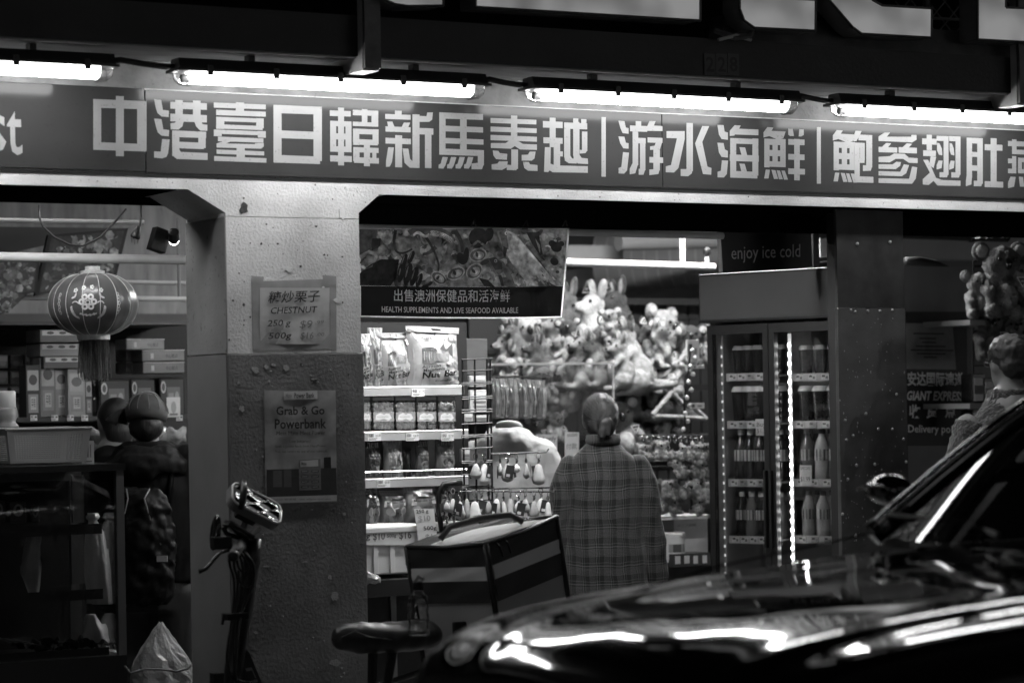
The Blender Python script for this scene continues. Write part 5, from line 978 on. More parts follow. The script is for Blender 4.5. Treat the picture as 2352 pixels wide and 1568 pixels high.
for s in (-1, 1):
    MB().tube([(s*.11, -.15, 1.14), (s*.12, -.10, 1.3), (s*.12, -.05, 1.40), (s*.13, .05, 1.40)], .014, 8).build('strap', MATS['bag_nylon'], bpk, smooth=True, local=True)
    MB().tube([(s*.05, -.24, 1.24), (s*.035, -.29, 1.2), (s*.06, -.285, 1.1), (s*.10, -.28, 1.0)], .0035, 5).build('piping', mat('piping', .18, .4), bpk, smooth=True, local=True)
m = MB(); m.box(.085, -.30, .93, .13, -.292, .955); m.build('patch', mat('reflective_patch', .4, .3), bpk, local=True)
ml2 = PD(268, 1000, 11.75)
m2 = thing('person', 'dark-haired person in profile half hidden behind the capped head', 'person', (ml2.x, ml2.y, 0), R(5))
b_ = MB(); head_shape(b_, (0, .03, 1.52)); capsule(b_, (0, 0, 1.34), (0, 0, .95), .12, .13); [capsule(b_, (s*.09, 0, .92), (s*.09, 0, .06), .09, .04) for s in (-1, 1)]; [capsule(b_, (s*.2, 0, 1.3), (s*.24, 0, .8), .05, .03) for s in (-1, 1)]; remesh(b_, 'body', skin, m2, .015, 3, local=True); face(m2, (0, .03, 1.52))
h_ = MB(); h_.ball((0, .005, 1.545), (.082, .1, .092), 14, 10); h_.ball((0, -.03, 1.48), (.07, .065, .08)); remesh(h_, 'hair', strand_mat('hair_black', .015), m2, .012, 2, local=True)
j_ = MB(); loft(j_, [(.8, .19, .14), (1.1, .2, .14), (1.28, .2, .12), (1.36, .14, .1), (1.4, .08, .08)]); [j_.tube([(s*.17, 0, 1.31), (s*.24, 0, 1.1), (s*.25, .03, .85)], [.07, .065, .055], 12) for s in (-1, 1)]; remesh(j_, 'jacket', MATS['black_jacket'], m2, .015, 4, local=True)
# --- man in fleece at the right
mr_ = PD(2325, 1000, 10.9)
m3 = thing('person', 'person in a fleece jacket looking into the shop at the right edge', 'person', (mr_.x, mr_.y, 0), R(-8))
MZ = .16
b_ = MB(); head_shape(b_, (0, .03, 1.55+MZ)); capsule(b_, (0, 0, 1.5), (0, 0, 1.0), .13, .14)
for s in (-1, 1): capsule(b_, (s*.1, 0, .98), (s*.1, 0, .06), .1, .045); capsule(b_, (s*.1, 0, .05), (s*.11, .16, .035), .044, .036); capsule(b_, (s*.22, 0, 1.45), (s*.27, .02, 1.16), .052, .045); capsule(b_, (s*.27, .02, 1.16), (s*.25, .12, .92), .043, .03); hand(b_, (s*.25, .13, .9), s)
remesh(b_, 'body', skin, m3, .015, 3, local=True); face(m3, (0, .03, 1.55+MZ))
h_ = MB(); h_.ball((0, .012, 1.59+MZ), (.086, .106, .088), 16, 12); h_.ball((0, -.04, 1.54+MZ), (.074, .06, .06)); remesh(h_, 'hair', strand_mat('hair_black', .015), m3, .01, 2, local=True, disp=.02, dscale=.02)
for s in (-1, 1): MB().tube([(s*.045+.018*math.cos(t), .115, 1.553+MZ+.018*math.sin(t)) for t in [k*.63 for k in range(11)]], .002, 5).build('glasses_rim', mat('chrome', .6, .2, metal=1), m3, local=True); MB().tube([(s*.065, .11, 1.555+MZ), (s*.082, .0, 1.555+MZ)], .002, 5).build('glasses_arm', MATS['chrome'], m3, local=True)
fl = mat('fleece', .05, .95, var=.35, vs=50, bump=1, bs=75, bd=.02, sheen=.4)
j_ = MB(); loft(j_, [(.9, .2, .15), (1.1, .21, .15), (1.3, .225, .145), (1.44, .215, .125), (1.51, .15, .11), (1.56, .11, .1), (1.60, .105, .1)]); [j_.tube([(s*.19, 0, 1.46), (s*.26, 0, 1.25), (s*.28, .03, 1.08), (s*.26, .12, .95)], [.08, .078, .07, .06], 14) or j_.ball((s*.19, 0, 1.46), .08) for s in (-1, 1)]
remesh(j_, 'jacket', fl, m3, .012, 4, local=True, disp=.02, dscale=.03)
p_ = MB(); loft(p_, [(.8, .18, .14), (1.0, .185, .14)]); [p_.tube([(s*.1, 0, .9), (s*.1, .02, .45), (s*.1, 0, .09)], [.11, .09, .075], 12) for s in (-1, 1)]; remesh(p_, 'trousers', MATS['dark_trousers'], m3, .016, 3, local=True)
# ================================================================ PLUSH TOYS
def fur(name, c): return mat(name, c, .95, var=.5, vs=26, bump=1, bs=150, bd=.02, sheen=.08)
fur_l, fur_m, fur_d, fur_w = fur('fur_light', .27), fur('fur_mid', .15), fur('fur_dark', .045), fur('fur_white', .42)
eye_m = mat('toy_eye', .01, .08, coat=.5); card_b = mat('tag_dark', .03, .4)
def toy_tag(root, c, s=.05, up=True):
    m = MB(); m.ink = .03; k = 1 if up else -1
    tri = lambda q, y: [(c[0]-q, y, c[2]-q*.6*k), (c[0]+q, y, c[2]-q*.6*k), (c[0], y, c[2]+q*1.1*k)]
    m.quad(*tri(s, c[1]), ink=.7); m.quad(*tri(s*.78, c[1]-.001), ink=.04); m.quad(*ell3(c[0], c[1]-.002, c[2]-s*.1, s*.3, s*.14), ink=.5)
    return m.build('swing_tag', PRINT, root, local=True)
def ell3(x, y, z, rx, rz, n=8): return [(x+rx*math.cos(2*math.pi*i/n), y, z+rz*math.sin(2*math.pi*i/n)) for i in range(n)]
def kangaroo(name, lab, fm, grp, big=True):
    """sitting kangaroo facing -y, about 0.42 tall"""
    t = thing(name, lab, 'soft toy', (0, 0, 0), group=grp)
    b = MB(); b.ball((0, .02, .1), (.085, .085, .11)); b.ball((0, .0, .2), (.06, .06, .08)); b.ball((0, -.01, .28), (.05, .052, .052)); b.ball((0, -.055, .268), (.03, .045, .028)); b.ball((0, -.093, .265), (.02, .015, .018))
    for s in (-1, 1):
        b.ball((s*.07, -.02, .06), (.045, .07, .055)); capsule(b, (s*.07, -.06, .02), (s*.075, -.15, .02), .022, .02); capsule(b, (s*.05, -.02, .21), (s*.06, -.08, .16), .02, .016)
    capsule(b, (0, .08, .04), (.05, .2, .03), .035, .018)
    remesh(b, 'body', fm, t, .011, 3, local=True, disp=.008, dscale=.02)
    for s in (-1, 1):
        M = Matrix.Translation((s*.036, .005, .345)) @ Matrix.Rotation(R(s*16), 4, 'Y'); e = MB().ball((0, 0, 0), (.029, .013, .048), 12, 8, M=None); e.v = [M @ v for v in e.v]; e.build('ear', fm, t, smooth=True, local=True)
        e = MB().ball((0, -.006, -.002), (.02, .010, .037), 10, 7); e.v = [M @ v for v in e.v]; e.build('inner_ear', fur_w, t, smooth=True, local=True)
        MB().ball((s*.032, -.048, .295), .0075, 8, 6).build('eye', eye_m, t, smooth=True, local=True)
    MB().ball((0, -.107, .272), (.011, .008, .008), 8, 6).build('nose', eye_m, t, smooth=True, local=True); MB().ball((0, -.05, .13), (.05, .045, .075), 12, 9).build('belly', fur_w, t, smooth=True, local=True)
    toy_tag(t, (-.036, -.018, .352), .032)
    return t
def koala(name, lab, fm, grp, fluffy=False):
    """round-eared bear facing -y, about 0.3 tall"""
    t = thing(name, lab, 'soft toy', (0, 0, 0), group=grp); b = MB(); b.ball((0, 0, .085), (.075, .07, .09)); b.ball((0, -.012, .205), (.072, .065, .064))
    for s in (-1, 1): capsule(b, (s*.06, -.01, .13), (s*.075, -.085, .09), .026, .022); capsule(b, (s*.05, -.03, .035), (s*.07, -.12, .03), .034, .028)
    remesh(b, 'body', fm, t, .010 if not fluffy else .012, 3, local=True, disp=.008 if not fluffy else .03, dscale=.02)
    for s in (-1, 1):
        MB().ball((s*.072, .005, .25), (.036, .018, .036), 12, 8).build('ear', fm, t, smooth=True, local=True); MB().ball((s*.072, -.010, .25), (.024, .010, .024), 10, 7).build('inner_ear', fur_w, t, smooth=True, local=True)
        MB().ball((s*.03, -.073, .218), .008, 8, 6).build('eye', eye_m, t, smooth=True, local=True)
    MB().ball((0, -.08, .2), (.014, .012, .022), 10, 7).build('nose', eye_m, t, smooth=True, local=True); MB().ball((0, -.045, .075), (.05, .04, .06), 12, 8).build('belly', fur_w, t, smooth=True, local=True)
    toy_tag(t, (.05, -.085, .14), .022, False)
    return t
G1 = 'plush toys piled behind the counter'
protos = {}
def toy(kind, fm, u, v, d, s, rz, lab, grp, tilt=(0, 0)):
    key = (kind, fm.name); new = key not in protos
    if new: protos[key] = (kangaroo if kind == 'k' else koala)('toy_kangaroo' if kind == 'k' else 'toy_koala', lab, fm, grp, *(() if kind != 'f' else (True,)))
    o = protos[key] if new else copy_tree(protos[key])
    o.location = PD(u, v, d); o.scale = (s, s, s); o.rotation_euler = (R(tilt[0]), R(tilt[1]), -A+R(rz)); tag(o, lab, 'soft toy', grp); return o
# (kind, fur, u, v of its base, distance, scale, turn, tilt)
K = [('k', fur_m, 1304, 691, 14.3, 1.25, -60, 'grey kangaroo half hidden behind the banner corner'), ('k', fur_w, 1356, 702, 14.1, 1.35, -55, 'pale kangaroo with a folded ear and tag high in the pile'), ('k', fur_d, 1430, 691, 14.3, 1.3, -60, 'dark kangaroo with tall ears at the top of the pile'),
     ('k', fur_l, 1282, 742, 13.9, 1.0, -65, 'light kangaroo looking sideways under the banner corner'), ('l', fur_w, 1225, 752, 14.0, 1.25, 10, 'fluffy white koala under the banner bottom edge'), ('k', fur_w, 1172, 786, 13.8, .85, -60, 'white kangaroo at the end of the pile by the wire rack'), ('k', fur_d, 1229, 800, 13.6, .8, -70, 'small dark kangaroo at the foot of the pile'),
     ('k', fur_l, 1331, 792, 13.6, .85, -60, 'pale kangaroo with a smooth round belly beside the glass edge'), ('k', fur_m, 1374, 796, 13.55, .8, -50, 'grey kangaroo with a triangle tag in the middle row'), ('k', fur_l, 1426, 797, 13.5, .8, -65, 'light kangaroo under the tall-eared dark one'), ('k', fur_l, 1461, 774, 13.6, 1.1, -65, 'pale kangaroo with a big triangle tag facing sideways'),
     ('l', fur_l, 1500, 742, 14.2, 1.3, 50, 'light furry koala curled at the upper end of the pile'), ('l', fur_m, 1538, 788, 13.9, 1.2, -60, 'grey koala at the fridge end of the pile showing its nose'), ('l', fur_d, 1578, 770, 14.2, .9, 0, 'dark koala behind the white card by the fridge'), ('l', fur_l, 1606, 772, 14.3, .8, 10, 'light bear peeping out beside the fridge top'),
     ('l', fur_w, 1165, 838, 13.5, .6, 0, 'small white bear at the lower end of the pile by the rack'), ('l', fur_l, 1308, 862, 13.7, .95, -30, 'light bear low behind the glass guard'), ('l', fur_m, 1362, 866, 13.7, .9, 20, 'grey bear behind the glass guard above the bun'), ('k', fur_m, 1432, 846, 13.7, 1.0, -40, 'grey kangaroo sitting against the glass guard edge'), ('k', fur_d, 1512, 818, 13.9, 1.25, -50, 'big dark kangaroo on the shelf above the crossed straps'),
     ('l', fur_m, 1246, 862, 13.6, .8, 10, 'grey bear behind the hanging packs'), ('l', fur_m, 1438, 950, 13.6, 1.15, 10, 'round grey bear on the lower shelf beside the hair bun'), ('l', fur_l, 1277, 962, 13.6, .6, 10, 'light bear on the lower shelf before the head'), ('l', fur_d, 1245, 975, 13.6, .7, -10, 'dark bear deep on the lower shelf before the head'), ('l', fur_l, 1500, 955, 13.9, .9, -30, 'light bear leaning on the lower shelf behind the keyrings'), ('l', fur_d, 1530, 930, 13.9, .9, 0, 'dark bear under the crossed straps')]
EXTRA = [(1200, 812, 'w'), (1254, 776, 'm'), (1265, 826, 'l'), (1312, 752, 'd'), (1350, 830, 'w'), (1392, 752, 'm'), (1402, 832, 'd'), (1446, 832, 'w'), (1484, 812, 'l'), (1404, 726, 'l'), (1476, 758, 'd'), (1520, 762, 'w'), (1290, 788, 'w'), (1190, 756, 'm'), (1540, 836, 'l'), (1338, 862, 'd')]
for i, (u, v, c) in enumerate(EXTRA): K.append(('k' if i % 3 else 'l', {'w': fur_w, 'm': fur_m, 'l': fur_l, 'd': fur_d}[c], u, v, 13.72+.02*(i % 4), .55+.05*(i % 4), -75+23*(i % 6), '%s small %s wedged in the pile, %s from the rack side' % ({'w': 'white', 'm': 'grey', 'l': 'pale', 'd': 'dark'}[c], 'kangaroo' if i % 3 else 'bear', ORDN[i % 12]+(' gap' if i < 12 else ' ledge'))))
K = [(kd, fm, u, v+(.28 if kd == 'k' else .205)*s*F/d, d, s, rz, lab) for kd, fm, u, v, d, s, rz, lab in K]
for k, (kd, fm, u, v, d, s, rz, lab) in enumerate(K): toy(kd, fm, u, v, d, s, rz, lab, G1, ((k*37) % 17-8, (k*53) % 21-10))
# toy shelves
ts = thing('toy_shelf', 'dark shelving carrying the plush toys at the back', 'shelf', PD(1400, 1000, 14.2))
SYT = PD(1400, 880, 14.0).y
for v, yy in ((888, -.2), (1003, -.2)): m = MB(); bx(m, 1120, v-2, 1640, v+12, SYT+yy, .8); m.build('shelf_board', mat('toy_shelf_black', .012, .5), ts)
m = MB(); bx(m, 1448, 828, 1474, 1010, SYT-.22, .05); m.build('upright', MATS['toy_shelf_black'], ts)
m = MB(); bx(m, 1120, 800, 1640, 812, SYT+.35, .5); m.build('shelf_board', MATS['toy_shelf_black'], ts)
m = MB(); bx(m, 1438, 826, 1560, 832, SYT-.22, .05); m.build('rail', MATS['toy_shelf_black'], ts)
# --- counter with glass guard
GY = 2.25
gg = thing('glass_guard', 'clear counter guard with a bright edge in front of the plush toys', 'glass guard', P(1270, 1100, GY))
x0, x1, z0, z1 = XZ(1120, 838, 1408, 1060, GY); MB().box(x0, GY, 1.0, x1, GY+.006, z1).build('pane', glass_mat('guard_glass', .012, .96, .02, .25), gg)
MB().box(x0, GY-.002, z1+.0005, x1, GY+.008, z1+.012).build('top_edge', mat('glass_edge', .65, .3), gg); MB().box(x1+.0005, GY-.002, 1.0, x1+.01, GY+.008, z1+.012).build('side_edge', MATS['glass_edge'], gg)
ct = thing('shop_counter', 'dark counter behind the stooping white shirt', 'counter', (x0+.4, GY, 0)); MB().box(x0, GY-.05, 0, x1+.2, GY+.5, .97).build('counter_body', mat('counter_dark', .03, .5), ct); MB().box(x0-.02, GY-.08, .971, x1+.22, GY+.52, .998).build('counter_top', mat('counter_top', .08, .3), ct)
for u0, v0, u1, v1, tx, lab in [(1240, 997, 1280, 1080, [('d only', 1243, 1003, 1278, 1016, .05), ('卡', 1258, 1030, 1276, 1060, .2)], 'white notice ending in only stuck behind the white shirt'), (1297, 992, 1330, 1052, [('回回回', 1303, 996, 1326, 1003, .2), ('付款', 1300, 1018, 1325, 1032, .3)], 'white notice with grey marks left of the plaid shoulder')]:
    tag(note_card(None, u0, v0, u1, v1, GY-.1, tx).build('notice_card', price_m), lab, 'notice', 'notices on the counter glass')
# hanging packs
for k in range(12):
    u = 1128+k*10.6; t = pouch('hanging_pack', 'long thin hanging pack, %s from the wire rack' % ORDN[k], 'pack', 'row of long hanging packs', u, 868+k*.4, u+11, 962-(k % 3), 1.75+.01*(k % 2), [('r', .0, .82, 1, 1, .3), ('r', .1, .05, .5, .8, .38 if k % 2 else .12)], .12 if k % 2 else .2, .03, mat('pack_film_%d' % (k % 3), (.10, .2, .3)[k % 3], .2, var=.6, vs=12, coat=.4), 70+k)
tag(MB().tube([P(1125, 866, 1.78), P(1262, 864, 1.78)], .006, 6).build('pack_rod', MATS['chrome']), 'thin rod the long packs hang from', 'rod')
# ---------------------------------------------------------------- wire rack with keyrings
RY = .92
rk = thing('wire_rack', 'black wire grid rack hung with keyrings beside the product shelf', 'rack', P(1095, 1240, RY))
wire = mat('rack_wire', .012, .35, metal=.4)
for u in (1062, 1090, 1118, 1126): a, b = P(u, 824, RY), P(u+6, 1226, RY); MB().tube([a, b], .0045, 6).build('wire', wire, rk)
for v in (826, 852, 880, 884, 912, 917, 942, 948, 974, 1000, 1004, 1030, 1060, 1064, 1090, 1118, 1122, 1150, 1156, 1184, 1224): a, b = P(1060, v, RY-.006), P(1131, v-3, RY-.006); MB().tube([a, b], .0032, 5).build('wire', wire, rk)
for a, b in (((1128, 1042), (1255, 1038)), ((1128, 1122), (1262, 1119)), ((1128, 1128), (1270, 1129)), ((1020, 1130), (1128, 1126)), ((1000, 1184), (1128, 1180))): p, q_ = P(*a, RY-.01), P(*b, RY-.03); MB().tube([p, q_, q_+Vector((.012, 0, .014))], .0035, 5).build('hook', wire, rk)
m = MB(); m.tube([P(*p, RY-.02) for p in ((1015, 1225), (1008, 1170), (1008, 1130), (1018, 1112), (1060, 1108))], .012, 8); m.build('side_arm', wire, rk, smooth=True)
def keyring(name, lab, u, v, Y, s, fm, dark=False, twist=0):
    """ring, clasp, soft pouch and printed tag hung at (u, v)"""
    t = thing(name, lab, 'keyring', P(u, v, Y), twist, group='keyrings on the wire rack')
    MB().tube([(.010*math.cos(a), 0, -.010+.012*math.sin(a)) for a in [k*.628 for k in range(11)]], .0018, 5).build('ring', MATS['chrome'], t, local=True)
    MB().tube([(0, 0, -.02), (.003, 0, -.03), (-.002, 0, -.042)], [.003, .006, .003], 6).build('clasp', MATS['chrome'], t, local=True)
    q = random.Random(int(u)); pr = [(.004, -.042), (.012*s, -.052), (.02*s, -.07*s-.005), (.027*s, -.09*s-.005), (.021*s, -.105*s-.005), (.002, -.112*s-.005)]
    o = MB().lathe(pr[::-1], 12, sy=.6).build('pouch', fm, t, smooth=True, local=True)
    m = MB(); m.ink = .03; M = Matrix.Translation((.018*(1 if dark else -1), -.02 if dark else .012, -.05)) @ Matrix.Rotation(R(12 if dark else -10), 4, 'Y')
    m.box(-.018, 0, -.055, .018, .0015, 0, M=M, ink=.03); m.box(-.012, -.0008, -.05, .004, -.0002, -.038, M=M, ink=.6); m.build('tag', PRINT, t, local=True)
    return t
i = 0
for v, us in ((1042, (1092, 1112, 1148, 1165, 1186, 1208, 1236)), (1122, (1040, 1072, 1105, 1140, 1172, 1206, 1242)), (1128, (1025, 1056, 1090, 1122, 1156, 1190, 1226, 1258)), (1184, (1025, 1042, 1060, 1080, 1100, 1122))):
    for k, u in enumerate(us):
        i += 1; fm_ = mat('charm_leather_%d' % (i % 3), (.3, .45, .6)[i % 3], .6, var=.2, vs=30)
        if v == 1184: fm_ = mat('dark_charm', .03, .3, coat=.3)
        keyring('keyring', '%s keyring pouch, %s from the left on the %s hook row' % (('dark' if v == 1184 else 'pale'), ORDN[k], {1042: 'upper', 1122: 'rear middle', 1128: 'front middle', 1184: 'lowest'}[v]), u, v, RY-.02-(.02 if v == 1128 else 0), (.95 if v == 1042 else 1.05 if v != 1184 else .55)*(.72+.13*((i*7) % 5)), fm_, i % 2 == 0, R((i*47) % 150-75))
# packets behind the grid
for k, (u0, v0, u1, v1) in enumerate([(1078, 862, 1118, 888), (1080, 895, 1122, 946), (1066, 950, 1086, 968), (1088, 952, 1124, 968), (1060, 1030, 1080, 1060)]):
    carton('hanging_packet', 'pale packet seen through the wire grid, %s' % ['at the top', 'largest one in the middle', 'small one low at the left', 'wide one low', 'lowest one'][k], 'packet', 'packets behind the wire grid', u0, v0, u1, v1, 1.3, .02, (.3, .45, .4, .25, .2)[k], [('r', .1, .6, .9, .9, .6), ('r', .15, .2, .85, .3, .2), ('r', .15, .4, .85, .5, .15)], .003, None, True)
# ---------------------------------------------------------------- keyring koalas right of the woman
G2 = 'small koala keyrings on the stand beside the fridge'
q = random.Random(8); cnt = 0
for v, us in ((1058, (1478, 1500, 1520, 1541, 1560, 1580, 1600, 1616)), (1098, (1570, 1592, 1612)), (1152, (1532, 1552, 1575, 1598, 1618)), (1182, (1518, 1548, 1602))):
    for k, u in enumerate(us):
        cnt += 1; toy('l', (fur_w, fur_l, fur_m)[cnt % 3] if k % 4 else fur_w, u, v, 12.6+.05*(k % 2), (.34 if v != 1152 else .42)*q.uniform(.9, 1.15), q.uniform(-50, 50), 'small koala charm, %s from the left in the %s row' % (ORDN[k], {1058: 'top', 1098: 'second', 1152: 'third', 1182: 'bottom'}[v]), G2, (q.uniform(-25, 10), q.uniform(-25, 25)))
kr = thing('charm_stand', 'wire stand and white shelf carrying the koala charms', 'stand', PD(1560, 1190, 12.7))
KY = PD(1550, 1100, 12.75).y
for v in (1000, 1072, 1108): a, b = P(1465, v, KY), P(1625, v-3, KY); MB().tube([a, b], .006, 6).build('rod', MATS['chrome'] if v != 1072 else wire, kr)
for u in (1585,): a, b = P(u, 990, KY+.05), P(u+4, 1190, KY+.05); MB().tube([a, b], .008, 6).build('post', wire, kr)
m = MB(); bx(m, 1470, 1058, 1590, 1080, KY+.06, .2); m.build('tray', black, kr)
m = MB(); bx(m, 1500, 1184, 1632, 1192, KY-.1, .4); m.build('shelf_board', mat('stand_shelf', .6, .4), kr)
for u, v in ((1545, 1120), (1520, 1140), (1505, 1010)): m = MB(); m.ink = .5; bx(m, u, v, u+14, v+38, KY-.04, .003); m.build('charm_card', price_m, kr)
for k in range(12): p = P(1475+k*12.5, 1003, KY-.02); MB().tube([p+Vector((.008*math.cos(a), 0, -.012+.016*math.sin(a))) for a in [j*.7 for j in range(10)]], .002, 4).build('ring', MATS['chrome'], kr)
for u0, v0, u1, v1 in ((1578, 780, 1606, 828), (1500, 905, 1505, 960), (1590, 838, 1618, 846), (1586, 925, 1618, 938)):
    if v0 == 905: continue
    carton('shelf_card', 'white card on the stand edge, %s' % {780: 'tall one under the fridge canopy', 838: 'price strip below the tall card', 925: 'price strip above the koala charms'}[v0], 'card', 'cards on the stand edge', u0, v0, u1, v1, KY+.25, .01, .6, [('r', .1, .2, .3, .8, .1), ('r', .5, .3, .8, .6, .2)], .001)
# bulb string
bs_ = thing('bulb_string', 'string of round bulbs hanging beside the drinks fridge', 'bulb string', P(1575, 1000, KY))
q = random.Random(6)
MB().tube([P(1588, 790, KY-.03), P(1580, 860, KY-.03), P(1572, 920, KY-.03), P(1574, 985, KY-.03)], .005, 6).build('wire', wire, bs_)
for k in range(11):
    t_ = k/10; u = 1590-20*t_+8*(k % 2); v = 805+t_*180; MB().ball(P(u, v, KY-.05), .0125, 10, 8).build('bulb', mat('bulb_glass', .6, .1, coat=.5, metal=.3), bs_, smooth=True)
for k, (a, b) in enumerate([((1500, 952), (1545, 900)), ((1540, 900), (1566, 925)), ((1500, 955), (1620, 960)), ((1588, 930), (1622, 962))]): tag(MB().tube([P(*a, KY+.6), P(*b, KY+.6)], .014, 6).build('soft_strap', fur_l), 'pale strap crossing behind the bulb string, %s' % ['long slope', 'short slope', 'level one', 'lower slope by the fridge'][k], 'strap', 'crossed straps behind the bulb string')
# carton, tub and card tray low right
cY = KY-.15
m = carton('cardboard_box', 'pale cardboard carton on the floor shelf beside the fridge', 'carton', None, 1548, 1190, 1626, 1290, cY+.15, .3, .5, [('t', '甲乙丙', .1, .8, .35, .08, .25), ('r', .45, .82, .65, .88, .3)], .004)
t = thing('snack_tub', 'white round snack tub with lid before the pale carton', 'tub', P(1548, 1290, cY)); p = P(1548, 1285, cY); w_ = 26*12.3/F
MB().lathe([(w_*.95, 0), (w_, .02), (w_, .12), (w_*.98, .125)], 24).build('tub_body', mat('tub_white', .6, .4), t, smooth=True, local=True, angle=40); MB().lathe([(w_*1.04, .126), (w_*1.04, .142), (w_*.95, .146)], 24).build('lid', mat('tub_lid', .65, .35), t, smooth=True, local=True, angle=40)
m = MB(); m.ink = .1
for j in range(9): a0, a1 = -2.6+j*.2, -2.6+(j+1)*.2; m.quad(*[(w_*1.006*math.cos(a), w_*1.006*math.sin(a), z) for a, z in ((a0, .05), (a1, .05), (a1, .09), (a0, .09))], ink=.08 if j in (2, 3, 4, 5) else .3)
m.build('label_print', PRINT, t, local=True)['kind'] = 'stuff'
ctr = carton('card_tray', 'dark tray of small boxed cards at the foot of the carton', 'tray', None, 1545, 1270, 1632, 1300, cY-.06, .12, .04, [('r', .06, .25, .2, .85, .6), ('r', .3, .25, .44, .85, .6), ('r', .54, .2, .66, .8, .6), ('r', .78, .2, .9, .8, .6)], .002)
for ch in ctr.children:
    if ch.name.startswith('label_print'): ch['kind'] = 'stuff'
# ================================================================ RIVETED STEEL COLUMN
col_m = mat('column_paint', .04, .35, var=.55, vs=9, bump=.35, bs=30, bd=.006, dirt=.6, ds=35, dcol=.012, coat=.25)
co = thing('steel_column', 'dark riveted steel column right of the drinks fridge', 'column', P(2003, 1000, .08))
cx0, cx1 = P(1926, 800, .08).x, P(2082, 800, .08).x; zs = P(2000, 706, .08).z
MB().box(cx0, .08, 0, cx1, .104, zs-.002).build('front_flange', col_m, co, bevel=.004); MB().box(cx0+.14, .105, 0, cx0+.19, .34, BZ0-.004).build('web', black, co); MB().box(cx0+.004, .084, zs, cx1-.004, .104, BZ0-.004).build('upper_flange', mat('column_upper', .02, .5, var=.8, vs=8, bump=.3, bs=25), co)
riv = mat('rivet', .3, .3, metal=.2, coat=.4)
for u, v in [(1965, 716), (1994, 714), (2022, 714), (2050, 712), (1955, 712), (1968, 1068), (2010, 1066), (1942, 965), (1948, 1100), (2082, 1060), (1960, 1000), (2018, 985), (2050, 985), (1990, 950), (1935, 1180), (2066, 1182), (1966, 1230), (2030, 1228), (1945, 1010), (2060, 905), (2076, 1008), (1970, 560), (2045, 556)]:
    c = P(u, v, .078); MB().ball((min(max(c.x, cx0+.006), cx1-.006), .080, c.z), (.0075, .006, .0075), 8, 5).build('rivet', riv, co, smooth=True)
q = random.Random(14)
for k in range(130):
    c = P(q.uniform(1930, 2078), q.uniform(730, 1260), .0785); r = q.uniform(.0012, .0035); MB().ball((c.x, .08, c.z), (r, .0025, r*q.uniform(.6, 2)), 5, 4).build('paint_drip', riv, co)
# ================================================================ DRINKS FRIDGE
FA = R(-71.5); Lp = PD(1637, 1000, 11.9); FW = .82
fr = thing('drinks_fridge', 'two-door glass drinks fridge with a light strip beside the steel column', 'fridge', (Lp.x, Lp.y, 0), FA)
FM = frame_of(fr); FMi = FM.inverted()
def FP(u, v, y=0):
    """pixel to fridge coordinates on its front plane shifted by y"""
    o = FMi @ C0; d = FMi.to_3x3() @ ray(u, v); t = (y-o.y)/d.y; return o+d*t
def fbox(mb, x0, y0, z0, x1, y1, z1, **k): return mb.box(x0, y0, z0, x1, y1, z1, **k)
fz_top = FP(1640, 636).z; fz_can = FP(1640, 742).z; blk = mat('fridge_black', .012, .35); gry = mat('fridge_grey', .22, .4, var=.05)
fd = .36
for nm, a, m_ in [('side_panel', (0, .0, .05, .025, fd, fz_top), gry), ('side_panel', (FW-.02, 0, .05, FW, fd, fz_top), gry), ('back_panel', (.026, fd-.02, .05, FW-.021, fd, fz_top), mat('fridge_inner', .3, .4)), ('top_panel', (.026, .0, fz_top-.02, FW-.021, fd-.021, fz_top), gry), ('floor_panel', (.026, 0, .05, FW-.021, fd-.021, .25), blk), ('inner_top', (.026, .03, fz_can-.03, FW-.021, fd-.021, fz_can-.02), blk)]:
    fbox(MB(), *a).build(nm, m_, fr, local=True)
can = mat('canopy_plastic', .05, .3, spec=.4, var=.08)
hd_ = MB(); fbox(hd_, -.03, -.05, fz_can, FW+.01, -.002, fz_top+.012); hd_.build('header', blk, fr, local=True, bevel=.006)
fbox(MB(), -.018, -.056, fz_can+.014, FW, -.0505, fz_top).build('header_face', can, fr, local=True)
# doors
xm = [FP(u, 1000).x for u in (1637, 1776, 1802, 1932)]
def door(x0, x1, bright):
    d = MB(); w = .03; z0, z1 = .27, fz_can-.012
    for a in ((x0, -.03, z0, x0+w, -.001, z1), (x1-w, -.03, z0, x1, -.001, z1), (x0+w, -.03, z1-w*1.4, x1-w, -.001, z1), (x0+w, -.03, z0, x1-w, -.001, z0+w)): fbox(d, *a)
    o = d.build('door', blk, fr, local=True); fbox(MB(), x0+w, -.018, z0+w, x1-w, -.014, z1-w*1.4).build('pane', glass_mat('fridge_glass', .035, .86), o, local=True)
    fbox(MB(), x1-w*.8 if not bright else x0+.004, -.05, .9, x1-w*.4 if not bright else x0+.014, -.031, 1.25).build('handle', darkmetal, o, local=True)
door(0, xm[1], False); door(xm[1]+.004, FW, True)
# light strips
strip_d, led = mat('strip_dim', .6, .4, emit=.6), mat('led_lit', .9, .4, emit=60)
def led_strip(u, dim):
    a = FP(u, 1000, .05); x = a.x
    fbox(MB(), x-.008, .045, .28, x+.008, .05, fz_can-.06).build('strip_channel', mat('strip_channel', .5, .4, emit=.9) if not dim else mat('strip_channel_dim', .2, .4, emit=.05), fr, local=True)
    k = 0; z = .3
    while z < fz_can-.08:
        fbox(MB(), x-.005, .040, z, x+.005, .0445, z+.012).build('led', led if not dim else mat('led_dim', .8, .4, emit=.9), fr, local=True); z += .042
led_strip(1818, False); led_strip(1662, True)
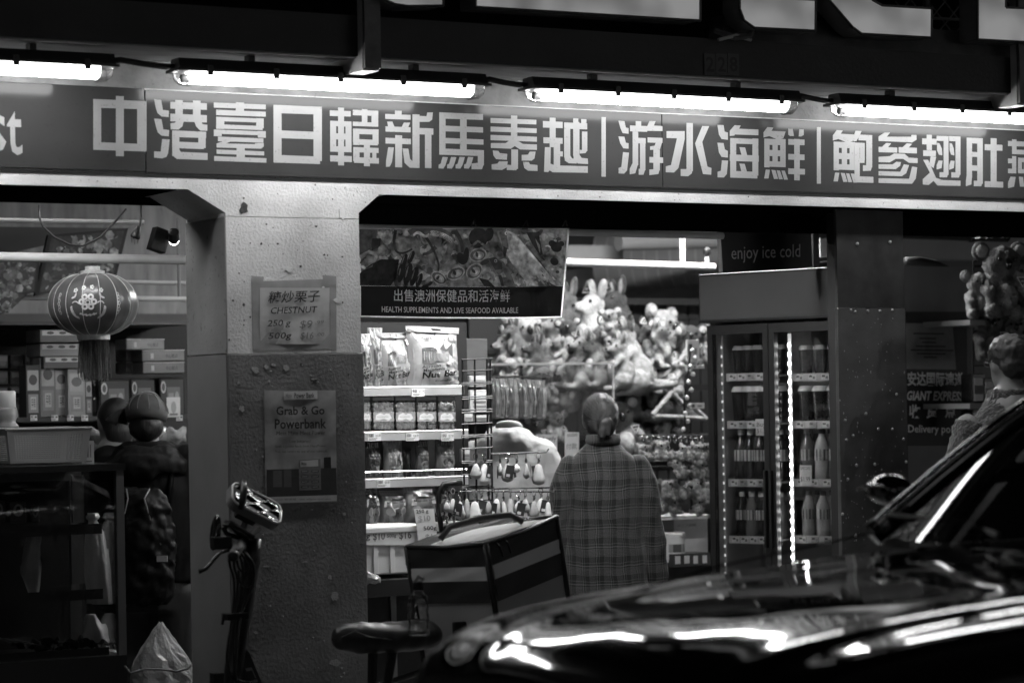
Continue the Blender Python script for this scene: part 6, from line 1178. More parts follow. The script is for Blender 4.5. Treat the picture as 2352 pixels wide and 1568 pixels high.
# shelves, price rails and drinks
G3 = 'drinks in the fridge'
rail_m = mat('rail_clear', .5, .2, coat=.4); RV = (866, 975, 1108, 1238)
pet = glass_mat('bottle_plastic', .10, .85, .06); drinkm = [mat('drink_dark', .015, .15, coat=.6), mat('drink_mid', .12, .15, coat=.6), mat('drink_pale', .4, .2, coat=.6)]
def bottle(kind, lab):
    t = thing('drink_bottle' if kind != 'c' else 'drink_cup', lab, 'bottle' if kind != 'c' else 'cup', (0, 0, 0), group=G3)
    if kind == 'c':
        MB().lathe([(.024, 0), (.026, .004), (.033, .11), (.034, .115)], 16).build('cup_body', drinkm[0], t, smooth=True, local=True, angle=50); MB().lathe([(.035, .115), (.035, .12), (.026, .135), (.0, .138)], 16).build('lid', rail_m, t, smooth=True, local=True, angle=50)
        return t
    r = .031; pr = [(.026, 0), (r, .008), (r, .05), (r*.9, .07), (r, .09), (r, .13), (r*.8, .155), (.014, .182), (.0135, .195)]
    MB().lathe(pr, 16).build('bottle_body', drinkm[{'d': 0, 'm': 1, 'p': 2}[kind]], t, smooth=True, local=True, angle=60)
    MB().lathe([(.0155, .190), (.0155, .208), (.012, .211)], 12).build('cap', mat('bottle_cap', .55, .35) if kind != 'p' else mat('cap_dark', .05, .35), t, smooth=True, local=True, angle=40)
    m = MB(); m.ink = .2
    for j in range(12):
        a0, a1 = math.pi+j*.26, math.pi+(j+1)*.26; m.quad(*[((r+.0006)*math.cos(a), (r+.0006)*math.sin(a), z) for a, z in ((a0, .082), (a1, .082), (a1, .128), (a0, .128))], ink=(.06, .4, .15, .5, .5, .1, .5, .2, .4, .06, .3, .1)[j])
    m.build('label_print', PRINT_GLOSS, t, local=True)
    return t
bpro = {}
def put_bottle(kind, x, y, z, s, rz, lab):
    new = kind not in bpro
    if new: bpro[kind] = bottle(kind, lab)
    o = bpro[kind] if new else copy_tree(bpro[kind]); p = FM @ Vector((x, y, z)); o.location = p; o.scale = (s, s, s); o.rotation_euler = (0, 0, FA+rz); tag(o, lab, None, G3); return o
ORD = ['first', 'second', 'third', 'fourth', 'fifth', 'sixth', 'seventh', 'eighth', 'ninth', 'tenth', 'eleventh', 'twelfth', 'thirteenth']
q = random.Random(33)
for dn, (xa, xb, uu) in enumerate(((.045, xm[1]-.03, 1700), (xm[1]+.075, FW-.03, 1870))):
    for r_, v in enumerate(RV):
        z = FP(uu, v, .09).z+.012
        fbox(MB(), xa-.015, .08, z-.012, xb+.015, fd-.03, z-.004).build('shelf', rail_m, fr, local=True); fbox(MB(), xa-.015, .072, z-.03, xb+.015, .078, z+.006).build('price_rail', rail_m, fr, local=True)
        for k in range(5):
            xx = xa+(xb-xa)*(k+.1)/5.2; m = MB(); m.ink = .5; m.box(xx, .068, z-.026, xx+.04, .071, z+.001, ink=.62 if q.random() < .7 else .3); m.box(xx+.004, .0672, z-.012, xx+.02, .0678, z-.003, ink=.06); m.box(xx+.024, .0672, z-.02, xx+.036, .0678, z-.008, ink=.2); m.build('price_tag', price_m, fr, local=True)
        n_ = 5 if r_ < 2 else 5
        for row in range(2):
            for k in range(n_):
                if row and r_ < 2: continue
                kind = 'c' if r_ < 2 else ('d' if dn == 0 else ('m', 'p', 'm', 'd', 'd')[k]) if r_ == 2 else ('d', 'm', 'd', 'd', 'm')[k] if dn == 0 else ('p', 'p', 'm', 'd', 'p')[k]
                put_bottle(kind, xa+.03+(xb-xa-.05)*k/(n_-1), .12+.075*row, z-.003, (1.0 if r_ != 2 else 1.12) if kind != 'c' else (1.02 if r_ == 0 else 1.25), q.uniform(-.6, .6), '%s %s on the %s fridge shelf behind the %s door, %s' % (ORD[k], 'cup' if kind == 'c' else 'bottle', ORD[r_], ('dim left', 'bright right')[dn], ('front row', 'back row')[row]))
note_f = MB(); note_f.ink = .6; a, b = FP(1736, 962, .066), FP(1778, 1000, .066); note_f.box(a.x, .062, b.z, b.x, .064, a.z)
lettering(note_f, 'Buy 1', (a.x+.008, .0615, a.z-.035), EX, EZ, .03, ink=.05, fit=(b.x-a.x)*.7); lettering(note_f, '$1.5', (a.x+.008, .0615, b.z+.012), EX, EZ, .03, ink=.2, fit=(b.x-a.x)*.5); note_f.build('price_note', price_m, fr, local=True)
sp_ = MB(); sp_.ink = .6; a, b = FP(1838, 1068, .06), FP(1866, 1115, .06); sp_.box(a.x, .056, b.z, b.x, .058, a.z); lettering(sp_, 'SPECIAL', (a.x+.004, .0555, a.z-.02), EX, EZ, .02, ink=.05, fit=(b.x-a.x)*.85); lettering(sp_, '$1.99', (a.x+.004, .0555, b.z+.02), EX, EZ, .03, ink=.05, fit=(b.x-a.x)*.8); sp_.build('special_card', price_m, fr, local=True)
# sign on top of the fridge
sg = thing('cold_drink_sign', 'dark sign reading enjoy ice cold above the fridge', 'sign', FM @ Vector((.1, .05, fz_top)), FA)
SGY = .5
m = MB(); x0, x1, z0, z1 = XZ(1657, 533, 1866, 622, SGY)
def SGp(u, v, o=0): return P(u, v, SGY-o)
m.prism([SGp(1655, 532), SGp(1863, 533), SGp(1866, 613), SGp(1660, 626)][::-1], (0, .03, 0)); m.build('sign_face', mat('cold_sign', .02, .4, var=.2), sg)
m = MB(); uvtext(m, 'enjoy ice cold', 1680, 566, 1838, 605, lambda u, v: SGp(u, v, .002), None, slope=-.035); m.build('lettering', mat('cold_ink', .75, .4), sg)
# bits between sign and column
for k, (u0, v0, u1, v1, g, Y) in enumerate([(1868, 530, 1882, 620, .02, 1.2), (1884, 548, 1920, 590, .45, 1.8)]):
    m = MB(); bx(m, u0, v0, u1, v1, Y, .05); tag(m.build('conduit_box', mat('conduit_%d' % k, g, .5)), ('black conduit box beside the cold drink sign', 'pale junction panel between sign and column')[k], 'box')
hpipe(1840, 612, 1930, 603, 1.4, .012, 'dark pipe behind the cold drink sign', 'conduit', darkmetal)
# ================================================================ RIGHT BAY
RB = 1.3
ep = thing('express_panel', 'grey standing panel with black delivery poster behind the column', 'panel', P(2155, 1200, RB))
x0, x1, z0, z1 = XZ(2040, 612, 2232, 1300, RB); MB().box(x0, RB, 0, x1, RB+.05, z1).build('board', mat('panel_grey', .11, .5, var=.15), ep)
pf = lambda u, v, o=.002: P(u, v+(u-2085)*.012, RB-o)
m = MB(); m.ink = .006; m.quad(pf(2050, 716), pf(2220, 714), pf(2224, 1021), pf(2050, 1024)); m.build('poster_sheet', PRINT, ep)
m = MB(); m.ink = .4
for s, a in (('星安达国际速递', (2062, 853, 2214, 886)), ('GIANT EXPRESS', (2086-3, 897, 2213, 919)), ('收', (2088, 928, 2114, 960)), ('货', (2127, 928, 2153, 960)), ('点', (2170, 926, 2196, 958)), ('Delivery point', (2086, 975, 2206, 998))):
    uvtext(m, s, *a, lambda u, v: pf(u, v, .0035), .8, off=.03 if 'Del' not in s else .01, shear=.2 if 'GIANT' in s else 0)
m.build('lettering', PRINT, ep)
m = MB(); m.ink = .22; m.grid(lambda i, j: pf(2070+i*(118+8*j), 742+j*105, .006+.008*j*j*i), 6, 6)
for k, (v, a, b) in enumerate(((766, 2098, 2168), (777, 2112, 2150), (786, 2118, 2150), (795, 2104, 2172), (804, 2092, 2190), (812, 2106, 2172), (820, 2122, 2152))): m.quad(*[pf(uu, vv, .012) for uu, vv in ((a, v-2.2), (b, v-2.2), (b, v+1.2), (a, v+1.2))], ink=.03)
m.build('paper_sheet', PRINT, ep)
m = MB(); bx(m, 2030, 480, 2500, 640, 6.5, .1); tag(m.build('wall_right_bay', mat('right_wall', .5, .7, var=.08)), kind='structure')
m = MB(); bx(m, 2030, 598, 2500, 1300, 5.2, .1); tag(m.build('wall_right_low', mat('right_wall_low', .10, .7, var=.2)), kind='structure')
rp = thing('wrapped_pipe', 'dark ceiling pipe wrapped in torn plastic at the right', 'pipe', P(2200, 540, 2.0))
MB().tube([P(2060, 539, 2.0), P(2312, 548, 2.0)], .02, 12).build('pipe_body', mat('dark_pipe', .03, .35), rp, smooth=True, angle=50)
for u in (2232, 2310): MB().tube([P(u, 545, 2.0)+Vector((-.012, 0, 0)), P(u, 545, 2.0)+Vector((.012, 0, 0))], .026, 12).build('coupling', darkmetal, rp)
m = MB(); q = random.Random(2); m.grid(lambda i, j: P(2240+i*75, 545-18*math.sin(math.pi*i)*j+q.uniform(-3, 3), 1.96+.04*j), 10, 4); m.build('torn_plastic', thin2, rp)
rs = thing('toy_rack', 'shelf rack with white fluffy toys at the right edge', 'shelf', PD(2300, 1000, 12.6)); RSY = PD(2290, 800, 12.6).y
for v in (738, 838+90): m = MB(); bx(m, 2228, v-4, 2450, v+8, RSY-.1, .5); m.build('shelf_board', mat('shelf_grey', .16, .4), rs)
for v in (600, 612): MB().tube([P(2235, v, RSY+.3), P(2400, v-6, RSY+.3)], .006, 6).build('rail', wire, rs)
for u in (2236, 2290, 2350): MB().tube([P(u, 600, RSY+.3), P(u, 1200, RSY+.3)], .005, 5).build('grid_wire', wire, rs)
for v in range(640, 1100, 40): MB().tube([P(2236, v, RSY+.31), P(2400, v-5, RSY+.31)], .004, 5).build('grid_wire', wire, rs)
G4 = 'fluffy toys on the right rack'
for u, v, s, fm, kd, lab in [(2248, 734, .85, fur_l, 'f', 'small pale fluffy toy beside the big one at the right edge'), (2300, 736, 1.35, fur_m, 'f', 'big fluffy lion-like toy on the upper right shelf'), (2350, 736, 1.1, fur_l, 'f', 'pale fluffy toy cut by the right frame edge'), (2272, 832, .95, fur_m, 'f', 'fluffy toy on the lower right shelf beside the dark head'), (2325, 832, .85, fur_l, 'f', 'pale fluffy toy behind the dark head')]: toy('f', fm, u, v, 12.5, s, 10, lab, G4)
for k, (u0, v0, u1, v1) in enumerate([(2236, 858, 2262, 925), (2262, 868, 2290, 925), (2236, 940, 2280, 985)]):
    cj_ = carton('candy_jar', 'dark glossy candy jar on the right rack, %s' % ('tall one at the left', 'one beside the ear', 'one below with a pale label')[k], 'jar', 'candy jars on the right rack', u0, v0, u1, v1, RSY, .1, .05, [('r', .1, .3, .9, .6, (.1, .15, .5)[k]), ('r', 0, .85, 1, .97, .3)], .01, mat('black_tin', .02, .25, coat=.4))
    [ch.__setitem__('kind', 'stuff') for ch in cj_.children if ch.name.startswith('label_print')]
tag(MB().tube([P(2080, 600, 1.6), P(2110, 600, 1.6), P(2150, 606, 1.6), P(2178, 614, 1.6)], [.02, .025, .02, .008], 8).build('draped_cloth', black, smooth=True), 'dark cloth draped over the panel top', 'cloth')
# ================================================================ NOTICES ON THE PILLAR
cs = thing('chestnut_notice', 'handwritten chestnut price notice taped high on the pillar', 'notice', P(678, 790, -.003))
f_ = lambda u, v, o=.003: P(u, v, -.001-o)
tape = mat('clear_tape', .42, .3, alpha=.55, var=.2, vs=14, bump=.3, bs=30)
for pts in ([(577, 646), (770, 640), (772, 800), (580, 806)],): MB().prism([f_(*p, .001) for p in pts], (0, -.0006, 0)).build('tape_film', tape, cs)
for pts in ([(577, 633), (606, 636), (604, 652), (577, 650)], [(741, 632), (772, 634), (772, 660), (742, 658)], [(580, 650), (597, 652), (598, 800), (582, 804)], [(757, 652), (772, 654), (773, 806), (760, 804)]): MB().prism([f_(*p, .0022) for p in pts], (0, -.0005, 0)).build('tape_strip', tape, cs)
m = MB(); m.ink = .45; m.grid(lambda i, j: f_(597+i*160, 661+j*129, .004+.004*math.sin(i*7+j*4)*j), 12, 10); m.build('paper', print_mat('notice_paper', .5, .18, 14), cs)
m = MB()
ftx = lambda u, v: f_(u, v, .0095)
for s, a, g, of in (('糖炒栗子', (616, 669, 735, 697), .015, .008), ('CHESTNUT', (622, 706, 729, 721), .015, .012), ('250 g', (614, 735, 668, 754), .02, .012), ('$9', (688, 736, 718, 756), .16, .0), ('.99', (724, 736, 744, 744), .16, .0), ('500g', (616, 764, 670, 783), .02, .012), ('$16', (690, 763, 720, 781), .16, .0), ('.00', (725, 764, 745, 772), .16, 0)): m.ink = g; uvtext(m, s, *a, ftx, g, off=of, shear=.15, slope=-.03)
m.build('handwriting', PRINT, cs)['kind'] = 'stuff'
pb = thing('powerbank_poster', 'crinkled power bank poster on the lower part of the pillar', 'poster', P(690, 1155, -.015))
g_ = lambda u, v, o=.0: P(u+(v-900)*.012, v, -.0135-.003-o)
m = MB(); m.ink = .30; q = random.Random(4); W = [[q.uniform(-1, 1) for _ in range(13)] for _ in range(17)]
def rip(i, j): a, b = min(int(i*12), 11), min(int(j*16), 15); return .0016*(1+W[b][a])
m.grid(lambda i, j: g_(607+i*164, 896+j*257, .003*math.sin(i*9+j*5)*math.sin(j*13)+.003), 22, 30); m.build('poster_sheet', print_mat('poster_ink', .3, .35, 16), pb, smooth=True)
m = MB(); t8 = lambda u, v: g_(u, v, .0085)
m.ink = .5
for pts, g in (([(652, 899), (729, 897), (729, 916), (652, 918)], .55), ([(610, 1141), (771, 1136), (771, 1150), (610, 1156)], .42), ([(610, 1078), (770, 1074), (771, 1136), (610, 1141)], .035), ([(625, 1080), (645, 1080), (645, 1118), (625, 1118)], .10), ([(650, 1078), (667, 1078), (667, 1118), (650, 1118)], .09), ([(684, 1056), (734, 1053), (735, 1124), (685, 1126)], .17), ([(742, 1050), (758, 1049), (759, 1090), (742, 1090)], .012), ([(688, 1058), (729, 1055), (729, 1070), (688, 1072)], .5)):
    m.quad(*[g_(*p, .0062+.0004*g) for p in pts], ink=g)
for r_ in range(4):
    for c_ in range(2): m.quad(*[t8(689+c_*24+dx, 1080+r_*12+dz) for dx, dz in ((0, 0), (17, -1), (17, 4), (0, 5))], ink=.05); m.quad(*[g_(691+c_*24+dx, 1081+r_*12+dz, .0088) for dx, dz in ((0, 0), (13, -1), (13, 1.5), (0, 2.5))], ink=.25)
for s, a, g, of in (('Mate', (656, 903, 670, 913), .3, .03), ('Power Bank', (676, 902, 722, 914), .02, .01), ('Grab & Go', (634, 933, 745, 953), .02, .02), ('Powerbank', (630, 962, 749, 985), .02, .02), ('Meet Mate Meet Power', (634, 990, 746, 999), .03, 0), ('Low batteries?', (664, 1010, 712, 1016), .04, 0), ('Grab a power bank from MatePower', (630, 1022, 748, 1029), .04, 0), ('You can return to any of our cabinets', (630, 1034, 750, 1041), .04, 0), ('Mate', (690, 1060, 702, 1068), .1, .03), ('Apply now : 0466 256 868      E-mail : mt@powermatetech.com.au', (625, 1144, 757, 1150), .1, 0)): uvtext(m, s, *a, t8, g, off=of, slope=-.012)
m.build('print', PRINT, pb)
# ================================================================ LIT LETTER BOXES ON THE CANOPY
def glow_mat():
    m = bpy.data.materials.new('letter_face'); m.use_nodes = True; n = m.node_tree; L = n.links.new; b = n.nodes['Principled BSDF']; b.inputs['Roughness'].default_value = .3; b.inputs['Base Color'].default_value = (.4, .4, .4, 1)
    tc = n.nodes.new('ShaderNodeTexCoord'); nz = n.nodes.new('ShaderNodeTexNoise'); nz.inputs['Scale'].default_value = 4.5; nz.inputs['Detail'].default_value = 1.5; L(tc.outputs['Object'], nz.inputs[0])
    mr = n.nodes.new('ShaderNodeMapRange'); mr.inputs[1].default_value = .32; mr.inputs[2].default_value = .62; mr.inputs[3].default_value = .07; mr.inputs[4].default_value = .26; L(nz.outputs[0], mr.inputs[0]); b.inputs['Emission Color'].default_value = (1, 1, 1, 1); L(mr.outputs[0], b.inputs['Emission Strength'])
    return m
glow = glow_mat(); ret = mat('letter_return', .18, .4, metal=.2, var=.3)
LT = [(2, [(375, -90), (395, 0), (470, 32), (560, 45), (795, 42), (795, -90)], 'curved letter box at the top edge left of the long one'), (2, [(1010, -90), (1010, 50), (2352, 132), (2522, 142), (2522, -90)], 'long straight letter box at the top edge'),
      (3, [(440, -90), (440, 60), (470, 140), (540, 190), (950, 210), (952, 0), (760, -10), (700, -90)], 'rounded letter box between the long and the slanted one'), (3, [(950, -90), (1040, 0), (1200, 185), (1260, 230), (1400, 238), (1730, 256), (1732, 58), (1400, 38), (1330, 0), (1300, -90)], 'slanted letter box near the chain-link fence'),
      (3, [(2040, -90), (2040, 268), (2480, 292), (2480, 62), (2230, 52), (2230, -90)], 'letter box at the upper right corner')]
LYF = -.52
for z, pts, lab in LT:
    w3 = [P((ZOOM[z]+x*.59524)*.57422, y*.59524*.57422, LYF) for x, y in pts]; cc = sum(w3, Vector())/len(w3)
    t = thing('letter_box', 'lit '+lab, 'letter sign', cc, group='lit letter boxes on the canopy')
    MB().prism(w3, (0, .006, 0)).build('letter_face', glow, t); MB().prism([p+Vector((0, .0065, 0)) for p in w3], (0, .11, 0)).build('letter_return', ret, t)
    edge = MB()
    for a, b in zip(w3, w3[1:]+w3[:1]): edge.tube([a, b], .006, 5)
    edge.build('trim_edge', mat('trim_dark', .05, .4), t)
# frame behind the letters and chain-link fence
cf = thing('chain_link_fence', 'chain-link mesh behind the letter boxes at the upper right', 'fence', P(2180, 40, .0))
cw = mat('galvanised', .16, .4, metal=.5); xA, xB = P(2060, 20, 0).x, P(2330, 20, 0).x; zA = 2.99; k = 0; st_ = .095
x = xA-.7
while x < xB:
    MB().tube([(max(x, xA), .0, zA+max(0, xA-x)), (min(x+.7, xB), .0, zA+min(.7, xB-x))], .0035, 5).build('mesh_wire', cw, cf); MB().tube([(max(x, xA), .008, zA+.7-max(0, xA-x)), (min(x+.7, xB), .008, zA+.7-min(.7, xB-x))], .0035, 5).build('mesh_wire', cw, cf); x += st_
MB().tube([P(2060, 38, .0), P(2330, 52, .0)], .007, 6).build('rail', cw, cf); MB().tube([P(2128, -40, -.01), P(2128, 60, -.01)], .016, 8).build('post', mat('post_dark', .05, .5), cf)
bk_ = thing('cable_bracket', 'dark tangled bracket under the rounded letter box', 'bracket', P(1680, 78, -.43)); MB().tube([P(1640, 70, -.42), P(1690, 88, -.45), P(1722, 84, -.45), P(1728, 70, -.45)], .012, 6).build('bent_bar', MATS['bracket_steel'], bk_); MB().tube([P(1650, 92, -.45), P(1690, 82, -.45), P(1725, 92, -.45)], .008, 6).build('wire_loop', MATS['bracket_light'], bk_)
# ================================================================ SCOOTER AT THE PILLAR
SYS = -.42
sc_ = thing('electric_scooter', 'black electric scooter with phone pouch leaning by the pillar', 'scooter', P(540, 1890, SYS))
sm = mat('scooter_black', .012, .35, coat=.2); rub = mat('rubber', .02, .6, bump=.4, bs=120); silver = mat('grip_grey', .05, .45)
S = lambda u, v, dy=0: P(u, v, SYS+dy)
gnd = S(470, 1700); top = S(562, 1262)
MB().tube([S(585, 1235), S(578, 1285), S(560, 1400), S(545, 1480), S(528, 1600), S(510, 1700)], [.024, .030, .032, .034, .036, .036], 12).build('stem', sm, sc_, smooth=True)
MB().prism([S(548, 1462, -.02), S(575, 1500, -.02), S(612, 1590, -.02), S(560, 1620, -.02), S(520, 1560, -.02)], (0, .04, 0)).build('stem_joint', mat('joint_black', .03, .4), sc_, bevel=.004)
MB().tube([S(540, 1270, -.16), S(560, 1240, .0), S(590, 1215, .2)], .014, 10).build('handlebar', sm, sc_, smooth=True)
g0, g1 = S(536, 1276, -.17), S(552, 1248, -.05); MB().tube([g0, g0+(g1-g0)*.1, g1], [.021, .019, .019], 14).build('grip', silver, sc_, smooth=True, angle=40); MB().tube([g0-(g1-g0)*.06, g0], [.016, .021], 12).build('grip_end', rub, sc_, smooth=True)
MB().tube([S(553, 1225), S(565, 1195), S(575, 1170)], .012, 8).build('pouch_arm', sm, sc_)
MB().tube([S(524, 1262, -.08), S(505, 1268, -.1), S(490, 1285, -.12), S(474, 1305, -.12), S(457, 1312, -.12)], [.007, .008, .007, .007, .009], 8).build('brake_lever', sm, sc_, smooth=True)
MB().box(-.035, -.02, -.022, .035, .02, .022, M=Matrix.Translation(S(508, 1246, -.06))).build('brake_clamp', sm, sc_, bevel=.006)
m = MB().ball((0, 0, 0), (.017, .03, .064), 14, 10); m.v = [Matrix.Translation(S(495, 1222, -.02)) @ Matrix.Rotation(R(8), 4, 'Y') @ p for p in m.v]; m.build('mirror_shell', mat('shell_gloss', .01, .12, coat=.8), sc_, smooth=True)
m = MB().box(-.055, -.03, -.012, .055, .03, .012, M=Matrix.Translation(S(548, 1218, -.02)) @ Matrix.Rotation(R(32), 4, 'Y')); m.build('display', mat('display_black', .01, .1, coat=.5), sc_, bevel=.005)
MB().tube([S(512, 1210), S(520, 1225), S(540, 1232), S(560, 1240)], .009, 7).build('switch_pod', sm, sc_, smooth=True)
cabm = mat('cable', .015, .5)
for pts in ([(540, 1265), (536, 1300), (548, 1330), (540, 1400), (522, 1480), (520, 1530), (540, 1560), (575, 1567)], [(548, 1262), (560, 1310), (556, 1360), (540, 1420), (535, 1500), (545, 1580)], [(530, 1262), (524, 1290), (540, 1330), (534, 1420), (518, 1500), (530, 1560), (560, 1600)], [(556, 1262), (582, 1290), (584, 1330), (568, 1350), (550, 1340), (548, 1310)], [(560, 1262), (588, 1300), (580, 1350), (556, 1400), (548, 1440), (538, 1560)], [(552, 1268), (574, 1300), (562, 1320), (545, 1300), (544, 1270)]):
    sp2 = smoothp(pts, 2); MB().tube([S(u, v, -.05-.02*math.sin(i*.4)) for i, (u, v) in enumerate(sp2)], .0048, 6).build('brake_cable', cabm, sc_, smooth=True)
MB().box(-.04, -.03, -.012, .04, .03, .012, M=Matrix.Translation(S(540, 1414, -.02))).build('cable_clamp', sm, sc_, bevel=.003)
MB().tube([S(514, 1410, -.03), S(510, 1434, -.03)], .005, 6).build('clamp_lever', sm, sc_)
m = MB(); uvtext(m, 'Lit', 0, 0, 62, 24, lambda a, b: S(566+a*.42+b*.62-3, 1520+a*.92-b*.12+14, -.034), None, off=.01); m.build('lettering', mat('scooter_ink', .25, .4), sc_)
MB().box(-.02, -.02, -.03, .02, .02, .02, M=Matrix.Translation(S(498, 1557, -.04))).build('lamp_unit', mat('lamp_black', .02, .3), sc_, bevel=.004)
MB().box(S(430, 1800).x, SYS-.09, .12, S(430, 1800).x+.9, SYS+.09, .18).build('deck', sm, sc_, bevel=.01)
for x_ in (S(520, 1700).x-.05, S(430, 1800).x+.95): m = MB(); m.tube([(x_+.1*math.cos(t), SYS, .13+.1*math.sin(t)) for t in [k*math.pi/10 for k in range(21)]], .03, 8); m.build('tyre', rub, sc_, smooth=True)
# phone pouch: tilted tray with clear film and rim
pp = thing('phone_pouch', 'zipped phone pouch with shiny clear film on the scooter bar', 'pouch', S(583, 1165))
c0 = S(583, 1162, -.02); ax = (S(648, 1200, -.06)-S(528, 1140, -.06)).normalized(); up_ = Vector((-.22, -.62, .75)); up_ = (up_-ax*up_.dot(ax)).normalized(); ay = up_.cross(ax)
PM = Matrix((( ax.x, ay.x, up_.x, c0.x), (ax.y, ay.y, up_.y, c0.y), (ax.z, ay.z, up_.z, c0.z), (0, 0, 0, 1)))
def rr(hx, hy, r, z, n=5): return [PM @ Vector((sx*(hx-r)+r*math.cos(a0+math.pi/2*i/n), sy*(hy-r)+r*math.sin(a0+math.pi/2*i/n), z)) for sx, sy, a0 in ((1, 1, 0), (-1, 1, math.pi/2), (-1, -1, math.pi), (1, -1, 1.5*math.pi)) for i in range(n+1)]
MB().prism(rr(.105, .055, .03, -.018), PM.to_3x3() @ Vector((0, 0, .034))).build('pouch_base', mat('pouch_grey', .16, .5), pp)
ring_ = rr(.102, .052, .03, .018); MB().tube(ring_+ring_[:1], .0045, 6).build('zip_rim', mat('pouch_rim', .55, .4), pp, smooth=True)
q = random.Random(3); m = MB(); m.grid(lambda i, j: PM @ Vector(((i-.5)*.185, (j-.5)*.088, .0185+.004*math.sin(i*11+j*6)+.003*math.sin(j*17-i*7))), 24, 12); m.build('clear_film', mat('pouch_film', .006, .05, coat=1), pp, smooth=True)
m = MB(); m.tube([PM @ Vector((-.06, -.056, .01)), PM @ Vector((-.075, -.04, .045)), PM @ Vector((-.08, 0, .056)), PM @ Vector((-.075, .04, .045)), PM @ Vector((-.06, .056, .01))], .013, 6); m.build('visor', sm, pp, smooth=True)
MB().box(-.05, -.045, -.05, .03, .045, -.02, M=PM).build('clamp', sm, pp, bevel=.006)
# ================================================================ BICYCLE (saddle seen) AND DELIVERY BAG
BY_ = -.75
bi = thing('delivery_bicycle', 'bicycle with a wide dark saddle carrying the delivery bag', 'bicycle', P(900, 1900, BY_))
B = lambda u, v, dy=0: P(u, v, BY_+dy)
s_ = MB()
for u, v, rx, ry, rz in [(800, 1462, .05, .055, .05), (830, 1464, .06, .075, .058), (862, 1464, .06, .09, .056), (900, 1462, .07, .11, .056), (935, 1460, .075, .12, .055), (965, 1456, .07, .12, .055), (785, 1464, .04, .045, .046)]: s_.ball(B(u, v), (rx, ry, rz), 14, 10)
remesh(s_, 'saddle', mat('saddle_vinyl', .028, .38, var=.2, bump=.15, bs=90), bi, .011, 8)
MB().tube([B(785, 1462, -.05), B(815, 1448, -.075), B(850, 1462, -.1), B(900, 1468, -.115)], .002, 5).build('seam', mat('saddle_seam', .12, .5), bi, smooth=True)
MB().tube([B(905, 1480), B(885, 1600), B(860, 1780)], .016, 10).build('seat_post', darkmetal, bi); 
for u0 in (0, 1):
    x_ = B(860, 1700).x+(.55 if u0 else -.5); m = MB(); m.tube([(x_+.3*math.cos(k*math.pi/16), BY_, .32+.3*math.sin(k*math.pi/16)) for k in range(33)], .022, 8); m.build('tyre', rub, bi, smooth=True); MB().tube([(x_, BY_-.04, .32), (x_, BY_+.04, .32)], .03, 10).build('hub', darkmetal, bi)
    for k in range(12): a = k*math.pi/6; MB().tube([(x_, BY_, .32), (x_+.28*math.cos(a), BY_, .32+.28*math.sin(a))], .0015, 4).build('spoke', darkmetal, bi)
xf = B(860, 1700).x; MB().tube([(xf, BY_, .75), (xf-.02, BY_, .32), (xf-.5, BY_, .32)], .018, 8).build('frame_tube', sm, bi); MB().tube([(xf-.02, BY_, .6), (xf+.55, BY_, .72), (xf+.9, BY_, .72)], .010, 8).build('rack_rail', sm, bi); MB().tube([(xf+.55, BY_, .32), (xf+.5, BY_, .72)], .012, 8).build('rack_stay', sm, bi); MB().tube([(xf, BY_, .5), (xf+.55, BY_, .32)], .012, 8).build('chain_stay', sm, bi)
# bag
bgc = P(1116, 1252, -.95)
bag = thing('delivery_bag', 'boxy insulated delivery bag with pale reflective stripes and zip lid', 'bag', bgc)
dv_ = _f.copy(); l_dir = (-_r*math.cos(R(42))+dv_*math.sin(R(42))); r_dir = (_r*math.cos(R(50))+dv_*math.sin(R(50)))
tl = R(11); r_d = (r_dir*math.cos(tl)+EZ*math.sin(tl)).normalized(); up_b = (EZ*math.cos(tl)-r_dir*math.sin(tl)).normalized(); l_d = (l_dir-EZ*.05).normalized()
la, lb, bh = .385, .40, .46
def BG(a, b, c): return bgc+l_d*a+r_d*b+up_b*c       # a along the left face, b along the right face, c up (0 at the top)
fab, dkf, strp = mat('bag_fabric', .45, .55, var=.12, bump=.25, bs=25, bd=.008), mat('bag_dark', .05, .6, var=.2), mat('bag_stripe', .85, .35, var=.1, bump=.2, bs=18, bd=.006)
m = MB(); cs_ = [BG(0, 0, 0), BG(la, 0, 0), BG(la, lb, 0), BG(0, lb, 0)]; m.prism(cs_, up_b*-bh); m.build('bag_body', fab, bag, bevel=.012)
def band(c0, c1, m_, nm, o=.0025):
    for nm_, A0, A1, nrm in ((nm, (la-.012, 0), (.012, 0), -r_d), (nm, (0, .012), (0, lb-.012), -l_d)):
        k = MB(); k.grid(lambda i, j: BG(A0[0]+(A1[0]-A0[0])*i, A0[1]+(A1[1]-A0[1])*i, c0+(c1-c0)*j)+nrm*(o+.004*math.sin(i*9+j*2)*math.sin(j*3.1)), 18, 4); k.build(nm_, m_, bag, smooth=True)
band(-.075, -.125, strp, 'reflective_stripe', .007); band(-.125, -.205, dkf, 'dark_band', .006); band(-.005, -.074, dkf, 'lid_band', .005)
for a, b in ((0, 0), (la, 0), (0, lb)): MB().tube([BG(a, b, .006), BG(a, b, -.2), BG(a, b, -bh)], .011, 8).build('corner_piping', mat('piping_black', .01, .5), bag, smooth=True)
for p0, p1 in (((la, 0), (0, 0)), ((0, 0), (0, lb)), ((la, 0), (la, lb)), ((0, lb), (la, lb))): MB().tube([BG(*p0, .004), BG((p0[0]+p1[0])/2, (p0[1]+p1[1])/2, -.004), BG(*p1, .004)], .009, 8).build('lid_piping', MATS['piping_black'], bag, smooth=True)
m = MB(); m.grid(lambda i, j: BG(la*i, lb*j, .006-.02*math.sin(math.pi*i)*math.sin(math.pi*j)+.006*math.sin(i*7+j*4)), 16, 16); m.build('lid', mat('lid_film', .10, .14, coat=.7, var=.3, vs=8, bump=.2, bs=12, bd=.01), bag, smooth=True)
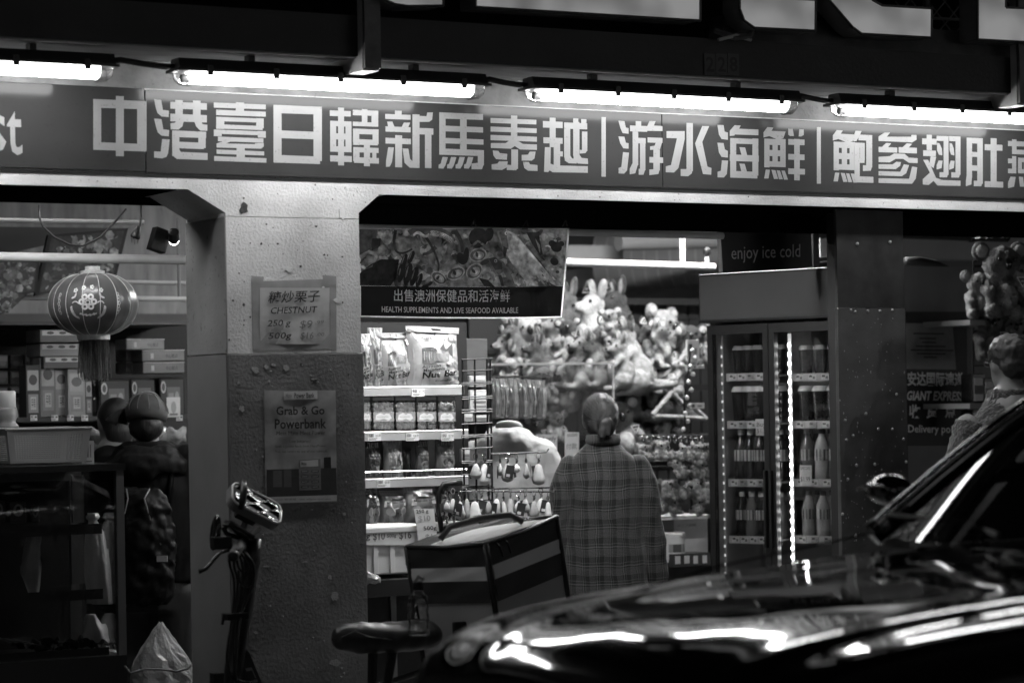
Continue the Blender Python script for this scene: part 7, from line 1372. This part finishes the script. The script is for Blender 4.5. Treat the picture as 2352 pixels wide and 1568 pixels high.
MB().tube([BG(la*.75, lb*.2, .01), BG(la*.7, lb*.3, .045), BG(la*.5, lb*.5, .055), BG(la*.3, lb*.7, .045), BG(la*.25, lb*.8, .01)], .012, 8).build('carry_handle', dkf, bag, smooth=True)
for k in range(2): a = BG(.0, .05+.045*k, .002); MB().tube([a, a-l_d*.02-up_b*.02, a-l_d*.028-up_b*.055], .004, 6).build('zip_pull', mat('zip_black', .03, .3, metal=.5), bag, smooth=True)
a = BG(la, .005, -.01); MB().tube([a-r_d*.012, a-r_d*.016-up_b*.05], .006, 6).build('zip_pull', mat('zip_metal', .5, .3, metal=.8), bag)
m = MB(); k0 = BG(la*.42, 0, -.30)-r_d*.012; m.box(-.035, -.012, -.03, .035, .012, .03, M=Matrix.Translation(k0)); m.build('buckle', black, bag, bevel=.006); MB().tube([k0, k0-up_b*.12], .012, 6).build('buckle_strap', black, bag)
# bottle standing in front of the bag
wb_ = thing('water_bottle', 'clear ribbed water bottle with black cap before the bag', 'bottle', P(962, 1458, -1.15)); c = P(962, 1458, -1.15); hb = .22
MB().lathe([(.034, 0), (.036, .01), (.036, .03), (.033, .04), (.036, .05), (.036, .07), (.033, .08), (.036, .09), (.036, .105), (.03, .13), (.016, .15), (.014, .158)], 18).build('bottle_body', glass_mat('water_plastic', .10, .93, .05), wb_, smooth=True, local=True); MB().lathe([(.019, .152), (.019, .176), (.016, .18)], 12).build('cap', black, wb_, local=True)
MB().tube([(-.015, 0, .175), (0, -.005, .197), (.02, 0, .185)], .006, 6).build('cap_loop', mat('cap_loop', .25, .4), wb_, local=True)
# ================================================================ CAR IN THE ROAD
CX, CY = 2.83, -3.92
paintc = bpy.data.materials.new('car_paint'); paintc.use_nodes = True; _b = paintc.node_tree.nodes['Principled BSDF']; _b.inputs['Base Color'].default_value = (.004, .004, .004, 1); _b.inputs['Roughness'].default_value = .06; _b.inputs['Coat Weight'].default_value = 1; _b.inputs['Coat Roughness'].default_value = .02; _b.inputs['Specular IOR Level'].default_value = .9
_n = paintc.node_tree; _t = _n.nodes.new('ShaderNodeTexCoord'); _m = _n.nodes.new('ShaderNodeMapping'); _m.inputs['Scale'].default_value = (1.6, 6, 3); _z = _n.nodes.new('ShaderNodeTexNoise'); _z.inputs['Scale'].default_value = 1.4; _z.inputs['Detail'].default_value = 0; _p = _n.nodes.new('ShaderNodeBump'); _p.inputs['Strength'].default_value = .05; _p.inputs['Distance'].default_value = .02
_n.links.new(_t.outputs['Object'], _m.inputs[0]); _n.links.new(_m.outputs[0], _z.inputs[0]); _n.links.new(_z.outputs[0], _p.inputs['Height']); _n.links.new(_p.outputs[0], _b.inputs['Normal']); _n.links.new(_p.outputs[0], _b.inputs['Coat Normal'])
car = thing('car', 'glossy black car passing in front of the shop, blurred in the foreground', 'car', (CX, CY, -.13))
st = [(-.02, .72, .62, .57), (.02, .82, .80, .74), (.06, .88, .97, .91), (.14, .905, 1.055, 1.0), (.35, .915, 1.105, 1.055), (.7, .92, 1.14, 1.085), (1.05, .92, 1.16, 1.10), (1.35, .92, 1.185, 1.12), (1.6, .92, 1.2, 1.13), (2.2, .92, 1.19, 1.15), (3.0, .92, 1.19, 1.16), (3.7, .91, 1.19, 1.16), (4.1, .88, 1.14, 1.1), (4.3, .80, 1.0, .95), (4.35, .72, .8, .75)]
def sec(w, zc, ze):
    h = [(0, zc), (.3*w, zc-.002), (.48*w, zc-.010), (.56*w, zc-.004), (.64*w, zc-.022), (.76*w, zc-.016), (.88*w, zc-.03), (.95*w, zc-.07), (.985*w, zc-.16), (w, .62*ze+.03), (.985*w, .45*ze+.05), (1.0*w, .40), (.96*w, .30), (.9*w, .25)]
    return h
m = MB(); rows = []
for x, w, zc, ze in st:
    h = sec(w, zc, ze); rows.append([(CX+x, CY-y, z) for y, z in h[::-1]]+[(CX+x, CY+y, z) for y, z in h[1:]])
nr = len(rows[0]); vs = [p for r_ in rows for p in r_]; m.add(vs, [(i*nr+j, (i+1)*nr+j, (i+1)*nr+j+1, i*nr+j+1) for i in range(len(rows)-1) for j in range(nr-1)]+[tuple(range(nr)), tuple(range((len(rows)-1)*nr, len(rows)*nr))[::-1]])
o = m.build('body', paintc, car, smooth=True); sb = o.modifiers.new('s', 'SUBSURF'); sb.levels = 2; sb.render_levels = 2
# greenhouse
def gh(x, y, z): return (CX+(x-.28 if x > 1.6 else x*.83), CY+y, z+.07)
glassc = glass_mat('car_glass', .03, .28, .01, .3)
WS0, WS1 = (1.78, .82, 1.135), (2.58, .66, 1.64)
def wsf(i, j): # i across, j up
    y = (WS0[1]+(WS1[1]-WS0[1])*j)*(2*i-1); return gh(WS0[0]+(WS1[0]-WS0[0])*j-.16*(1-(2*i-1)**2)*(1-.4*j), y, WS0[2]+(WS1[2]-WS0[2])*j+.035*math.sin(math.pi*j))
m = MB(); m.grid(wsf, 16, 10); m.build('windscreen', glassc, car, smooth=True)
for s in (-1, 1):
    pts = [Vector(wsf(0 if s < 0 else 1, j/8)) for j in range(9)]; MB().tube(pts, .035, 10).build('pillar', paintc, car, smooth=True)
    MB().tube([p+Vector((-.03, -s*.03, .015)) for p in pts], .006, 6).build('windscreen_trim', mat('trim_chrome', .3, .15, metal=1), car, smooth=True)
    rl = [pts[-1]]+[Vector(gh(x, s*.66, z)) for x, z in ((2.9, 1.655), (3.4, 1.66), (3.9, 1.62), (4.3, 1.45), (4.5, 1.12))]; MB().tube(rl, .035, 10).build('roof_rail', paintc, car, smooth=True)
    m = MB(); a = [pts[1], pts[4], pts[7], Vector(gh(2.9, s*.67, 1.63)), Vector(gh(3.4, s*.68, 1.63)), Vector(gh(3.9, s*.70, 1.59)), Vector(gh(4.3, s*.76, 1.42)), Vector(gh(4.4, s*.86, 1.10)), Vector(gh(3.2, s*.90, 1.10)), Vector(gh(2.0, s*.88, 1.10))]
    m.quad(*[p+Vector((0, s*.01, 0)) for p in a]); m.build('side_window', glassc, car)
    for x in (2.95, 3.85): MB().tube([gh(x, s*.905, 1.09), gh(x+.02, s*.69, 1.63)], .03, 8).build('pillar', paintc, car, smooth=True)
    # mirror
    mm = MB().ball((0, 0, 0), (.05, .095, .045), 14, 10); mm.v = [Vector(gh(1.98, s*1.0, 1.25))+p for p in mm.v]; mo = mm.build('mirror', paintc, car, smooth=True); MB().tube([gh(2.0, s*.88, 1.14), gh(1.99, s*.97, 1.21)], .02, 8).build('mirror_arm', paintc, mo); MB().tube([Vector(gh(1.965, s*1.0, 1.272))+Vector((-.03, y, -.25*abs(y))) for y in (-.09, -.03, .03, .09)], .006, 6).build('mirror_trim', MATS['trim_chrome'], mo, smooth=True)
    # headlights, wheels
    hl = MB(); hl.grid(lambda i, j: gh(.06+.34*i, s*(.66+.19*i+.02*j), .71+.12*i*.6-.10*(1-j)*(1-i*.6)+.03*j), 10, 5); ho = hl.build('headlight', mat('headlight', .12, .08, coat=1, metal=.6), car, smooth=True)
    MB().tube([gh(.05, s*.63, .76), gh(.2, s*.76, .805), gh(.42, s*.895, .845)], .01, 6).build('headlight_trim', MATS['trim_chrome'], ho, smooth=True)
    for x in (.85, 3.7):
        w_ = MB(); ct_ = Vector(gh(x, s*.84, .19)); w_.tube([ct_+Vector((.29*math.cos(k*math.pi/16), 0, .29*math.sin(k*math.pi/16))) for k in range(33)], .075, 10); wo_ = w_.build('wheel', rub, car, smooth=True); MB().tube([ct_-Vector((0, .07, 0)), ct_+Vector((0, .07, 0))], .22, 24).build('rim', mat('rim_metal', .2, .25, metal=.9), wo_)
    MB().tube([gh(.45, s*.60, .995), gh(1.0, s*.63, 1.085), gh(1.7, s*.68, 1.155)], .003, 5).build('bonnet_gap', black, car)
    MB().tube([gh(1.9, s*.965, .88), gh(3.0, s*.975, .92), gh(4.2, s*.955, .94)], .006, 6).build('side_moulding', paintc, car)
    MB().tube([gh(2.7, s*.95, .98), gh(2.92, s*.95, .985)], .014, 8).build('door_handle', MATS['trim_chrome'], car)
    MB().box(CX+1.95+.0, CY+s*.35-.24, .6, CX+2.2, CY+s*.35+.24, 1.05).build('dashboard', black, car); sx_ = MB(); sx_.box(CX+2.6, CY+s*.38-.24, .5, CX+2.75, CY+s*.38+.24, 1.3); sx_.build('seat', mat('seat_cloth', .02, .8), car, bevel=.04)
m = MB(); m.grid(lambda i, j: gh(2.5+1.45*i, -.64+1.28*j, 1.60+.07*math.sin(math.pi*(.15+.8*i))+.03*math.sin(math.pi*j)), 12, 10); m.build('roof', paintc, car, smooth=True)
m = MB(); m.grid(lambda i, j: gh(3.95+.5*i, (-.62-.12*i)+(1.24+.24*i)*j, 1.62-.5*i), 4, 8); m.build('rear_window', glassc, car, smooth=True)
for s, a in ((-.5, .1), (.15, .1)): MB().tube([gh(1.66, s, 1.165), gh(1.78, s+.3, 1.185), gh(1.80, s+.62, 1.19)], .008, 6).build('wiper', black, car)
MB().box(CX-.035, CY-.45, .42, CX-.015, CY+.45, .62).build('grille', mat('grille', .02, .3, metal=.5), car)
for k in range(5): MB().tube([(CX-.04, CY-.44, .44+.04*k), (CX-.04, CY+.44, .44+.04*k)], .006, 6).build('grille_bar', MATS['trim_chrome'], car)
# ================================================================ ACROSS THE STREET (behind the camera): unseen lit shops, added for fill and car reflections
op = thing('unseen_opposite_shops', 'unseen row of lit shops across the street, added for fill light', 'building', (4, -13, 0))
MB().box(-30, -13.6, 0, 24, -13, 9).build('wall', mat('opp_wall', .12, .8), op)
for k in range(7):
    x = (-26+k*4.4) if k < 4 else (9.5+(k-4)*4.6); MB().box(x, -12.995, .5, x+3.4, -12.97, 2.6).build('fill_shop_window', mat('lit_window_%d' % (k % 3), .5, .4, emit=(1.2, 2.2, .8)[k % 3]), op); MB().box(x-.1, -12.99, 2.62, x+3.5, -12.85, 3.3).build('fill_shop_sign', mat('opp_sign', .2, .4, emit=.2), op)
for r_ in range(2):
    for k in range(17):
        x = -24+k*2.8; MB().box(x, -12.99, 4.2+r_*2.6, x+1.3, -12.97, 5.8+r_*2.6).build('fill_upper_window', mat('upper_lit_%d' % ((k*3+r_) % 4), .3, .3, emit=(.4, .03, .8, .2)[(k*3+r_) % 4]), op)
# ================================================================ lamps inside the shop (ceiling battens, plus hidden ones added behind the beam)
def batten(x, y, z, L_, lab, strength=9, along='x', w=.1):
    t = thing('ceiling_batten', lab, 'lamp', (x, y, z), group='ceiling battens inside the shop')
    m_ = mat('shop_tube_%g' % strength, .8, .5, emit=strength)
    if along == 'x':
        MB().box(x-L_/2, y-w/2, z+.015, x+L_/2, y+w/2, z+.05).build('body', white_pl, t); MB().box(x-L_/2+.02, y-w*.4, z, x+L_/2-.02, y+w*.4, z+.014).build('tube', m_, t)
    else:
        MB().box(x-w/2, y-L_/2, z+.015, x+w/2, y+L_/2, z+.05).build('body', white_pl, t); MB().box(x-w*.4, y-L_/2+.02, z, x+w*.4, y+L_/2-.02, z+.014).build('tube', m_, t)
batten(5.45, .535, 2.36, 1.3, 'hidden batten added just inside the beam to light the product shelf', 120, w=.12)  # fill lamp added low behind the lintel for the shelf fronts
batten(7.2, 2.2, 3.0, 1.8, 'ceiling batten over the plush toys', 190, w=.18)
batten(9.5, 2.6, 3.05, 1.2, 'ceiling batten behind the drinks fridge', 5)
batten(3.6, 1.7, 3.05, .6, 'ceiling batten behind the lantern', 30)
batten(3.25, .55, 2.43, .5, 'short hidden batten added inside the beam to light the lantern', 45, w=.08)  # fill lamp added out of view to brighten the lantern front
